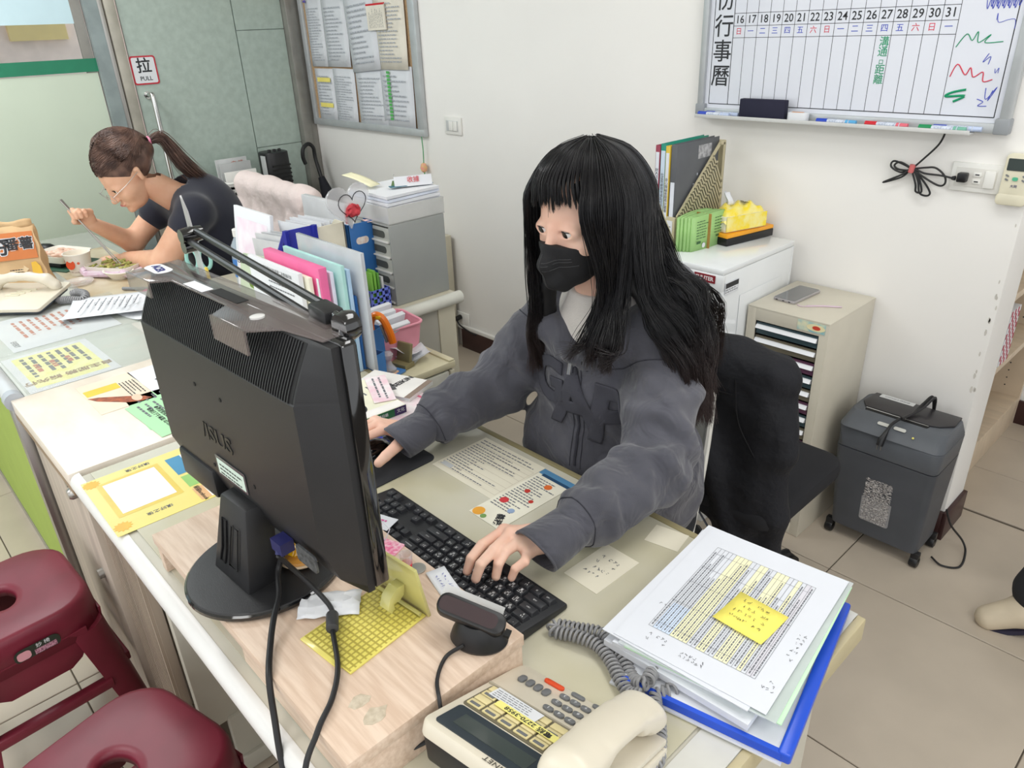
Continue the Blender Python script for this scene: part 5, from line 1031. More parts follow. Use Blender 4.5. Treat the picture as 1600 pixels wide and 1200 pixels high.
# shredder
sh_ = thing('paper_shredder', 'dark grey paper shredder on castors with a window of shreds', 'shredder', (-.632, 2.13, 0))
m_sg = mat('shredder_grey', (74, 77, 83), .5, bump=.15, bscale=800); m_sg2 = mat('shredder_head', (86, 90, 96), .45, bump=.15, bscale=800)
MB().prism(rrect(.262, .165, .02, 4, 0, .02), .05, .345, top=rrect(.288, .20, .022, 4, 0, .006)).build('bin', m_sg, sh_)
MB().prism(rrect(.288, .20, .022, 4, 0, .006), .347, .415, top=rrect(.296, .208, .03, 5, 0, .004)).build('head_side', m_sg2, sh_, bevel=.003)
MB().prism(rrect(.296, .208, .03, 5, 0, .004), .4155, .452, top=rrect(.272, .15, .03, 5, 0, .028)).build('head', m_sg2, sh_, bevel=.006)
MB().prism([(-.125, .02), (-.105, -.012), (.075, -.012), (.10, -.002), (.13, .03), (.128, .095), (-.118, .095)], .4525, .4585).build('lid', mat('shredder_lid', (52, 50, 52), .35), sh_, bevel=.002)
MB().prism([(-.10, -.026), (.075, -.026), (.078, -.014), (-.103, -.014)], .440, .4535).build('paper_slot', m_dark, sh_)
MB().tube([(-.102, -.014, .4545), (.075, -.014, .4545)], .0012, 6).build('slot_edge', m_steel, sh_)
pz = lambda y: .4155 + (y + .10) / .053 * .0365
SL = basis((0, -.073, .436), (1, 0, 0), (0, .053, .0335))
for x, w_ in ((-.028, .034), (.018, .034)): MB().prism(rrect(w_, .011, .005, 4), 0, .002, M=SL @ T(x, .01, .001)).build('switch_button', mat('switch_silver', (190, 190, 184), .3), sh_)
MB().lathe([(.003, 0), (.003, .002)], 12, M=SL @ T(.06, -.004, .001)).build('indicator', mat('lamp_yellow', (220, 210, 110), .3), sh_)
MB().bb(-.10, .0, .07, .093, .4587, .4593).build('label', mat('silver_label', (200, 202, 202), .4), sh_); text('CAPABLE 碎紙機', .010, T(-.05, .081, .4596), m_gink, sh_, ext=0)
FW = basis((0, -.0595 - .01, .19), (1, 0, 0), (0, -.026, .30))
b = MB().prism(rrect(.088, .168, .008, 4), 0, .004, M=FW @ T(.0, -.0, .004)).build('window', mat('window_grey', (150, 150, 152), .4), sh_)
sd = MB(); rnd = random.Random(4)
for k in range(1500):
    x, y = rnd.uniform(-.038, .038), rnd.uniform(-.079, .077); a = rnd.uniform(-.9, .9); l_ = rnd.uniform(.004, .008); w_ = .0007
    M_ = FW @ T(x, y, .0092 + rnd.uniform(0, .002)) @ RZ(math.degrees(a)) @ RX(rnd.uniform(-40, 40)); sd.quad(-l_ / 2, l_ / 2, -w_, w_, 0, M=M_)
o = sd.build('paper_shreds', mat('shred_white', (214, 210, 206), .7, rgb2=(140, 134, 134), scale=260), sh_, recalc=False); o['kind'] = 'stuff'
MB().prism(rrect(.218, .27, .006, 3, 0, .008), 0, .0025, M=FW @ T(-.0, .0, -.001)).build('front_panel', m_sg, sh_, bevel=.001)
for k in range(6): MB().bb(-.05, .06, .096 + k * .009, .0978 + k * .009, .0016, .0028, M=FW).build('vent_line', m_dark, sh_)
for x, y in ((-.135, -.045), (.13, -.045), (-.13, .09), (.13, .09)):
    MB().tube([(x - .012, y, .018), (x + .012, y, .018)], .0175, 18).bb(x - .012, x + .012, y - .01, y + .01, .018, .052).build('caster', m_black, sh_, bevel=.003)
pc_ = thing('shredder_cord', 'black power cord and two-pin plug draped over the shredder', 'cord', (0, 0, 0))
MB().tube(cr([(-.585, 2.24, .44), (-.59, 2.215, .50), (-.602, 2.19, .485), (-.612, 2.14, .466), (-.625, 2.09, .466), (-.636, 2.055, .455), (-.640, 2.035, .435)], 6), .0042, 8).tube(cr([(-.585, 2.24, .44), (-.582, 2.21, .502), (-.596, 2.18, .48), (-.610, 2.13, .470), (-.622, 2.085, .468)], 6), .0042, 8).build('cord', m_cable, pc_)
MB().tube([(-.639, 2.038, .440), (-.643, 2.020, .415), (-.644, 2.016, .400)], [.005, .010, .010], 10).build('plug', m_black, pc_); 
for dx_ in (-.005, .005): MB().box((-.644 + dx_, 2.015, .393), (.003, .0014, .016)).build('prong', m_steel, pc_)
tag(MB().tube(cr([(-.478, 2.20, .16), (-.46, 2.22, .10), (-.43, 2.27, .03), (-.41, 2.25, .006), (-.40, 2.17, .004), (-.44, 2.14, .004), (-.475, 2.15, .012)], 8), .0032, 8).build('floor_cord', m_cable), 'black cord looping on the floor behind the shredder', 'cord')
# shelf unit contents
o = thing('white_box', 'white box standing on the middle shelf past the wall end', 'box', (-.70, 2.70, .421)); MB().bb(-.14, .14, -.03, .03, 0, .22).build('carton', m_paper, o, bevel=.002)
o = thing('checked_tin', 'red and white checked box behind the white box', 'box', (-.70, 2.80, .421)); MB().bb(-.14, .14, -.05, .05, 0, .20).build('carton', m_paper, o)
b = MB()
for i in range(6):
    for j in range(10):
        if (i + j) % 2: b.bb(.1402, .1405, -.05 + i * .0166, -.0334 + i * .0166, j * .02, j * .02 + .02)
b.build('red_checks', mat('check_red', (170, 40, 70), .5), o)
o = thing('dark_bottle', 'small dark green bottle on the bottom board of the shelf unit', 'bottle', (-.63, 2.78, .121)); MB().lathe([(.0, 0), (.045, 0), (.05, .02), (.03, .07), (.034, .10), (.02, .14), (.024, .16), (0, .165)], 20).build('body', mat('dark_green_glass', (50, 54, 40), .3), o)
# ================================================================ stools
m_st = mat('maroon_plastic', (120, 36, 54), .40, var=.05, scale=8, rgb2=(106, 30, 46), coat=0)
def stool(lab, cx, cy, rz, sticker=False):
    o = thing('plastic_stool', lab, 'stool', (cx, cy, 0), rz, 'maroon stools in front of the desk')
    S = .30; H = .445
    ring = []; n = 6
    def rr(s_, r_): return rrect(s_, s_, r_, n)
    hole = [(.045 * math.cos(a), .03 * math.sin(a)) for a in [math.radians(-90 + 360 * (k + .5) / (4 * (n + 1))) for k in range(4 * (n + 1))]]
    levels = [(hole, H - .022), (hole, H - .006), ([(x * 1.10, y * 1.13) for x, y in hole], H - .001), ([(x * 1.35, y * 1.5) for x, y in hole], H), (rr(S * .62, .06), H), (rr(S * .93, .078), H), (rr(S * .955, .080), H - .001), (rr(S * .985, .080), H - .005), (rr(S * 1.003, .080), H - .018), (rr(S * 1.03, .080), H - .085)]
    N = len(hole); vs = []; fs = []
    for (p, z) in levels: vs += [(x, y, z) for x, y in p]
    for i in range(len(levels) - 1): fs += [(i * N + k, i * N + (k + 1) % N, (i + 1) * N + (k + 1) % N, (i + 1) * N + k) for k in range(N)]
    MB().add(vs, fs).build('seat', m_st, o, ang=50, solid=.004)
    for sx in (-1, 1):
        for sy in (-1, 1):
            b = MB(); P = []
            for t_ in range(7):
                u = t_ / 6; z = H - .075 - u * (H - .075); off = S * .515 + .045 * u; w = .075 - .03 * u
                P.append([(sx * off, sy * (off - w), z), (sx * (off - .002), sy * (off - .03), z), (sx * (off - .022), sy * (off - .008), z), (sx * (off - w), sy * off, z), (sx * (off - w), sy * (off - .006), z), (sx * (off - .03), sy * (off - .02), z), (sx * (off - .012), sy * (off - .036), z), (sx * (off - .006), sy * (off - w), z)])
            vs = [q for r in P for q in r]; fs = [(i * 8 + k, i * 8 + (k + 1) % 8, (i + 1) * 8 + (k + 1) % 8, (i + 1) * 8 + k) for i in range(6) for k in range(8)] + [tuple(range(8)), tuple(range(48, 56))]
            b.add(vs, fs).build('leg', m_st, o, ang=50)
    for a in range(4):
        M_ = RZ(90 * a); off = S * .515
        b = MB().prism([(-.11, 0), (-.085, -.045), (-.06, -.062), (.06, -.062), (.085, -.045), (.11, 0), (.11, .03), (-.11, .03)][::-1], -.003, .003, M=M_ @ basis((0, -off + .005, H - .09), (1, 0, 0), (0, -.1, 1)) @ T(0, .0, 0))
        b.build('apron', m_st, o, bevel=.001)
        MB().bb(-.12, .12, -.012, .012, -.012, .012, M=M_ @ T(0, -off - .012, .225)).build('stretcher', m_st, o, bevel=.004)
    if sticker:
        M_ = RZ(90) @ basis((0.015, -S * .515 - .0015, H - .052), (1, 0, 0), (0, -.09, 1))
        s_ = MB().prism(rrect(.088, .034, .014, 5), 0, .0006, M=M_).build('label', mat('dark_sticker', (46, 52, 44), .3), o)
        MB().prism(rrect(.026, .022, .008, 5, -.026, -.001), .0007, .001, M=M_).build('pink_oval', mat('sticker_pink', (222, 160, 170), .4), s_); MB().quad(-.006, .036, -.012, .001, .0009, M=M_).build('barcode', mat('barcode_pink', (212, 160, 180), .4, rgb2=(120, 70, 90), scale=300), s_, recalc=False)
        text('妙 椅', .012, M_ @ T(.012, .009, .001), m_paper, s_)
    return o
stool('maroon plastic stool by the cabinet door with a barcode sticker', -1.715, .018, 3, True)
stool('maroon plastic stool nearest the camera under the desk edge', -1.085, .062, 14)
# ================================================================ chairs
m_teal = mat('teal_plastic', (40, 122, 118), .3); m_sh = mat('chair_shell_grey', (190, 190, 182), .35, coat=.2)
ch_ = thing('office_chair', 'grey shell chair with teal back pad under the seated woman', 'chair', (-.972, 1.085, 0), 3)
def shell(u, q):       # u across, q from front edge of the seat up the back
    w = .235 * (1 - .12 * abs(q - .4)); x = (u * 2 - 1) * w; e = (u * 2 - 1) ** 2
    if q < .5: t_ = q / .5; y = -.24 + .40 * t_; z = .445 - .012 * math.sin(t_ * PI) + .022 * e + .02 * t_ ** 4
    else: t_ = (q - .5) / .5; y = .16 + .055 * math.sin(t_ * PI / 2) + .02 * t_ - .045 * e; z = .465 + .36 * t_ - .03 * e * t_ * t_
    return (x, y, z)
MB().grid(17, 25, shell).build('shell', m_sh, ch_, solid=.010, recalc=False, ang=60, sub=1)
MB().tube([shell(*p) for p in [(0, k / 12) for k in range(13)] + [(k / 10, 1) for k in range(1, 10)] + [(1, 1 - k / 12) for k in range(13)]], .008, 8).build('rim', mat('rim_white', (216, 214, 206), .3), ch_)
def padf(u, q): x, y, z = shell(.12 + .76 * u, .62 + .36 * q); return (x, y - .010 - .008 * (1 - (2 * u - 1) ** 4) * (1 - (2 * q - 1) ** 4), z)
MB().grid(13, 11, padf).build('back_pad', m_teal, ch_, solid=.004, recalc=False, ang=60)
MB().tube([padf(*p) for p in ((0, .55), (.2, .42), (.5, .38), (.8, .42), (1, .55))], .004, 6).build('pad_seam', mat('teal_dark', (30, 110, 108), .4), ch_)
def sp_f(u, q): x, y, z = shell(.08 + .84 * u, .02 + .42 * q); return (x, y, z + .012)
MB().grid(13, 9, sp_f).build('seat_pad', m_teal, ch_, solid=.012, recalc=False, ang=60)
MB().lathe([(.03, .05), (.03, .20), (.022, .205), (.022, .40), (.10, .41), (.10, .432)], 16).build('column', m_black, ch_)
for k in range(5):
    a = math.radians(72 * k + 20); l_ = MB().tube([(0, 0, .075), (.24 * math.cos(a), .24 * math.sin(a), .06)], [.022, .014], 8).build('leg', m_black, ch_)
    MB().tube([(.25 * math.cos(a) - .015 * math.sin(a), .25 * math.sin(a) + .015 * math.cos(a), .026), (.25 * math.cos(a) + .015 * math.sin(a), .25 * math.sin(a) - .015 * math.cos(a), .026)], .025, 12).build('caster', m_black, l_)
# the chair behind with a black jacket over its back
jc = thing('office_chair', 'black office chair behind the seated woman under the hanging jacket', 'chair', (-.845, 1.50, 0), 0)
MB().prism(rrect(.42, .40, .06, 5), .42, .47, M=T(0, .08, 0)).build('seat', mat('black_fabric', (28, 28, 32), .9), jc, bevel=.015)
MB().prism(rrect(.34, .30, .05, 5), -.02, .02, M=XZ(0, -.04, .66) @ I4).build('backrest', MATS['black_fabric'], jc, bevel=.012)
MB().tube([(0, -.02, .60), (0, .04, .45), (0, .08, .42)], .02, 8).lathe([(.026, .05), (.026, .42)], 14, M=T(0, .08, 0)).build('column', m_black, jc)
for k in range(5):
    a = math.radians(72 * k); l_ = MB().tube([(0, .08, .075), (.24 * math.cos(a), .08 + .24 * math.sin(a), .06)], [.022, .014], 8).build('leg', m_black, jc)
    MB().tube([(.25 * math.cos(a) - .015 * math.sin(a), .08 + .25 * math.sin(a) + .015 * math.cos(a), .026), (.25 * math.cos(a) + .015 * math.sin(a), .08 + .25 * math.sin(a) - .015 * math.cos(a), .026)], .025, 12).build('caster', m_black, l_)
m_jk = mat('black_jacket_cloth', (20, 21, 27), .8, var=.1, bump=.6, bscale=16)
jk = thing('black_jacket', 'black jacket hung over the chair behind the seated woman', 'jacket', (-.80, 1.44, 0), 0)
s = SDF((-.28, -.15, .26), (.24, .15, .93), .008)
s.D = np.full(s.D.shape, 1e3, np.float32)
def slab(s, x0, x1, z0, z1, th, yc, taper=0):
    px = np.abs(s.X - (x0 + x1) / 2) - (x1 - x0) / 2 - taper * (s.Z - z0); pz = np.abs(s.Z - (z0 + z1) / 2) - (z1 - z0) / 2; py = np.abs(s.Y - yc) - th
    r = .02; qx, qy, qz = np.maximum(px + r, 0), np.maximum(py + r * .9, 0), np.maximum(pz + r, 0)
    return np.sqrt(qx * qx + qy * qy + qz * qz) - r + np.minimum(np.maximum(px + r, np.maximum(py + r * .9, pz + r)), 0)
s.comb(slab(s, -.20, .12, .40, .845, .052, .0), 0)
s.cap((-.20, .0, .79), (.0, .0, .822), .045, .045, .04); s.cap((.0, 0, .820), (.118, 0, .808), .045, .036, .04)
s.chain([(.118, .0, .79), (.128, -.01, .62), (.13, -.005, .45), (.14, 0, .33)], [.040, .042, .036, .034], .02)      # sleeve
s.chain([(-.06, -.05, .80), (-.04, -.058, .62), (.07, -.05, .34)], [.022, .026, .024], .03)
s.chain([(-.19, -.045, .78), (-.13, -.055, .66), (-.10, -.05, .60)], [.03, .034, .02], .03)
s.comb(slab(s, .0, .11, .30, .55, .03, -.01, .0), .03)
s.plane((0, 0, .28), (0, 0, -1))
s.D = s.D + .0035 * np.sin(s.X * 60 + s.Z * 14) * np.sin(s.Z * 17 + 1) * (s.Z < .78) + .004 * np.sin(s.X * 22 + s.Z * 30)
s.build('body', m_jk, jk, smooth=2)
MB().tube(cr([(-.19, -.060, .735), (-.12, -.064, .74), (-.04, -.062, .755), (.03, -.062, .76)], 6), .0016, 6).build('seam', mat('seam_black', (14, 14, 18), .7), jk)
MB().tube(cr([(.035, -.063, .80), (.05, -.06, .70), (.09, -.055, .63), (.112, -.05, .60)], 6), .0014, 6).build('seam', MATS['seam_black'], jk)
MB().tube(cr([(-.16, -.058, .66), (-.10, -.075, .52), (.0, -.077, .40), (.085, -.066, .29)], 6), .004, 6, flat=.5).build('placket', mat('placket_grey', (44, 46, 54), .5), jk)
for p in ((.115, -.052, .62), (-.09, -.06, .40), (.06, -.055, .42)): MB().lathe([(.004, 0), (.003, .002)], 10, M=T(*p) @ RX(90)).build('press_stud', m_steel, jk)
# chair with a pale pink cloth by the wall, and what stands behind it
pcx = thing('office_chair', 'chair beside the glass wall draped with a pale pink garment', 'chair', (-3.12, 1.56, 0), 0)
MB().prism(rrect(.50, .46, .06, 5), .42, .47, M=T(0, .12, 0)).build('seat', mat('grey_fabric', (120, 122, 128), .9), pcx, bevel=.015); MB().prism(rrect(.56, .46, .06, 5), -.02, .02, M=XZ(0, -.06, .70)).build('backrest', mat('pale_grey_shell', (190, 190, 192), .5), pcx, bevel=.01)
MB().lathe([(.026, .05), (.026, .42)], 14, M=T(0, .12, 0)).build('column', m_black, pcx)
for k in range(5):
    a = math.radians(72 * k); MB().tube([(0, .12, .075), (.26 * math.cos(a), .12 + .26 * math.sin(a), .04)], [.022, .02], 8).build('leg', m_black, pcx)
dr = thing('draped_garment', 'pale pink cotton garment draped over the chair back', 'garment', (-3.12, 1.50, 0))
s = SDF((-.40, -.20, .58), (.40, .14, 1.0), .009)
s.comb(slab(s, -.30, .30, .66, .935, .05, .0, -.03), 0); s.cap((-.285, 0, .925), (.285, 0, .915), .05, .045, .04)
rnd = random.Random(8)
for k in range(22):
    x = -.28 + k * .022 + rnd.uniform(-.01, .01); s.cap((x, -.05, .80 + rnd.uniform(-.04, .04)), (x + rnd.uniform(-.07, .07), -.105 + rnd.uniform(-.02, .02), .69 + rnd.uniform(-.05, .04)), .012, .022, .018)
s.D = s.D + .006 * np.sin(s.X * 34 + s.Z * 20) * np.sin(s.Z * 9 + s.X * 11)
s.build('cloth', mat('pale_pink_cotton', (228, 212, 208), .85, var=.02, bump=.8, bscale=11), dr, smooth=1)
cbn = thing('low_locker', 'grey locker by the glass wall carrying the basket and the fan heater', 'cabinet', (-3.93, 1.86, 0)); MB().bb(-.15, .15, -.30, .22, 0, .70).build('body', m_lgrey, cbn, bevel=.004); MB().bb(.15, .158, -.29, .21, .36, .69).build('door', m_lgrey, cbn, bevel=.003)
bk = thing('white_basket', 'white plastic lattice basket of folders by the glass wall', 'basket', (-3.90, 1.68, .7025))
b = MB()
for k in range(9):
    for j in range(5):
        for s_ in (-1, 1): b.bb(-.09 + k * .0225 - .004, -.09 + k * .0225 + .004, s_ * .10 - .002, s_ * .10 + .002, 0, .15)
        b.bb(-.095, .095, -.102, -.098, .03 * j, .03 * j + .012).bb(.093, .097, -.10, .10, .03 * j, .03 * j + .012); 
    b.bb(.093, .097, -.10 + k * .025 - .004, -.10 + k * .025 + .004, 0, .15)
b.bb(-.095, .095, -.10, .10, 0, .003).build('lattice', m_whitepl, bk); MB().tube([(p[0], p[1], .15) for p in rrect(.20, .21, .02, 4)], .006, 8, closed=True).build('rim', m_whitepl, bk)
for i, (x, h_, m_, l_) in enumerate(((-.05, .25, m_lgrey, 'grey folder with a white label in the white basket'), (-.01, .23, mat('folder_silver', (176, 178, 178), .4), 'silver folder in the white basket'), (.04, .19, m_whitepl, 'white folder at the front of the white basket'))):
    o = tag(MB().bb(x - .006, x + .006, -.085, .085, 0, h_, M=T(-3.90, 1.68, .7065) @ RY(-4)).build('folder', m_, bevel=.001), l_, 'folder', 'folders in the white basket')
text('申 請', .03, T(-3.90, 1.68, .7065) @ RY(-4) @ basis((-.0435, .03, .22), (0, 1, 0), (0, 0, 1)), mat('faded_red', (196, 120, 100)), bpy.data.objects['folder'])
tag(MB().prism(rrect(.12, .11, .04, 5), 0, .02, M=T(-3.80, 1.68, .80) @ RY(84)).build('navy_pouch', mat('navy_pouch', (40, 44, 70), .6), bevel=.006), 'navy pouch with red trim in front of the white basket', 'pouch')
fh = thing('fan_heater', 'black tower fan heater with a grey side behind the draped chair', 'heater', (-3.96, 1.92, .7025)); MB().prism(rrect(.15, .15, .05, 5), 0, .255, top=rrect(.14, .14, .048, 5)).build('housing', m_black, fh, bevel=.006); MB().prism([(.0, -.076), (.045, -.074), (.045, -.07), (0, -.072)], .02, .24).build('grey_strip', m_lgrey, fh)
for k in range(7): MB().bb(.070, .078, -.05, .055, .05 + k * .022, .058 + k * .022).build('grille_slat', m_dark, fh)
for y in (-.03, .0, .03): MB().lathe([(.009, 0), (.008, .012)], 14, M=T(.02, y, .256)).build('knob', m_black, fh)
um = thing('umbrella', 'black umbrella with a hooked handle leaning in the corner', 'umbrella', (-4.0, 2.16, 0))
MB().tube(cr([(.02, -.045, .86), (.02, -.055, .90), (.02, -.045, .945), (.02, -.01, .965), (.02, .018, .94), (.02, .022, .88), (.05, .025, .78)], 6), .011, 10).build('handle', m_black, um); MB().tube([(.05, .025, .78), (.08, .03, .70), (.14, .05, .35), (.16, .06, .02)], [.018, .034, .032, .01], 12).build('folded_canopy', mat('umbrella_cloth', (22, 24, 32), .8), um)
# ================================================================ on the side desk
DZ = .7385
def solid_file(name, lab, x, y, w, d, h, m, hf=.12, rz=0, hole=True, slots=False):
    o = thing(name, lab, 'magazine file', M=T(x, y, DZ) @ RZ(rz), group='magazine files in a row on the side desk')
    # tall back wall faces +x, opening towards -x
    b = MB().bb(d / 2 - .004, d / 2, -w / 2, w / 2, 0, h).build('back', m, o, bevel=.001)
    if hole: MB().prism(rrect(.045, .022, .0105, 5), 0, .0006, M=basis((d / 2 + .0001, 0, h - .055), (0, 1, 0), (0, 0, 1))).build('finger_hole', mat('hole_paper', (216, 190, 176), .6, rgb2=(240, 236, 230), scale=60), o)
    for s_ in (-1, 1):
        Y = s_ * (w / 2 - .002)
        if slots:
            for (p, q, r) in (((d / 2, 0), (d / 2, h), .02), ((d / 2, h - .008), (d / 2 - .09, hf + .05), .022), ((d / 2 - .09, hf + .05), (-d / 2, hf), .02), ((-d / 2, hf), (-d / 2, 0), .02), ((-d / 2, .008), (d / 2, .008), .02), ((d / 2, .15), (d / 2 - .07, .21), .012), ((d / 2, .09), (d / 2 - .10, .17), .012), ((d / 2 - .05, .23), (d / 2 - .0, .18), .012)):
                MB().tube([(p[0], Y, p[1]), (q[0], Y, q[1])], r / 2, 6).build('side_bar', m, o)
        else: MB().prism([(-d / 2, 0), (d / 2, 0), (d / 2, h), (d / 2 - .05, h), (-d / 2, hf)], Y - .002, Y + .002, M=Matrix(((1, 0, 0, 0), (0, 0, 1, 0), (0, 1, 0, 0), (0, 0, 0, 1)))).build('side', m, o)
    MB().bb(-d / 2, d / 2, -w / 2, w / 2, 0, .003).build('bottom', m, o); MB().bb(-d / 2, -d / 2 + .003, -w / 2, w / 2, 0, hf).build('front', m, o)
    return o
solid_file('magazine_file', 'cobalt blue open-sided magazine file, first in the row', -2.115, 1.012, .096, .23, .285, mat('cobalt', (34, 42, 156), .35), slots=True, hole=False)
solid_file('magazine_file', 'off-white card magazine file between the two blue ones', -2.115, 1.112, .096, .23, .275, mat('off_white_card', (228, 222, 202), .6), hole=False)
solid_file('magazine_file', 'mid blue magazine file with an oval finger hole', -2.11, 1.214, .094, .23, .262, mat('file_blue', (46, 104, 168), .45))
def leaf_stack(lab, x, y, z, w, d, h, n, tilt, m, group, name='paper_bundle'):
    o = thing(name, lab, 'papers', M=T(x, y, z), group=group); rnd = random.Random(int(abs(x * 1000)) + n)
    for k in range(n): MB().bb(-d / 2, d / 2, -.0012, .0012, 0, h * (1 + rnd.uniform(-.06, .04)), M=T(rnd.uniform(-.008, .008), -w / 2 + w * (k + .5) / n, 0) @ RX(rnd.uniform(-3, 3)) @ RY(tilt)).build('sheet', m, o)
    return o
leaf_stack('white sheets filling the off-white magazine file', -2.13, 1.112, DZ + .004, .08, .20, .262, 9, -3, m_paper, 'paper bundles in the magazine files'); leaf_stack('clear sleeves with yellow tabs in the cobalt file', -2.14, 1.012, DZ + .004, .08, .20, .235, 7, -5, mat('sleeve_grey', (206, 208, 210), .3), 'paper bundles in the magazine files')
leaf_stack('papers standing in the mid blue file', -2.13, 1.214, DZ + .004, .08, .20, .235, 7, -3, mat('paper_cool', (226, 230, 236), .6), 'paper bundles in the magazine files')
o = thing('clear_folder', 'clear folder with red edge standing behind the files', 'folder', M=T(-2.28, 1.26, DZ)); MB().bb(-.14, .14, -.010, .010, 0, .29).build('sleeve', mat('sleeve_grey', (206, 208, 210), .3), o, bevel=.002); MB().bb(.141, .147, -.012, .012, 0, .27).build('red_edge', cr1, o)
o = thing('picture_folder', 'white folder with a pink drawing leaning left of the cobalt file', 'folder', M=T(-2.36, 1.00, DZ) @ RX(-8)); MB().bb(-.13, .13, -.006, .006, 0, .285).build('cover', m_paper, o, bevel=.001); MB().quad(-.11, .11, .03, .25, 0, M=XZ(0, -.0065, 0)).build('drawing', mat('pink_drawing', (236, 216, 230), .5, rgb2=(242, 240, 244), scale=14), o, recalc=False)
hb = thing('heart_pouch', 'clear plastic heart-shaped pouch with a red paper rose inside', 'pouch', M=T(-1.985, 1.175, DZ + .264) @ RZ(14))
HP = [(.062 * (math.sin(a) ** 3), .052 * (.8125 * math.cos(a) - .3125 * math.cos(2 * a) - .125 * math.cos(3 * a) - .0625 * math.cos(4 * a))) for a in [k * PI / 16 for k in range(32)]]
MB().prism(HP[::-1], -.004, .004, M=basis((0, 0, .066), (0, 1, 0), (0, 0, 1)) @ Matrix.Diagonal((1.45, 1.4, 1, 1))).build('film', mat('pouch_film', (226, 226, 228), .1, alpha=.38, coat=1), hb, bevel=.002)
MB().tube([tuple(basis((.006, .012, .058), (0, 1, 0), (0, 0, 1)) @ Vector((x * .95, y * .95, 0))) for x, y in HP], .0013, 6, closed=True).build('outline', m_ink, hb)
s = SDF((-.03, -.05, .0), (.03, .05, .08), .003); rnd = random.Random(2)
s.ell((0, .010, .040), (.010, .026, .020), .001)
for k in range(34): a = rnd.uniform(0, 6.3); r_ = rnd.uniform(.004, .028); s.ell((rnd.uniform(-.004, .012), .010 + r_ * math.cos(a), .040 + r_ * .75 * math.sin(a)), (.006, .010, .004), .001, M=RX(math.degrees(a) + 70))
s.build('paper_rose', mat('rose_red', (206, 66, 76), .6, var=.15, scale=50), hb, smooth=0, ang=30)
gd = thing('drawer_box', 'grey desktop drawer box with finger-hole drawers on the side desk', 'drawer box', (0, 0, DZ)); m_gd = mat('drawer_box_grey', (152, 155, 152), .4, var=.02); m_gd2 = mat('drawer_front_grey', (186, 188, 180), .35)
X0, X1, Y0, Y1 = -2.13, -1.898, 1.252, 1.466
MB().bb(X1 - .006, X1, Y0, Y1, 0, .258).bb(X0, X0 + .006, Y0, Y1, 0, .258).bb(X0, X1, Y0, Y1, .252, .258).bb(X0, X1, Y1 - .005, Y1, 0, .258).bb(X0, X1, Y0, Y1, 0, .006).build('case', m_gd, gd, bevel=.002)
for k in range(5):
    z0 = .008 + k * .0488; d = MB().bb(X0 + .008, X1 - .008, Y0 + .004, Y0 + .010, z0, z0 + .044).build('drawer', m_gd2, gd, bevel=.0015)
    MB().prism(rrect(.075, .022, .010, 4), 0, .001, M=XZ(X1 - .07, Y0 + .0035, z0 + .022)).build('finger_hole', mat('hole_dark', (84, 86, 80), .6), d); MB().bb(X0 + .01, X1 - .01, Y0 - .004, Y0 + .004, z0 - .001, z0 + .003).build('lip', m_whitepl, d)
b_ = thing('paper_tray', 'clear letter tray heaped with white papers on the grey drawer box', 'tray', (-2.02, 1.365, DZ + .2585))
MB().bb(-.118, .118, -.108, .108, .0, .003).bb(.115, .118, -.108, .108, 0, .052).bb(-.118, -.115, -.108, .108, 0, .052).bb(-.118, .118, .105, .108, 0, .052).bb(-.118, .118, -.108, -.105, 0, .052).build('tray', mat('tray_clear', (226, 226, 222), .12, alpha=.6, coat=1), b_)
for k in range(8): tag(MB().bb(-.108, .108, -.098, .10, 0, .0085, M=T(-2.02 + .003 * (k % 3), 1.365, DZ + .262 + k * .0105) @ RZ((-1) ** k * 1.5) @ RX(1.2)).build('paper_stack', m_paper if k % 3 else mat('cool_paper', (220, 226, 238), .6)), ['lowest white paper stack in the letter tray', 'second paper stack up in the letter tray', 'third paper stack up in the letter tray', 'fourth paper stack up in the letter tray', 'fifth paper stack up in the letter tray', 'sixth paper stack up in the letter tray', 'seventh paper stack up, above the tray rim', 'topmost paper stack on the letter tray'][k], 'papers', 'paper stacks in the letter tray')
o = thing('binder_clip', 'small green binder clip on top of the papers', 'clip', (-2.01, 1.37, DZ + .348)); MB().prism([(-.012, 0), (.012, 0), (.003, .016), (-.003, .016)], -.01, .01, M=XZ(0, 0, 0)).build('body', mat('clip_green', (90, 120, 70), .4), o); MB().tube([(-.004, 0, .014), (-.01, 0, .032), (-.004, 0, .034)], .001, 6).build('wire', m_steel, o)
tag(MB().bb(-.07, .07, -.012, .012, 0, .002, M=T(-1.97, 1.40, DZ + .350) @ RZ(70)).build('teal_pen', mat('teal_pen', (50, 110, 130), .4)), 'teal pen lying on the papers in the letter tray', 'pen')
o = tag(MB().box((0, 0, .02), (.12, .003, .032), M=T(-1.955, 1.40, DZ + .345) @ RZ(64) @ RX(-14)).build('white_card', m_paper), 'white card standing on top of the letter tray papers', 'card'); text('收據', .02, T(-1.955, 1.40, DZ + .35) @ RZ(64) @ RX(-14) @ XZ(0, -.003, .018), cr1, o)
tag(MB().grid(7, 5, lambda u, q: ((u - .5) * .11, (q - .5) * .05, .012 * math.sin(u * 3) + .03 * u * u)).build('yellow_paper', mat('pale_yellow_paper', (246, 242, 206), .6), solid=.001, recalc=False), 'pale yellow paper sticking out left of the letter tray', 'paper').matrix_world = T(-2.10, 1.30, DZ + .352) @ RZ(200)
tag(MB().bb(-.06, .05, -.02, .02, 0, .001, M=T(-2.0, 1.30, DZ + .2588) @ RZ(80)).build('red_note', mat('red_white_note', (226, 120, 110), .5, rgb2=(240, 236, 230), scale=60)), 'red and white slip under the letter tray', 'note')
lc = thing('lattice_cup', 'periwinkle lattice cup on the rounded desk edge', 'cup', (-1.93, 1.20, DZ), 0)
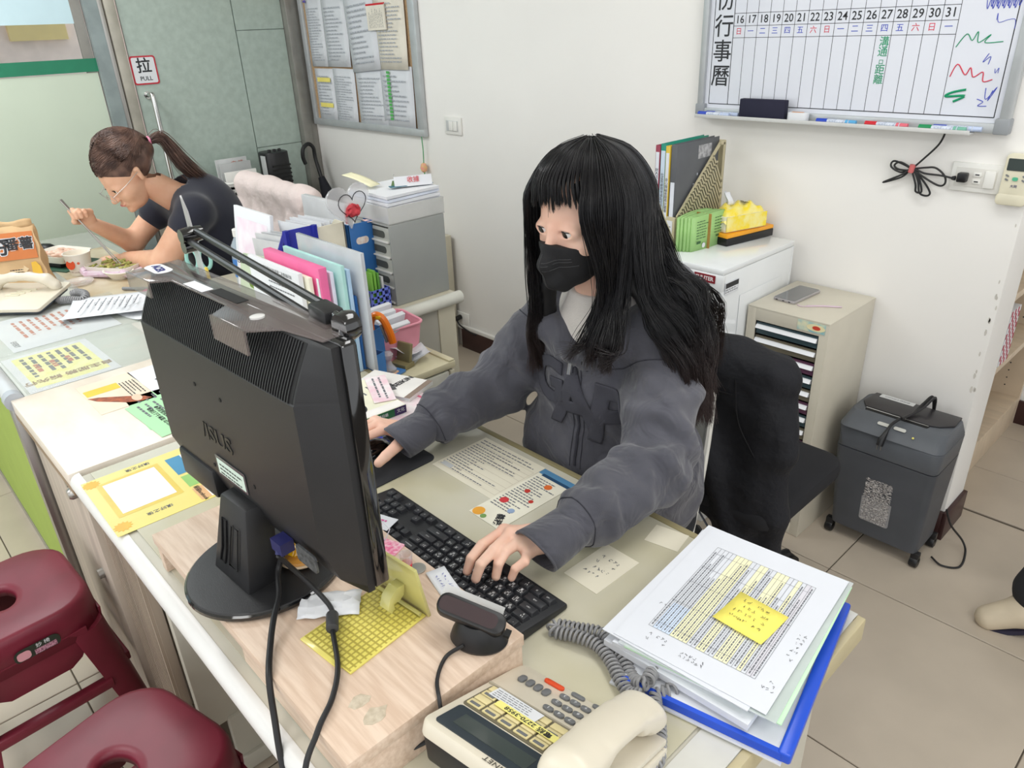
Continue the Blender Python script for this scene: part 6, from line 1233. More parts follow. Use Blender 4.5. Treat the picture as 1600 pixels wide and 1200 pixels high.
b = MB(); m_pw = mat('periwinkle', (108, 124, 220), .4)
for k in range(4):
    for s_ in (-1, 1): b.bb(s_ * .024 - .0015, s_ * .024 + .0015, -.034 + k * .0213 - .002 , -.034 + k * .0213 + .006, 0, .07); b.bb(-.024 + k * .0145 - .002, -.024 + k * .0145 + .004, s_ * .034 - .0015, s_ * .034 + .0015, 0, .07)
    for s_ in (-1, 1): b.bb(s_ * .024 - .0015, s_ * .024 + .0015, -.034, .034, k * .0205, k * .0205 + .008); b.bb(-.024, .024, s_ * .034 - .0015, s_ * .034 + .0015, k * .0205, k * .0205 + .008)
b.bb(-.024, .024, -.034, .034, 0, .002).build('lattice', m_pw, lc)
for k, (y, h_, m_) in enumerate(((-.022, .125, mat('stick_green', (120, 180, 70), .4)), (-.010, .13, mat('stick_green', (120, 180, 70))), (.002, .12, mat('stick_green2', (90, 150, 60), .4)), (.016, .105, m_lgrey))): tag(MB().bb(-.018, .018, y - .004, y + .004, .003, h_, M=T(-1.93, 1.20, DZ)).build('green_file', m_, bevel=.001), ['leftmost green leaflet in the lattice cup', 'second green leaflet in the lattice cup', 'third darker green leaflet in the lattice cup', 'pale grey leaflet at the right of the lattice cup'][k], 'leaflet', 'leaflets in the lattice cup')
# folders standing at the left end of the desk
fz = .7425; grp = 'folders standing behind the monitor'
def st_folder(lab, x, y, w, h, t, m, rz=0, z=fz, lean=0, name='folder', parts=None):
    o = thing(name, lab, 'folder', M=T(x - .018, y, z) @ RZ(rz) @ RX(lean), group=grp); MB().bb(-w / 2, w / 2, -t / 2, t / 2, 0, h).build('cover', m, o, bevel=.001)
    if parts: parts(o)
    return o
m_fp = mat('folder_pink', (238, 112, 164), .35); m_cy = mat('folder_mint', (176, 222, 216), .4); m_cl = mat('folder_clear', (214, 218, 222), .15, alpha=.75, coat=.8)
def wp(o):
    b = MB()
    for (a, c, d, e) in text_rows(-.03, .11, .06, .23, 12, .25, 4, ragged=.4, word=.01): b.add([(a, -.0072, d), (c, -.0072, d), (c, -.0072, e), (a, -.0072, e)], [(0, 1, 2, 3)])
    b.build('printed_text', m_gink, o, recalc=False); text('中華民國○○年度第二次會議紀錄', .011, XZ(.02, -.0075, .255), m_ink, o, ext=0, res=1)
st_folder('white stapled report in front of the pink folder', -1.735, .800, .27, .272, .012, m_paper, parts=wp)
st_folder('thin cream sheets behind the white stapled report', -1.715, .815, .27, .262, .010, mat('cream_sheets', (236, 232, 212), .6)); 
def pkp(o): MB().bb(.128, .138, -.0125, -.0115, .02, .26).build('spine_label', m_paper, o); text('\n'.join('高齡健康促進計畫成果'), .008, XZ(.133, -.0130, .15), m_ink, o, ext=0, res=1, lsp=.9)
st_folder('hot pink plastic folder with a white spine label', -1.70, .838, .285, .285, .022, m_fp, parts=pkp)
st_folder('lilac white folder behind the pink folder', -1.695, .862, .27, .268, .010, mat('folder_lilac', (226, 220, 236), .5)); st_folder('mint green folder behind the lilac one', -1.68, .880, .29, .285, .010, m_cy)
st_folder('pale blue folder behind the mint one', -1.675, .894, .28, .272, .010, mat('folder_paleblue', (176, 206, 232), .4)); st_folder('deep blue folder near the clear sleeve', -1.68, .907, .28, .20, .008, mat('folder_deepblue', (40, 96, 160), .4))
st_folder('tall clear plastic folder at the back of the row', -1.665, .922, .315, .312, .010, m_cl, parts=lambda o: MB().bb(-.15, .148, -.002, .002, .004, .298).build('grey_sheet', mat('sheet_grey', (214, 216, 218), .5), o))
for i, (x, y, z, w, d, h, m_, l_) in enumerate(((-2.035, .80, .7425, .20, .14, .045, mat('box_lilac', (214, 130, 186), .4), 'lilac box at the bottom of the small pile'), (-1.90, .735, .7425, .15, .11, .03, mat('box_mint', (176, 214, 206), .5), 'pale mint box in front of the lilac box'), (-2.05, .80, .789, .22, .15, .012, mat('box_green', (38, 168, 126), .4), 'bright green flat case on the lilac box'), (-2.06, .79, .8025, .16, .10, .016, mat('box_kraft', (204, 184, 150), .6), 'kraft notebook on the green case'))):
    tag(MB().bb(-w / 2, w / 2, -d / 2, d / 2, 0, h, M=T(x, y, z) @ RZ(-6 + i * 5)).build(['lilac_box', 'mint_box', 'green_case', 'kraft_notebook'][i], m_, bevel=.002), l_, 'box' if i < 3 else 'notebook')
o = thing('postcard_pack', 'white postcard pack with a red and a blue stripe on top of the pile', 'cards', M=T(-2.06, .79, .819) @ RZ(6)); MB().bb(-.08, .08, -.045, .045, 0, .014).build('cards', m_paper, o, bevel=.001)
MB().prism([(-.05, -.03), (-.035, -.03), (.005, .035), (-.01, .035)], .0141, .0145).build('red_stripe', mat('stripe_red', (222, 92, 100), .5), o); MB().prism([(-.015, -.03), (.0, -.03), (.05, .035), (.035, .035)], .0141, .0145).build('blue_stripe', mat('stripe_blue', (50, 90, 200), .5), o)
def calendar(lab, x, y, z, w, h, rz, tx=None, tree=False):
    o = thing('desk_calendar', lab, 'calendar', M=T(x, y, z) @ RZ(rz)); m_ = mat('calendar_green', (206, 218, 190), .5)
    MB().box((0, 0, h / 2), (w, .002, h), M=RX(-12)).build('front_page', m_, o); MB().box((0, .055 + .03, h / 2), (w, .002, h * 1.02), M=T(0, -.0, 0) @ RX(12)).build('back_board', m_, o)
    n_ = int(w / .011)
    for k in range(n_): MB().tube([(-w / 2 + .006 + k * .011, .026 + .006 * math.cos(a), h - .002 + .006 * math.sin(a)) for a in [q * PI / 4 for q in range(8)]], .0011, 5, closed=True).build('spiral_ring', m_dark, o)
    F_ = RX(-12) @ XZ(0, -.0014, 0)
    if tx: text(tx, .030, F_ @ T(.0, h * .72, 0), mat('calendar_blue', (92, 116, 150), .5), o, bold=.0006)
    if tree: MB().prism([(.035 * math.cos(a) * (1 + .1 * math.sin(5 * a)), h * .62 + .018 * math.sin(a)) for a in [q * .3 for q in range(21)]], 0, .0005, M=F_).bb(-.003, .004, h * .30, h * .5, 0, .0004, M=F_).build('tree_print', mat('tree_green', (118, 146, 64), .6), o)
    return o
calendar('pale green spiral calendar with a printed tree behind the monitor', -2.16, .90, .7425, .15, .165, 12, tree=True); calendar('pale green spiral calendar with blue lettering next to the folders', -2.00, .965, .7425, .16, .185, 12, '寵物陪伴')
pb_ = thing('water_bottle', 'clear water bottle with a white cap and blue label', 'bottle', (-2.52, 1.04, DZ))
MB().lathe([(.0, 0), (.032, 0), (.034, .01), (.034, .11), (.030, .14), (.016, .165), (.014, .175), (0, .176)], 24, caps=False).build('bottle', mat('pet_clear', (206, 222, 234), .05, alpha=.5, coat=1), pb_); MB().lathe([(.0345, .03), (.0345, .095)], 24, caps=False).build('label', mat('label_blue', (70, 130, 200), .4), pb_); MB().lathe([(.0165, .170), (.0165, .194), (.014, .196), (0, .196)], 24, caps=False).build('cap', m_whitepl, pb_)
# pen cup with scissors, half hidden behind the monitor
pcup = thing('pencil_cup', 'pencil cup behind the monitor holding mint scissors', 'pen holder', (-2.265, .80, .7425)); MB().lathe([(.03, 0), (.034, .10), (.031, .10), (.028, .004), (0, .004)], 24, caps=False).build('cup', mat('cup_grey', (150, 152, 150), .4), pcup)
sc_ = thing('scissors', 'mint-handled scissors standing in the pencil cup', 'scissors', M=T(-2.265, .80, .752) @ RZ(46)); m_mt = mat('mint_grip', (150, 200, 190), .35)
for s_ in (-1, 1): MB().tube([(s_ * .020 + .0165 * math.cos(a), 0, .178 + .032 * math.sin(a)) for a in [q * PI / 10 for q in range(20)]], .0058, 8, closed=True).tube([(s_ * .012, 0, .147), (s_ * .002, 0, .11)], .006, 8).build('handle', m_mt, sc_)
for s_ in (-1, 1): MB().prism([(-.004, .0), (.005, .0), (.006, .12), (-.006, .12)], s_ * .001 - .0007, s_ * .001 + .0007, M=XZ(0, 0, 0)).build('blade', m_steel, sc_)
tag(MB().bb(-.008, .008, -.004, .004, 0, .155, M=T(-2.250, .82, .75) @ RX(4)).build('glue_stick', mat('glue_yellow', (240, 206, 80), .4), bevel=.002), 'yellow and white stick in the pencil cup', 'glue stick')
# ================================================================ on the far desk
FZ = .7402
tb_ = thing('paper_bag', 'brown kraft snack bag with an orange print on the far desk', 'bag', M=T(-3.14, .478, FZ) @ RZ(66) @ RX(-4))
m_kf = mat('kraft_paper', (212, 178, 134), .75, var=.06, scale=18)
def bagf(u, q):
    a = u * 2 * PI; w = .085 * (1 - .10 * q); d = .045 * (1 - q) ** .7 + .004
    x = w * max(-1, min(1, 1.5 * math.cos(a))); y = d * max(-1, min(1, 1.4 * math.sin(a)))
    return (x + .004 * math.sin(q * 14 + a * 2), y + .003 * math.sin(q * 17 + a * 3), q * .215)
MB().grid(33, 17, bagf).build('bag', m_kf, tb_, recalc=False, ang=50)
MB().grid(9, 4, lambda u, q: ((u - .5) * .15, .006 * math.sin(u * 6), .205 + q * .028 + .004 * math.sin(u * 9))).build('folded_top', m_kf, tb_, solid=.003, recalc=False)
BF = RX(11.5) @ XZ(0, -.0500, .0)
BF = basis((0, -.0525, .012), (1, 0, 0), (0, .042, .19))
MB().prism([(-.072, .09), (.072, .09), (.070, .185), (-.070, .185)], .004, .0055, M=BF).build('orange_print', mat('print_orange', (206, 122, 66), .6), tb_)
text('夯', .068, BF @ T(-.040, .136, .0062), m_paper, tb_, 'lettering_outline', bold=.0048); text('夯', .068, BF @ T(-.040, .136, .0072), m_ink, tb_, bold=.0018)
text('番薯', .046, BF @ T(.022, .142, .0062), m_paper, tb_, 'lettering_outline', bold=.003); text('番薯', .046, BF @ T(.022, .142, .0072), m_ink, tb_, bold=.001)
MB().prism([(-.03, .05), (.02, .06), (.02, .068), (.035, .054), (.02, .04), (.02, .046), (-.03, .036)][::-1], .004, .0058, M=BF).build('speech_arrow', mat('arrow_kraft', (226, 200, 160), .6), tb_); print_lines(tb_, m_ink, text_rows(-.025, .02, .042, .058, 2, .4, 3, word=.006), 0).matrix_local = BF @ T(0, 0, .0062)
MB().prism([(.046, .075), (.060, .078), (.072, .06), (.076, .02), (.066, -.0), (.052, .01), (.044, .04)][::-1], .004, .0056, M=BF).build('yellow_patch', mat('patch_yellow', (226, 180, 60), .5), tb_)
tf = thing('desk_telephone', 'ivory telephone on the far desk at the left edge', 'telephone', (-2.93, .40, FZ), 0)
TFM = basis((.045, -.145, .026), (.72, .69, .0), (-.68, .72, .14)); TFM = RZ(0) @ TFM
def ml2(o): o.matrix_local = TFM; return o
ml2(MB().prism(rrect(.24, .20, .012, 4, .12, .10), -.012, 0).build('body', m_ph, tf, bevel=.003)); ml2(MB().prism(rrect(.22, .18, .012, 4, .12, .10), -.024, -.012).build('dark_base', mat('dark_slate', (70, 76, 84), .5), tf, bevel=.003))
MB().prism(rrect(.20, .15, .02, 4), 0, .008, M=T(.03, .01, 0) @ RZ(43)).build('foot_plate', mat('dark_slate', (70, 76, 84)), tf)
hs2 = SDF((-.14, -.04, -.02), (.14, .04, .07), .005); hs2.chain([(-.105, 0, .012), (-.085, 0, .034), (-.03, 0, .045), (.03, 0, .045), (.085, 0, .034), (.105, 0, .012)], [.020, .018, .014, .014, .018, .020], .012)
o = hs2.build('handset', m_ph, tf); o.matrix_local = TFM @ T(.11, .15, .0) 
for k in range(4): ml2(MB().prism(rrect(.05, .008, .003, 3, .09 + .012 * k, .10 + .014 * k), 0, .003).build('memo_key', m_iv, tf))
cp2 = [(-2.80, .50, .752), (-2.77, .525, .756), (-2.74, .56, .753), (-2.76, .575, .765), (-2.79, .56, .768), (-2.80, .54, .762)]
tag(MB().tube(coil(cp2, .011, .003, 26, 12), .0034, 6).build('coiled_cord', mat('grey_cord', (142, 142, 144))), 'grey coiled cord bunched beside the far telephone', 'cord')
m_foam = mat('foam_white', (240, 236, 226), .5, var=.01); m_rice = mat('food_pale', (236, 208, 190), .6, rgb2=(214, 168, 146), scale=60)
def box_tray(b, w, d, h, fl=.86): return open_box(b, w, d, h, .002, fl)
tg = thing('lunch_tray', 'green lunch mat with a dark box under the white food tray', 'tray', (-3.34, .655, FZ), 25); MB().bb(-.13, .12, -.09, .09, 0, .004).build('mat', mat('dark_green_mat', (52, 90, 72), .5), tg, bevel=.001); MB().bb(-.10, .06, -.06, .05, .004, .022).build('dark_box', m_dark, tg, bevel=.003)
ft = thing('food_tray', 'white foam tray with pale meat slices', 'food tray', (-3.345, .655, FZ + .0225), 25); box_tray(MB(), .20, .15, .028).build('tray', m_foam, ft)
s = SDF((-.10, -.075, .0), (.10, .075, .06), .004); rnd = random.Random(6)
for k in range(26): s.ell((rnd.uniform(-.075, .075), rnd.uniform(-.05, .05), .016 + rnd.random() * .014), (.018, .012, .007), .004, M=RZ(rnd.uniform(0, 180)) @ RX(rnd.uniform(-30, 30)))
o = s.build('meat_slices', m_rice, ft, smooth=0); o['kind'] = 'stuff'
pcp = thing('paper_cup', 'white paper soup cup with a red-orange print', 'cup', (-3.135, .665, FZ)); MB().lathe([(.036, 0), (.047, .078), (.0485, .080), (.0485, .083), (.045, .083), (.044, .079), (.034, .003), (0, .003)], 36, caps=False).build('cup', m_foam, pcp)
MB().lathe([(0, .06), (.0415, .06)], 28, caps=False).build('soup', mat('soup', (226, 206, 176), .1), pcp)
for (a0, z_, r_, c_) in ((-12, .046, .019, (214, 84, 48)), (-58, .056, .005, (206, 120, 80)), (-64, .03, .004, (206, 120, 80)), (26, .05, .005, (206, 100, 70))):
    rr_ = .0365 + .011 * z_ / .078 + .0006; a = math.radians(a0 - 42); MB().prism([(r_ * math.cos(q), r_ * .95 * math.sin(q)) for q in [k * PI / 9 for k in range(18)]], 0, .0008 if r_ < .01 else .0012, M=T(rr_ * math.cos(a), rr_ * math.sin(a), z_) @ RZ(a0 - 42 + 90) @ RX(82)).build('printed_dot', mat('cup_%d' % c_[1], c_, .5), pcp)
MB().lathe([(.0385, .012), (.0392, .018)], 30, caps=False).build('printed_band', mat('band_grey', (170, 150, 140), .5, rgb2=(236, 230, 222), scale=200), pcp)
lb = thing('lunch_box', 'open lunch box of noodles and greens in a pink wrap', 'food box', (-3.03, .765, FZ), 30); box_tray(MB(), .20, .14, .04).build('tray', m_foam, lb); 
MB().tube([(p[0] * 1.02, p[1] * 1.02, .018 + .006 * math.sin(i)) for i, p in enumerate(rrect(.20, .14, .02, 5))], .014, 8, closed=True).build('pink_wrap', mat('pink_film', (234, 200, 222), .2, rgb2=(240, 224, 236), scale=50, coat=.6, alpha=.8), lb)
s = SDF((-.10, -.07, .0), (.10, .07, .07), .004)
for k in range(40): a = rnd.uniform(0, 3); x, y = rnd.uniform(-.08, .08), rnd.uniform(-.05, .05); s.cap((x - .02 * math.cos(a), y - .02 * math.sin(a), .028 + rnd.random() * .012), (x + .02 * math.cos(a), y + .02 * math.sin(a), .030 + rnd.random() * .014), .0035, .0035, .002)
o = s.build('noodles_and_greens', mat('stir_fry', (198, 190, 110), .5, rgb2=(110, 120, 50), scale=45, detail=6), lb, smooth=0); o['kind'] = 'stuff'
bw = thing('foam_bowl', 'shallow white foam bowl of clear soup', 'bowl', (-2.955, .79 - .045, FZ), 20); MB().lathe([(.030, 0), (.052, .026), (.055, .028), (.055, .030), (.050, .030), (.028, .003), (0, .003)], 32, sx=1.15, sy=.85, caps=False).build('bowl', m_foam, bw); MB().lathe([(0, .022), (.044, .022)], 28, sx=1.15, sy=.85, caps=False).build('soup', mat('clear_soup', (224, 222, 200), .05), bw)
tag(MB().lathe([(.0, .001), (.045, .001), (.052, .006), (.053, .010), (.050, .008), (.0, .004)], 32, M=T(-3.00, .615, FZ), caps=False).build('lunch_cover', mat('lid_clear', (230, 226, 222), .08, alpha=.4, coat=1)), 'clear plastic cover lying in front of the paper cup', 'cover')
om = thing('computer_mouse', 'dark mouse behind the kraft bag on the far desk', 'mouse', (-3.62, .655, FZ), 60); MB().lathe([(.0, 0), (.030, 0), (.033, .006), (.030, .018), (.020, .03), (0, .035)], 28, sx=1.5, sy=1, caps=False).build('shell', m_black, om)
# ================================================================ people
def skin_mat(name, rgb, red):
    m = mat(name, rgb, .48, var=.03, scale=14, rgb2=red, bump=.08, bscale=600); b = m.node_tree.nodes['Principled BSDF']
    b.inputs['Subsurface Weight'].default_value = .12; b.inputs['Subsurface Radius'].default_value = (.01, .004, .002); b.inputs['Subsurface Scale'].default_value = .5; return m
m_skin = skin_mat('skin_light', (240, 200, 178), (232, 184, 162)); m_skin2 = skin_mat('skin_warm', (226, 180, 150), (216, 164, 134))
m_nail = mat('fingernail', (232, 172, 168), .25, coat=.4)
def head_sdf(h=.0024, female=1):
    s = SDF((-.105, -.13, -.155), (.105, .13, .135), h)
    s.ell((0, .018, .038), (.074, .092, .084), .001); s.ell((0, -.030, -.012), (.060, .062, .078), .03); s.ell((0, -.048, -.072), (.040, .042, .036), .03)
    s.ell((.036, -.052, -.030), (.026, .030, .026), .02); s.ell((-.036, -.052, -.030), (.026, .030, .026), .02)
    for x in (-1, 1):
        s.ell((x * .032, -.098, .002), (.019, .011, .010), .010, 's')                      # eye socket
        s.ell((x * .032, -.0740, .002), (.0215, .0152, .0140), .010)                         # lids
        s.ell((x * .0325, -.096, .001), (.0195, .0160, .0084), .001, 's')                   # opening
        s.cap((x * .077, .010, .012), (x * .074, .004, -.022), .010, .007, .006); s.ell((x * .084, .0, .0), (.006, .008, .012), .004, 's')   # ear
    s.cap((0, -.088, .006), (0, -.104, -.024), .0065, .0085, .012); s.ell((0, -.106, -.030), (.011, .010, .008), .008)
    for x in (-1, 1): s.ell((x * .010, -.098, -.032), (.007, .008, .006), .005)
    s.ell((0, -.094, -.054), (.020, .007, .0045), .006); s.ell((0, -.092, -.063), (.017, .008, .005), .006); s.cap((-.019, -.099, -.0585), (.019, -.099, -.0585), .0012, .0012, .003, 's')
    s.ell((0, -.086, -.088), (.016, .014, .012), .014)
    return s
def add_np(b, V, F, M=None):
    b.add([tuple(v) for v in V.tolist()], [tuple(f) for f in F.tolist()], M); return b
def hand_sdf(wr, mcp, pip, dip, tip, thumb, h=.0017, r=.0082):
    P = np.array([wr] + mcp + pip + tip + thumb, float); s = SDF(P.min(0) - .025, P.max(0) + .025, h)
    for i, m_ in enumerate(mcp):
        s.cap(wr, m_, .0165, .0098, .010)
        if i: s.cap(mcp[i - 1], m_, .0098, .0098, .006)
    mid = [(np.array(a) + np.array(wr)) / 2 for a in mcp]
    s.cap(mid[0], mid[-1], .013, .012, .01)
    for i in range(4):
        q = r * 1.09 * (1, 1.03, .98, .86)[i]; f = SDF.__new__(SDF); f.__dict__.update(s.__dict__); f.D = np.full(s.D.shape, 1e3, np.float32)
        f.chain([mcp[i], pip[i], dip[i], tip[i]], [q * 1.06, q * .98, q * .90, q * .80], .0015); s.comb(f.D, .0045)
    f = SDF.__new__(SDF); f.__dict__.update(s.__dict__); f.D = np.full(s.D.shape, 1e3, np.float32); f.chain(thumb, [.0150, .0120, .0108, .0092][:len(thumb)], .002); s.comb(f.D, .006)
    return s
def lerp3(a, b, t): return tuple(a[i] + (b[i] - a[i]) * t for i in range(3))
def nails(o, tips, dips, ups=(0, 0, 1)):
    for t_, d_ in zip(tips, dips):
        a = Vector(t_) - Vector(d_); M = basis(Vector(t_) + Vector((0, 0, .0062)) - a.normalized() * .001, a, Vector((0, 0, 1)).cross(a))
        MB().lathe([(.001, .0016), (.0045, .0010), (.0056, -.0012)], 14, sx=1.15, sy=.88, caps=False, M=M @ RY(18)).build('fingernail', m_nail, o)
def hair_mat(name, rgb, tip, z0, z1, rough=.32):
    if name in MATS: return MATS[name]
    m = mat(name, rgb, rough, var=.2, scale=90); nt = m.node_tree; b = nt.nodes['Principled BSDF']
    tc = nt.nodes.new('ShaderNodeTexCoord'); sx = nt.nodes.new('ShaderNodeSeparateXYZ'); nt.links.new(tc.outputs['Object'], sx.inputs[0]); mr = nt.nodes.new('ShaderNodeMapRange')
    mr.inputs['From Min'].default_value = z0; mr.inputs['From Max'].default_value = z1; nt.links.new(sx.outputs['Z'], mr.inputs[0])
    mx = nt.nodes.new('ShaderNodeMix'); mx.data_type = 'RGBA'; mx.inputs[6].default_value = (*srgb(tip), 1); mx.inputs[7].default_value = (*srgb(rgb), 1)
    nt.links.new(mr.outputs[0], mx.inputs[0]); nt.links.new(mx.outputs[2], b.inputs['Base Color']); b.inputs['Specular IOR Level'].default_value = .45; return m
def strands(ctrls, r0=.0009, seg=14, name='hair', m=None, parent=None):
    """each control list becomes one thin tapered three-sided strand"""
    V = []; F = []; n = 0; ang = [0, 2.094, 4.189]
    for c in ctrls:
        P = np.array([tuple(p) for p in cr(c, max(2, seg // (len(c) - 1)))]); k = len(P)
        t = np.gradient(P, axis=0); t /= np.linalg.norm(t, axis=1)[:, None] + 1e-9; a = np.cross(t, (.3, .5, .8)); a /= np.linalg.norm(a, axis=1)[:, None] + 1e-9; b = np.cross(t, a)
        r = r0 * (1 - .75 * (np.arange(k) / (k - 1)) ** 3)
        for q in ang: V.append(P + (a * math.cos(q) + b * math.sin(q)) * r[:, None])
        for j in range(3):
            j2 = (j + 1) % 3; i = np.arange(k - 1); F.append(np.stack([n + j * k + i, n + j2 * k + i, n + j2 * k + i + 1, n + j * k + i + 1], 1))
        n += 3 * k
    V = np.concatenate(V); F = np.concatenate(F); me = bpy.data.meshes.new(name); me.from_pydata(V.tolist(), [], F.tolist()); return link(name, me, m, parent, 180)
from mathutils.bvhtree import BVHTree
def bvh_of(V, F): return BVHTree.FromPolygons([tuple(v) for v in V.tolist()], [tuple(f) for f in F.tolist()])
# ---------------------------------------------------------------- woman 1
HM = T(-.885, 1.005, 1.226) @ RZ(-3) @ RX(13) @ Matrix.Diagonal((.97, .97, .95, 1))
hv, hf = head_sdf().mesh()
body = MB(); add_np(body, hv, hf, HM)
s = SDF((-1.35, .60, .02), (-.45, 1.40, 1.16), .011)
s.cap((-.885, 1.03, 1.12), (-.885, 1.085, 1.0), .047, .055, .01); s.ell((-.885, 1.09, .86), (.145, .095, .20), .03); s.ell((-.885, 1.13, .60), (.165, .125, .17), .05)
SL_, SR_ = (-.765, 1.09, .985), (-1.035, 1.10, .975); EL, ER = (-.652, .928, .820), (-1.095, .965, .835); WL, WR = (-.664, .690, .802), (-1.118, .740, .792)
for S_, E_, W_ in ((SL_, EL, WL), (SR_, ER, WR)): s.chain([S_, E_, W_], [.045, .037, .024], .02)
for x in (-.97, -.80): s.chain([(x, 1.12, .53), (x - .0, .72, .50), (x, .74, .10)], [.085, .062, .042], .03); s.chain([(x, .75, .06), (x, .66, .045)], [.035, .03], .02)
bv, bf_ = s.mesh(); add_np(body, bv, bf_)
# left hand on the keys
mcpL = [(-.735, .640, .803), (-.716, .637, .808), (-.694, .636, .805), (-.673, .632, .798)]; pipL = [(-.730, .588, .806), (-.704, .590, .810), (-.691, .602, .807), (-.659, .612, .800)]
tipL = [(-.727, .553, .7775), (-.7045, .551, .7775), (-.686, .576, .7775), (-.667, .591, .777)]; dipL = [lerp3(lerp3(p, t, .55), (t[0], t[1], p[2]), .35) for p, t in zip(pipL, tipL)]
thL = [(-.690, .672, .795), (-.728, .640, .788), (-.742, .612, .783), (-.742, .592, .779)]
hl = hand_sdf(WL, mcpL, pipL, dipL, tipL, thL); add_np(body, *hl.mesh())
mcpR = [(-1.145, .690, .812), (-1.168, .694, .814), (-1.190, .700, .810), (-1.208, .708, .800)]; pipR = [(-1.152, .650, .808), (-1.174, .652, .810), (-1.200, .660, .805), (-1.222, .672, .792)]
tipR = [(-1.158, .612, .786), (-1.178, .610, .787), (-1.206, .625, .782), (-1.226, .645, .766)]; dipR = [lerp3(lerp3(p, t, .5), (t[0], t[1], p[2]), .35) for p, t in zip(pipR, tipR)]
thR = [(-1.118, .720, .790), (-1.104, .690, .790), (-1.097, .658, .784), (-1.094, .638, .778)]
hr_ = hand_sdf(WR, mcpR, pipR, dipR, tipR, thR); add_np(body, *hr_.mesh())
w1 = tag(body.build('person', m_skin, recalc=False, ang=180), 'young woman in a dark grey hoodie and black mask typing at the keyboard', 'person')
nails(w1, tipL, dipL); nails(w1, tipR[:2], dipR[:2]); nails(w1, [thR[3]], [thR[2]])
m_eye = mat('eye_white', (232, 228, 224), .15, coat=.8); m_iris = mat('iris_dark', (20, 14, 12), .25); m_lash = mat('lash_black', (20, 16, 16), .6)
def eyes(o, HM_, gaze=(0, 0)):
    for x in (-1, 1):
        e = MB().lathe([(.0132 * math.sin(a), -.0132 * math.cos(a)) for a in [k * PI / 10 for k in range(11)]], 18, M=HM_ @ T(x * .031, -.0745, .001) @ RX(90), caps=False).build('eye', m_eye, o)
        MB().lathe([(0, .0138), (.0042, .0134), (.0078, .0116), (.0080, .0106)], 18, M=HM_ @ T(x * .031, -.0745, .001) @ RZ(gaze[0]) @ RX(90 + gaze[1]), caps=False).build('iris', m_iris, e)
        MB().tube([tuple(HM_ @ Vector((x * (.031 + dx), -.0900 + .012 * (dx / .0145) ** 2, .0078 - .0060 * (dx / .0155) ** 2))) for dx in (-.0155, -.009, -.003, .003, .009, .0155)], .0008, 6).build('upper_lash', m_lash, o)
eyes(w1, HM, (-14, 10))
# mask
s = SDF((-.085, -.15, -.150), (.085, .03, .02), .0026)
s.ell((0, -.030, -.030), (.0650, .078, .072), .001); s.ell((0, -.052, -.080), (.041, .048, .040), .03); s.chain([(0, -.104, -.020), (0, -.120, -.050), (0, -.110, -.088), (0, -.086, -.112)], [.008, .010, .011, .011], .020)
s.D = np.maximum(s.D, s.Z - (-.020 + .9 * np.minimum(s.Y + .085, 0) * -.35 - .12 * np.abs(s.X))); s.D = np.maximum(s.D, s.Y + .012 - (s.Z + .07) * .1)
s.D = np.maximum(s.D, -(s.Z + .128))
mv, mf = s.mesh(); b = MB(); add_np(b, mv, mf, HM); m_mask = mat('black_mask_cloth', (30, 30, 32), .8, bump=.3, bscale=900)
mk = b.build('face_mask', m_mask, w1, recalc=False, ang=60)
bm_ = bvh_of(np.array([tuple(HM @ Vector(v)) for v in mv.tolist()]), mf)
def drape(pts, bvh, dirv, off, back=.25):
    out = []; d = Vector(dirv).normalized()
    for p in pts:
        r = bvh.ray_cast(Vector(p) - d * back, d)
        out.append(tuple(r[0] - d * off) if r[0] is not None else tuple(p))
    return out
for zz, x0, x1 in ((-.040, .004, .040), (-.046, .004, .040), (-.056, .004, .046)):
    pts = [tuple(HM @ Vector((x0 + (x1 - x0) * k / 8, -.11, zz - .10 * (x0 + (x1 - x0) * k / 8)))) for k in range(9)]
    MB().tube(drape(pts, bm_, HM.to_3x3() @ Vector((0, 1, 0)), .0002), .0007, 5).build('seam', mat('mask_seam', (60, 60, 62), .7), mk)
MB().tube(drape([tuple(HM @ Vector((.0, -.13, -.028 - .01 * k))) for k in range(9)], bm_, HM.to_3x3() @ Vector((0, 1, 0)), .0), .0010, 5).build('centre_seam', mat('mask_seam', (60, 60, 62)), mk)
for x in (-1, 1):
    MB().tube(cr([tuple(HM @ Vector(p)) for p in ((x * .060, -.025, -.045), (x * .074, -.002, -.02), (x * .080, .012, .005))], 5), .0014, 6).build('ear_loop', m_mask, mk)
# inner white shirt
m_whs = mat('white_knit', (212, 206, 200), .9, bump=.5, bscale=500)
s = SDF((-1.02, .93, .84), (-.75, 1.17, 1.10), .006); s.ell((-.885, 1.085, .93), (.135, .110, .20), .02); s.cap((-.885, 1.045, 1.06), (-.885, 1.075, 1.0), .056, .065, .02); s.plane((0, 0, 1.075), (0, 0, 1))
s.build('white_shirt', m_whs, w1, smooth=1)
# hoodie
m_hd = mat('washed_grey_fleece', (84, 84, 92), .95, rgb2=(70, 70, 78), scale=9, bump=.35, bscale=700, sheen=.25, detail=5)
nt = m_hd.node_tree; nz = nt.nodes.new('ShaderNodeTexNoise'); nz.inputs['Scale'].default_value = 13; nz.inputs['Detail'].default_value = 2; nz.inputs['Distortion'].default_value = 1.6
bp2 = nt.nodes.new('ShaderNodeBump'); bp2.inputs['Strength'].default_value = .55; bp2.inputs['Distance'].default_value = .02; nt.links.new(nz.outputs[0], bp2.inputs['Height'])
b1 = [n for n in nt.nodes if n.type == 'BUMP' and n != bp2][0]; tcn = [n for n in nt.nodes if n.type == 'TEX_COORD'][0]; nt.links.new(tcn.outputs['Object'], nz.inputs['Vector']); nt.links.new(bp2.outputs[0], b1.inputs['Normal'])
s = SDF((-1.30, .60, .42), (-.46, 1.36, 1.17), .0068)
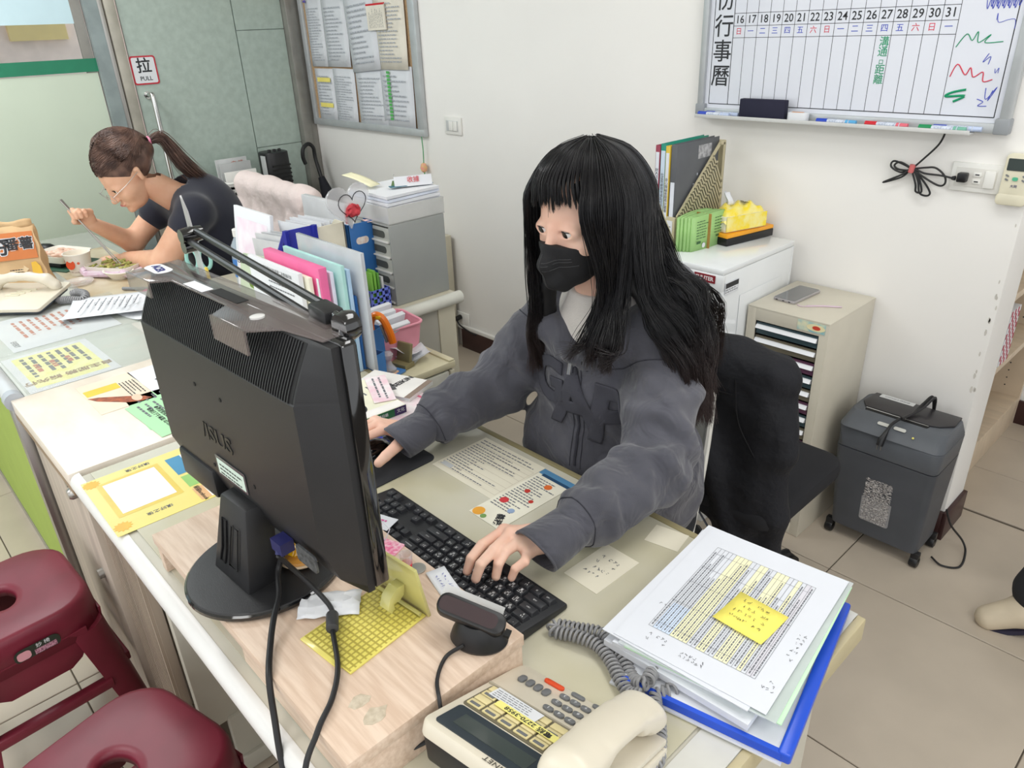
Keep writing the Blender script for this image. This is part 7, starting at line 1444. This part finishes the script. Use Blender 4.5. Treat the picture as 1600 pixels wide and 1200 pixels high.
s.ell((-.89, 1.085, .86), (.162, .128, .225), .02); s.ell((-.885, 1.12, .64), (.195, .165, .21), .06); s.cap((-.965, 1.06, .72), (-.80, 1.05, .70), .11, .11, .05)
s.cap(SL_, (-.885, 1.10, 1.02), .060, .06, .03); s.cap(SR_, (-.885, 1.10, 1.01), .060, .06, .03)
cufL = lerp3(WL, EL, .10); cufR = lerp3(WR, ER, .10)
s.chain([SL_, lerp3(SL_, EL, .5), EL], [.070, .065, .058], .025); s.chain([SR_, lerp3(SR_, ER, .5), ER], [.070, .070, .064], .025)
s.chain([EL, lerp3(EL, WL, .45), lerp3(EL, WL, .74)], [.058, .054, .048], .02); s.chain([ER, lerp3(ER, WR, .45), lerp3(ER, WR, .72)], [.062, .055, .048], .02)
s.cap(lerp3(EL, WL, .72), lerp3(EL, WL, .86), .046, .033, .012); s.cap(lerp3(ER, WR, .72), lerp3(ER, WR, .86), .045, .032, .012)
# folds in the sleeves
def ring_fold(E_, W_, t, r, w, tilt=.3, arc=(0, 6.28)):
    a, b = Vector(E_), Vector(W_); c = a.lerp(b, t); d = (b - a).normalized(); u = d.cross(Vector((0, 0, 1))).normalized(); v = u.cross(d)
    P = [c + (u * math.cos(q) + v * math.sin(q)) * r + d * math.sin(q + 1) * tilt * r for q in [arc[0] + (arc[1] - arc[0]) * k / 9 for k in range(10)]]
    s.chain([tuple(p) for p in P], [w * (.4 + .6 * math.sin(PI * k / 9)) for k in range(10)], .012)
for t, r, w, tl, arc in ((.10, .058, .013, .5, (.2, 3.4)), (.26, .054, .012, -.5, (.0, 3.0)), (.44, .050, .012, .6, (.6, 4.2)), (.60, .047, .011, -.4, (.2, 3.8)), (.70, .046, .013, .3, (0, 6.28))): ring_fold(EL, WL, t, r, w, tl, arc); ring_fold(ER, WR, t, r * .97, w, -tl, arc)
for t, r, w, tl, arc in ((.55, .066, .012, .6, (1.0, 4.4)), (.75, .063, .014, -.5, (.3, 3.9)), (.93, .060, .015, .5, (1.5, 5.0))): ring_fold(SL_, EL, t, r, w, tl, arc); ring_fold(SR_, ER, t, r, w, -tl, arc)
# hood lying round the neck
s.chain([(-.872, .965, .955), (-.815, .985, 1.000), (-.768, 1.06, 1.040), (-.79, 1.14, 1.060), (-.885, 1.19, 1.07), (-.99, 1.15, 1.05), (-1.015, 1.06, 1.03), (-.965, .985, .99), (-.895, .965, .955)], [.014, .024, .034, .044, .05, .044, .034, .024, .014], .022)
s.chain([(-.752, 1.10, 1.060), (-.80, 1.18, 1.05), (-.885, 1.24, 1.03), (-.98, 1.20, 1.03)], [.018, .038, .050, .045], .03); s.ell((-.885, 1.22, .97), (.11, .07, .10), .04)
s.cap((-.885, 1.00, 1.12), (-.885, 1.09, 1.01), .062, .052, .012, 's'); s.cap((-.872, .90, .99), (-.885, 1.06, 1.05), .020, .052, .010, 's'); s.cap((-.866, .90, .965), (-.868, 1.0, 1.0), .006, .02, .008, 's')
s.D = np.maximum(s.D, -(s.Z - .50)); s.D = np.maximum(s.D, np.where(s.Y < .925, .7475 - s.Z, -1))
s.D = s.D + (.0035 * np.sin(s.X * 38 + s.Z * 26 + 2 * np.sin(s.Y * 17)) * np.sin(s.Z * 31 + s.Y * 23) + .0018 * np.sin(s.X * 90 + s.Z * 50) * np.sin(s.Y * 70 - s.Z * 60) - .0045 * np.abs(np.sin(s.X * 21 + s.Z * 33 + 3 * np.sin(s.Y * 13))) ** 6 + .0035 * np.abs(np.sin(s.X * 27 - s.Z * 25 + s.Y * 18)) ** 5).astype(np.float32)
V, F = s.mesh()
me = bpy.data.meshes.new('hoodie'); me.from_pydata(V.tolist(), [], F.tolist()); bm = bmesh.new(); bm.from_mesh(me)
for _ in range(2): bmesh.ops.smooth_vert(bm, verts=bm.verts, factor=.5, use_axis_x=True, use_axis_y=True, use_axis_z=True)
bm.to_mesh(me); bmv = BVHTree.FromBMesh(bm); bm.free()
hd = link('hoodie', me, m_hd, w1, 180, 0, 1)
m_ap = mat('applique_grey', (66, 66, 74), .95, bump=.4, bscale=500); m_seam = mat('seam_dark', (50, 50, 58), .9)
def patch_letter(c, size, x, y, z, rot, sx=1):
    cu = bpy.data.curves.new('letter_patch', 'FONT'); cu.body = c; cu.size = size; cu.align_x = 'CENTER'; cu.align_y = 'CENTER'; cu.offset = size * .045; cu.resolution_u = 3
    t = bpy.data.objects.new('letter_patch', cu); COL.objects.link(t); dg = bpy.context.evaluated_depsgraph_get(); dg.update(); me_ = bpy.data.meshes.new_from_object(t.evaluated_get(dg)); bpy.data.objects.remove(t)
    bm = bmesh.new(); bm.from_mesh(me_); bmesh.ops.triangulate(bm, faces=bm.faces)
    for _ in range(3): bmesh.ops.subdivide_edges(bm, edges=[e for e in bm.edges if e.calc_length() > .006], cuts=1); bmesh.ops.triangulate(bm, faces=bm.faces)
    M_ = XZ(x, y, z) @ RZ(rot) @ Matrix.Diagonal((sx, 1, 1, 1)); d = Vector((.0, 1, -.15)).normalized()
    for v in bm.verts:
        p = M_ @ v.co; r = bmv.ray_cast(p - d * .25, d); v.co = (r[0] - d * .0028) if r[0] is not None else p
    bm.to_mesh(me_); bm.free(); me_.materials.clear(); return link('letter_patch', me_, m_ap, hd, 180, .0035)
patch_letter('G', .125, -.945, .93, .895, 4); patch_letter('A', .145, -.872, .93, .868, 4, 1.1); patch_letter('P', .160, -.795, .93, .855, -4, 1.0)
dY = (0, 1, -.1)
MB().tube(drape([(-.872 + .002 * k, .93, .945 - .0205 * k) for k in range(11)], bmv, dY, .001), .0030, 6).build('zipper', m_seam, hd)
for dx in (-.012, .012): MB().tube(drape([(-.872 + dx + .002 * k, .93, .94 - .0205 * k) for k in range(11)], bmv, dY, .0002), .0011, 5).build('seam', m_seam, hd)
MB().tube([(-.870, .945, .955), (-.868, .938, .935)], .0035, 8).build('zip_pull', m_steel, hd)
for S_, E_ in ((SL_, EL), (SR_, ER)):
    a, b = Vector(S_), Vector(E_); c = a.lerp(b, .28); d = (b - a).normalized(); u = d.cross(Vector((0, 0, 1))).normalized(); v = u.cross(d); P = []
    for k in range(22):
        q = 2 * PI * k / 22; dr_ = (u * math.cos(q) + v * math.sin(q)); r = bmv.ray_cast(c + dr_ * .16, -dr_)
        if r[0] is not None: P.append(r[0] + dr_ * .0004)
    MB().tube(P, .0013, 5, closed=True).build('seam', m_seam, hd)
for E_, W_, e_ in ((EL, WL, 1.20), (ER, WR, 1.17)):
    a, b = Vector(E_), Vector(W_); d = (b - a).normalized(); u = d.cross(Vector((0, 0, 1))).normalized(); v = u.cross(d)
    def cuff(p, q):
        t_ = .80 + (e_ - .80) * q; an = p * 2 * PI; fl = .93 + .14 * q; wv = 1 + .03 * math.sin(an * 3 + q * 4)
        return tuple(a.lerp(b, t_) + (u * math.cos(an) * .040 + v * math.sin(an) * .0335) * fl * wv + d * .010 * math.sin(an) * q)
    MB().grid(33, 9, cuff).build('cuff', m_hd, hd, solid=.0045, recalc=False, ang=60)
    MB().tube([cuff(k / 32, 1) for k in range(32)], .0026, 6, closed=True).build('cuff_hem', m_hd, hd)
    d = (b - a).normalized(); u = d.cross(Vector((0, 0, 1))).normalized(); v = u.cross(d)
    for tt_ in (.82,):
        P = []
        for k in range(22):
            q = 2 * PI * k / 22; dr_ = (u * math.cos(q) + v * math.sin(q)); c = a.lerp(b, tt_); r = bmv.ray_cast(c + dr_ * .09, -dr_)
            if r[0] is not None: P.append(r[0] + dr_ * .0003)
        MB().tube(P, .0012, 5, closed=True).build('cuff_seam', m_seam, hd)
# trousers and shoes
s = SDF((-1.10, .60, .05), (-.66, 1.33, .66), .011); s.ell((-.885, 1.14, .56), (.175, .14, .12), .03)
for x in (-.97, -.80): s.chain([(x, 1.12, .53), (x, .73, .51), (x, .745, .12)], [.095, .074, .055], .03)
s.plane((0, 0, .10), (0, 0, -1)); s.build('trousers', mat('black_trousers', (32, 33, 38), .85), w1, smooth=1)
for x in (-.97, -.80):
    s = SDF((x - .07, .57, .0), (x + .07, .83, .14), .007); s.chain([(x, .78, .055), (x, .70, .05), (x, .62, .04)], [.042, .042, .036], .02); s.plane((0, 0, .004), (0, 0, -1)); s.build('shoe', mat('white_shoe', (220, 218, 212), .6), w1, smooth=1)
# hair: a dark under-layer plus several thousand strands
m_h1 = hair_mat('black_hair', (19, 18, 21), (66, 48, 44), .84, 1.04)
rnd = random.Random(12); C0 = Vector((-.885, 1.012, 1.238))
def scalp(phi, th, off=0):      # phi 0 = face front, + = her left (+x); th from the crown
    x, y, z = (.090 + off) * math.sin(th) * math.sin(phi), -(.106 + off) * math.sin(th) * math.cos(phi), (.108 + off) * math.cos(th)
    return C0 + Vector((x, y + .006, z))
D_ = math.radians
def hair_path(phi_d, j=1.0, off=0):
    cl = random.Random(int((phi_d + 360) / 3.2)); g = lambda a: (cl.gauss(0, a) * .85 + rnd.gauss(0, a) * .38) * j; ph = D_(phi_d); part = Vector((.012, 0, 0))
    th = [D_(8), D_(38), D_(66), D_(90)]; P = [scalp(ph, t, off + .004 * i) for i, t in enumerate(th)]
    eq = P[-1]
    if abs(phi_d) < 36:                     # fringe
        L = D_(77 + g(3.5)); pc_f = D_(round(phi_d / 4.5) * 4.5); return [scalp(ph, D_(6), off), scalp(ph, D_(34), off + .006), scalp(ph * .6 + pc_f * .4, D_(60), off + .008), scalp(ph * .25 + pc_f * .75 + D_(4 + g(1.5)), L, off + .003)]
    if phi_d < 0:                            # her right side: falls straight in front of the shoulder / behind
        a = min(1, (abs(phi_d) - 36) / 144)
        if a < .42: v = Vector((-.972 + g(.006), .945 + .09 * a + g(.008), 1.08)); e = Vector((-.985 + g(.016), .965 + .10 * a + g(.012), .89 + abs(g(.04)))); m_ = Vector((-.978 + g(.01), .955 + .09 * a + g(.01), .98))
        else: v = Vector((-.975 + .09 * (a - .42) + g(.01), 1.03 + .13 * a + g(.01), 1.10)); m_ = v + Vector((g(.012), .05, -.10)); e = Vector((-.97 + .10 * (a - .42) + g(.02), 1.24 + g(.02), .84 + abs(g(.05)))); v = v + Vector((0, .04, 0)); m_.y = 1.21 + .05 * a
        return P + [v, m_, e]
    a = (phi_d - 36) / 144                   # her left side
    if a < .30:
        f = a / .30; v = Vector((-.815 + .042 * f + g(.006), .955 + .03 * f + g(.006), 1.11)); m_ = Vector((-.835 + .075 * f + g(.014), .935 + .01 * f + g(.008), 1.02)); e = Vector((-.862 + .11 * f + g(.018), .925 + g(.008), .962 + .01 * f + abs(g(.03))))
        return P + [v, m_, e]
    if a < .60:
        f = (a - .30) / .30; v = Vector((-.762 + g(.008), .995 + .08 * f + g(.008), 1.115)); m_ = Vector((-.715 + .012 * f + g(.012), 1.0 + .10 * f + g(.012), 1.045 - .0 * f)); e = Vector((-.664 + .010 * f + g(.014), 1.03 + .085 * f + g(.016), .87 + abs(g(.045)) - .03 * f)); m2 = Vector((-.680 + g(.012), 1.02 + .09 * f + g(.012), .985))
        return P + [v, m_, m2, e]
    if rnd.random() < .6 and j:
        return P + [Vector((-.790 + g(.012), 1.10 + g(.015), 1.135)), Vector((-.722 + g(.008), 1.11 + g(.014), 1.092)), Vector((-.684 + g(.008), 1.10 + g(.014), 1.0)), Vector((-.662 + g(.010), 1.09 + g(.016), .87 + abs(g(.05))))]
    f = (a - .60) / .40; v = Vector((-.79 - .06 * f + g(.01), 1.14 + g(.01), 1.13)); m_ = Vector((-.77 - .08 * f + g(.02), 1.24 + g(.01), 1.02)); e = Vector((-.77 - .08 * f + g(.02), 1.275 + g(.01), .84 + abs(g(.04))))
    return P + [v, m_, e]
st_ = [hair_path(rnd.uniform(-180, 180), 1, rnd.uniform(.004, .011)) for _ in range(3600)] + [hair_path(rnd.uniform(72, 152), 1, rnd.uniform(.006, .013)) for _ in range(2600)] + [hair_path(rnd.uniform(-110, -36), .9, rnd.uniform(.006, .011)) for _ in range(500)] + [hair_path(rnd.uniform(-36, 36), 1, rnd.uniform(.004, .011)) for _ in range(250)]
st_ += [hair_path(rnd.uniform(-180, 180), 1.6, rnd.uniform(.010, .015)) for _ in range(70)]
hair = strands(st_, .00078, 30, 'hair', m_h1, w1)
s = SDF((-1.05, .88, .86), (-.62, 1.32, 1.37), .0065)
s.ell(tuple(C0 + Vector((0, .008, 0))), (.086, .102, .104), .001)
s.ell((-.885, .915, 1.165), (.072, .062, .118), .015, 's'); s.plane((0, 1.02, 1.12), (0, -.0, -1)) if False else None
s.D = np.maximum(s.D, -(s.Z - 1.13) - np.clip((s.Y - 1.0) * 2, 0, .2))
def guide(ph, rs, k=.008, skip=1):
    st = rnd.getstate(); P = hair_path(ph, 0, -.016); rnd.setstate(st); P = P[3:]; P = [p - (Vector((p.x + .885, p.y - 1.06, 0)).normalized() * .015) for p in P]; n = len(P); s.chain([tuple(p) for p in P], [rs * (1.25 - .9 * (i / (n - 1)) ** 1.5) for i in range(n)], k)
for ph in range(-178, -84, 6): guide(ph, .009)
for ph in (-80, -74, -68, -62): guide(ph, .007)
for ph in (48, 54, 60, 66, 70): guide(ph, .007)
for ph in range(74, 122, 4): guide(ph, .009)
for ph in range(124, 180, 6): guide(ph, .010)
s.build('hair_underlayer', mat('hair_base', (15, 14, 16), .6, var=.2, scale=60), w1, smooth=1)
# ---------------------------------------------------------------- woman 2
H2 = T(-2.965, .868, 1.105) @ RZ(4) @ RX(38) @ Matrix.Diagonal((1.06, 1.06, 1.04, 1))
body = MB(); add_np(body, *head_sdf(.0036).mesh(), H2)
s = SDF((-3.35, .60, .02), (-2.62, 1.50, 1.08), .011)
S2L, S2R, E2L, E2R = (-2.80, 1.015, .955), (-3.12, 1.02, .945), (-2.862, .885, .785), (-3.145, .875, .815); W2L, W2R = (-3.085, .820, .772), (-3.085, .735, .925)
s.cap((-2.96, .93, 1.06), (-2.955, 1.02, .985), .050, .058, .02); s.ell((-2.955, 1.13, .86), (.15, .11, .19), .04); s.ell((-2.96, 1.26, .60), (.17, .14, .16), .05)
s.chain([S2L, E2L, W2L], [.060, .050, .027], .02); s.chain([S2R, E2R, W2R], [.052, .040, .025], .02)
for x in (-3.05, -2.87): s.chain([(x, 1.25, .53), (x, .86, .50), (x, .88, .08)], [.085, .062, .042], .03); s.cap((x, .88, .05), (x, .78, .04), .035, .03, .02)
s.D = np.maximum(s.D, np.where((s.Y < .90) & (s.Z > .70), .7425 - s.Z, -1)); add_np(body, *s.mesh())
m2 = [(-3.075, .700, .955), (-3.062, .705, .968), (-3.055, .718, .975), (-3.055, .732, .975)]; p2 = [(-3.068, .672, .985), (-3.050, .676, .990), (-3.038, .69, .988), (-3.035, .708, .985)]; t2 = [(-3.045, .672, .962), (-3.032, .680, .966), (-3.030, .695, .966), (-3.032, .712, .965)]
d2_ = [lerp3(lerp3(p, t, .5), (t[0] + .006, t[1], p[2]), .3) for p, t in zip(p2, t2)]; th2 = [(-3.080, .722, .945), (-3.070, .69, .945), (-3.050, .672, .950)]
add_np(body, *hand_sdf(W2R, m2, p2, d2_, t2, th2, .0024, .009).mesh())
OL = (-.09, .075, .0); mL, pL, tL = [[tuple(a + b for a, b in zip(p, OL)) for p in Q] for Q in ([(-3.03, .705, .772), (-3.045, .712, .772), (-3.058, .722, .770), (-3.068, .735, .768)], [(-3.045, .672, .770), (-3.066, .680, .770), (-3.082, .695, .768), (-3.090, .715, .764)], [(-3.055, .645, .755), (-3.080, .655, .755), (-3.098, .675, .754), (-3.105, .70, .753)])]
add_np(body, *hand_sdf(W2L, mL, pL, [lerp3(a, b, .5) for a, b in zip(pL, tL)], tL, [(-3.085, .80, .765), (-3.095, .775, .760), (-3.105, .75, .757)], .0024, .009).mesh())
w2 = tag(body.build('person', m_skin2, recalc=False, ang=180), 'woman in a navy t-shirt with a ponytail bending over her food', 'person'); eyes(w2, H2, (0, -20))
m_lip = mat('lip', (206, 120, 112), .4); MB().tube([tuple(H2 @ Vector(p)) for p in ((-.018, -.094, -.058), (-.008, -.101, -.0555), (0, -.102, -.057), (.008, -.101, -.0555), (.018, -.094, -.058))], [.001, .0032, .003, .0032, .001], 8).build('lips', m_lip, w2)
s = SDF((-3.30, .84, .50), (-2.62, 1.48, 1.10), .009)
s.ell((-2.955, 1.12, .86), (.168, .132, .205), .03); s.ell((-2.96, 1.25, .66), (.185, .160, .19), .06); s.cap(S2L, (-2.95, 1.05, .985), .060, .07, .06); s.cap(S2R, (-2.96, 1.05, .98), .066, .07, .03)
s.chain([S2L, lerp3(S2L, E2L, .26)], [.064, .066], .02); s.chain([S2R, lerp3(S2R, E2R, .30)], [.062, .060], .02); a, b = Vector(S2L), Vector(E2L); cL = a.lerp(b, .48); s.plane(tuple(cL), tuple((b - a))) if False else None
s.cap((-2.96, .92, 1.08), (-2.955, 1.03, 1.01), .057, .060, .006, 's')
s.D = s.D + (.003 * np.sin(s.X * 30 + s.Z * 24) * np.sin(s.Z * 29 + s.Y * 20)).astype(np.float32)
s.build('navy_t_shirt', mat('navy_cotton', (30, 32, 46), .85, sheen=.2), w2, smooth=2)
s = SDF((-3.20, .72, .04), (-2.72, 1.48, .66), .012); s.ell((-2.96, 1.27, .56), (.18, .16, .12), .03)
for x in (-3.05, -2.87): s.chain([(x, 1.25, .53), (x, .86, .51), (x, .885, .12)], [.098, .076, .056], .03)
s.plane((0, 0, .09), (0, 0, -1)); s.build('trousers', mat('black_trousers', (32, 33, 38)), w2, smooth=1)
for x in (-3.05, -2.87):
    s = SDF((x - .07, .70, .0), (x + .07, .96, .13), .008); s.chain([(x, .91, .05), (x, .82, .045), (x, .76, .038)], [.042, .042, .036], .02); s.plane((0, 0, .004), (0, 0, -1)); s.build('shoe', m_black, w2, smooth=1)
# her hair, tied back
m_h2 = mat('brown_hair', (116, 88, 76), .38, rgb2=(74, 54, 48), scale=30, stretch=(1, 1, 1))
s = SDF((-.10, -.115, -.09), (.10, .135, .145), .0042); s.ell((0, .022, .042), (.0815, .099, .093), .001); s.ell((0, .095, .01), (.035, .035, .035), .02)
s.ell((0, -.080, -.045), (.080, .085, .098), .012, 's'); s.D = np.maximum(s.D, -(s.Z + .045) - np.clip(s.Y * .5, -.05, .04)); s.ell((.082, -.002, -.008), (.02, .022, .028), .006, 's'); s.ell((-.082, -.002, -.008), (.02, .022, .028), .006, 's')
b = MB(); add_np(b, *s.mesh(), H2); b.build('hair', m_h2, w2, recalc=False, ang=180)
rnd = random.Random(3); TIE = Vector((0, .128, .012)); st_ = []
for k in range(2400):
    ph = D_(rnd.uniform(-180, 180)); th0 = D_(rnd.uniform(2, 98)); 
    def sp2(ph, th, off=.0): return Vector(((.083 + off) * math.sin(th) * math.sin(ph), .022 - (.101 + off) * math.sin(th) * math.cos(ph), .042 + (.095 + off) * math.cos(th)))
    if abs(math.degrees(ph)) < 70 and th0 > D_(80): th0 = D_(rnd.uniform(60, 80))
    a = sp2(ph, th0, .002); bq = sp2(ph * .5 + math.copysign(PI / 2, ph) * .9, min(th0, D_(80)) * .75 + D_(18), .006); c = sp2(math.copysign(D_(160), ph), D_(76 + rnd.uniform(-14, 14)), .006)
    st_.append([H2 @ a, H2 @ bq, H2 @ c, H2 @ (TIE + Vector((rnd.gauss(0, .005), -.008, rnd.gauss(0, .006))))])
strands(st_, .0010, 12, 'hair_strands', m_h2, w2)
TW = H2 @ TIE; st_ = []; tail = []
for k in range(620):
    j = Vector((rnd.gauss(0, .010), rnd.gauss(0, .007), rnd.gauss(0, .010))); e_ = rnd.uniform(.80, 1.05)
    p3_ = Vector((-2.925, 1.135, 1.035)); q1 = TW + Vector((.005, .05, .006)); q2 = Vector((-2.935, 1.06, 1.115))
    st_.append([TW + j * .4, q1 + j * .9, q2 + j * 1.5, TW.lerp(p3_, e_) + j * 1.2 + Vector((0, 0, -.006))])
strands(st_, .0011, 14, 'ponytail', m_h2, w2)
MB().tube([tuple(TW + Vector((.014 * math.cos(q), 0, .014 * math.sin(q)))) for q in [k * PI / 6 for k in range(12)]], .006, 8, closed=True).build('hair_tie', mat('hot_pink_tie', (232, 70, 130), .6, rgb2=(250, 190, 210), scale=200), w2)
# glasses
gl = MB(); HMg = H2
for x in (-1, 1): gl.tube([tuple(HMg @ Vector((x * .034 + .022 * math.cos(q), -.110 + .002 * math.cos(q) * x, -.004 + .018 * math.sin(q)))) for q in [k * PI / 9 for k in range(18)]], .0009, 6, closed=True); gl.tube([tuple(HMg @ Vector((x * .056, -.108, .002))), tuple(HMg @ Vector((x * .078, -.05, .004))), tuple(HMg @ Vector((x * .082, .005, .006)))], .001, 6)
gl.tube([tuple(HMg @ Vector((-.012, -.110, -.002))), tuple(HMg @ Vector((0, -.114, .001))), tuple(HMg @ Vector((.012, -.110, -.002)))], .0009, 6)
go_ = gl.build('wire_rims', m_steel, None); tag(go_, 'thin wire-rimmed glasses worn by the woman in navy', 'glasses'); go_.name = 'glasses'
cs_ = thing('chopsticks', 'pair of steel chopsticks held over the lunch box', 'chopsticks', (0, 0, 0))
for dx in (0, .006): MB().tube([(-3.072 + dx, .655 - dx, 1.03), (-2.975 + dx * 4, .755 + dx, .79)], [.0034, .0020], 8).build('chopstick', m_steel, cs_)
# passer-by at the right edge
m_dk = mat('charcoal_trousers', (38, 38, 42), .9)
w3 = MB(); s = SDF((-.40, 1.85, .0), (.18, 2.28, .95), .012)
s.chain([(-.08, 2.10, .92), (-.05, 2.08, .50), (-.18, 2.04, .12)], [.09, .065, .045], .02); s.chain([(.08, 2.05, .92), (.07, 2.0, .50), (.05, 1.99, .09)], [.09, .065, .045], .02); s.cap((-.08, 2.10, .90), (.08, 2.05, .90), .11, .11, .05)
add_np(w3, *s.mesh()); w3o = tag(w3.build('person', m_skin, recalc=False, ang=180), 'person in charcoal trousers and cream sneakers walking at the right edge', 'person')
s = SDF((-.40, 1.85, .03), (.22, 2.28, 1.02), .011); s.chain([(-.08, 2.10, .92), (-.05, 2.08, .50), (-.175, 2.04, .125)], [.105, .085, .072], .02); s.chain([(.08, 2.05, .92), (.07, 2.0, .50), (.055, 1.99, .10)], [.105, .085, .078], .02); s.cap((-.08, 2.10, .92), (.08, 2.05, .92), .12, .12, .05)
s.build('trousers', m_dk, w3o, smooth=1)
m_cr = mat('cream_sneaker', (206, 192, 168), .6)
for i, (x, y, z, rz, rx) in enumerate(((-.155, 2.035, .030, -62, 20), (.06, 1.97, .0, -40, 0))):
    s = SDF((-.06, -.17, .0), (.06, .10, .13), .006); s.chain([(0, .045, .055), (0, -.03, .05), (0, -.12, .036)], [.040, .042, .034], .02); s.cap((0, .03, .06), (0, .03, .11), .038, .034, .02); s.plane((0, 0, .012), (0, 0, -1))
    v_, f_ = s.mesh(); b = MB(); M_ = T(x, y, z) @ RZ(rz) @ RX(rx); add_np(b, v_, f_, M_); so = b.build('sneaker', m_cr, w3o, recalc=False, ang=60)
    MB().prism([(.036 * math.cos(q), -.04 + .125 * math.sin(q)) for q in [k * PI / 12 for k in range(24)]], .0, .014, M=M_).build('sole', mat('navy_sole', (40, 38, 60), .6), so); MB().box((0, .088, .075), (.014, .004, .03), M=M_).build('navy_tab', mat('navy_tab', (50, 52, 90), .6), so)
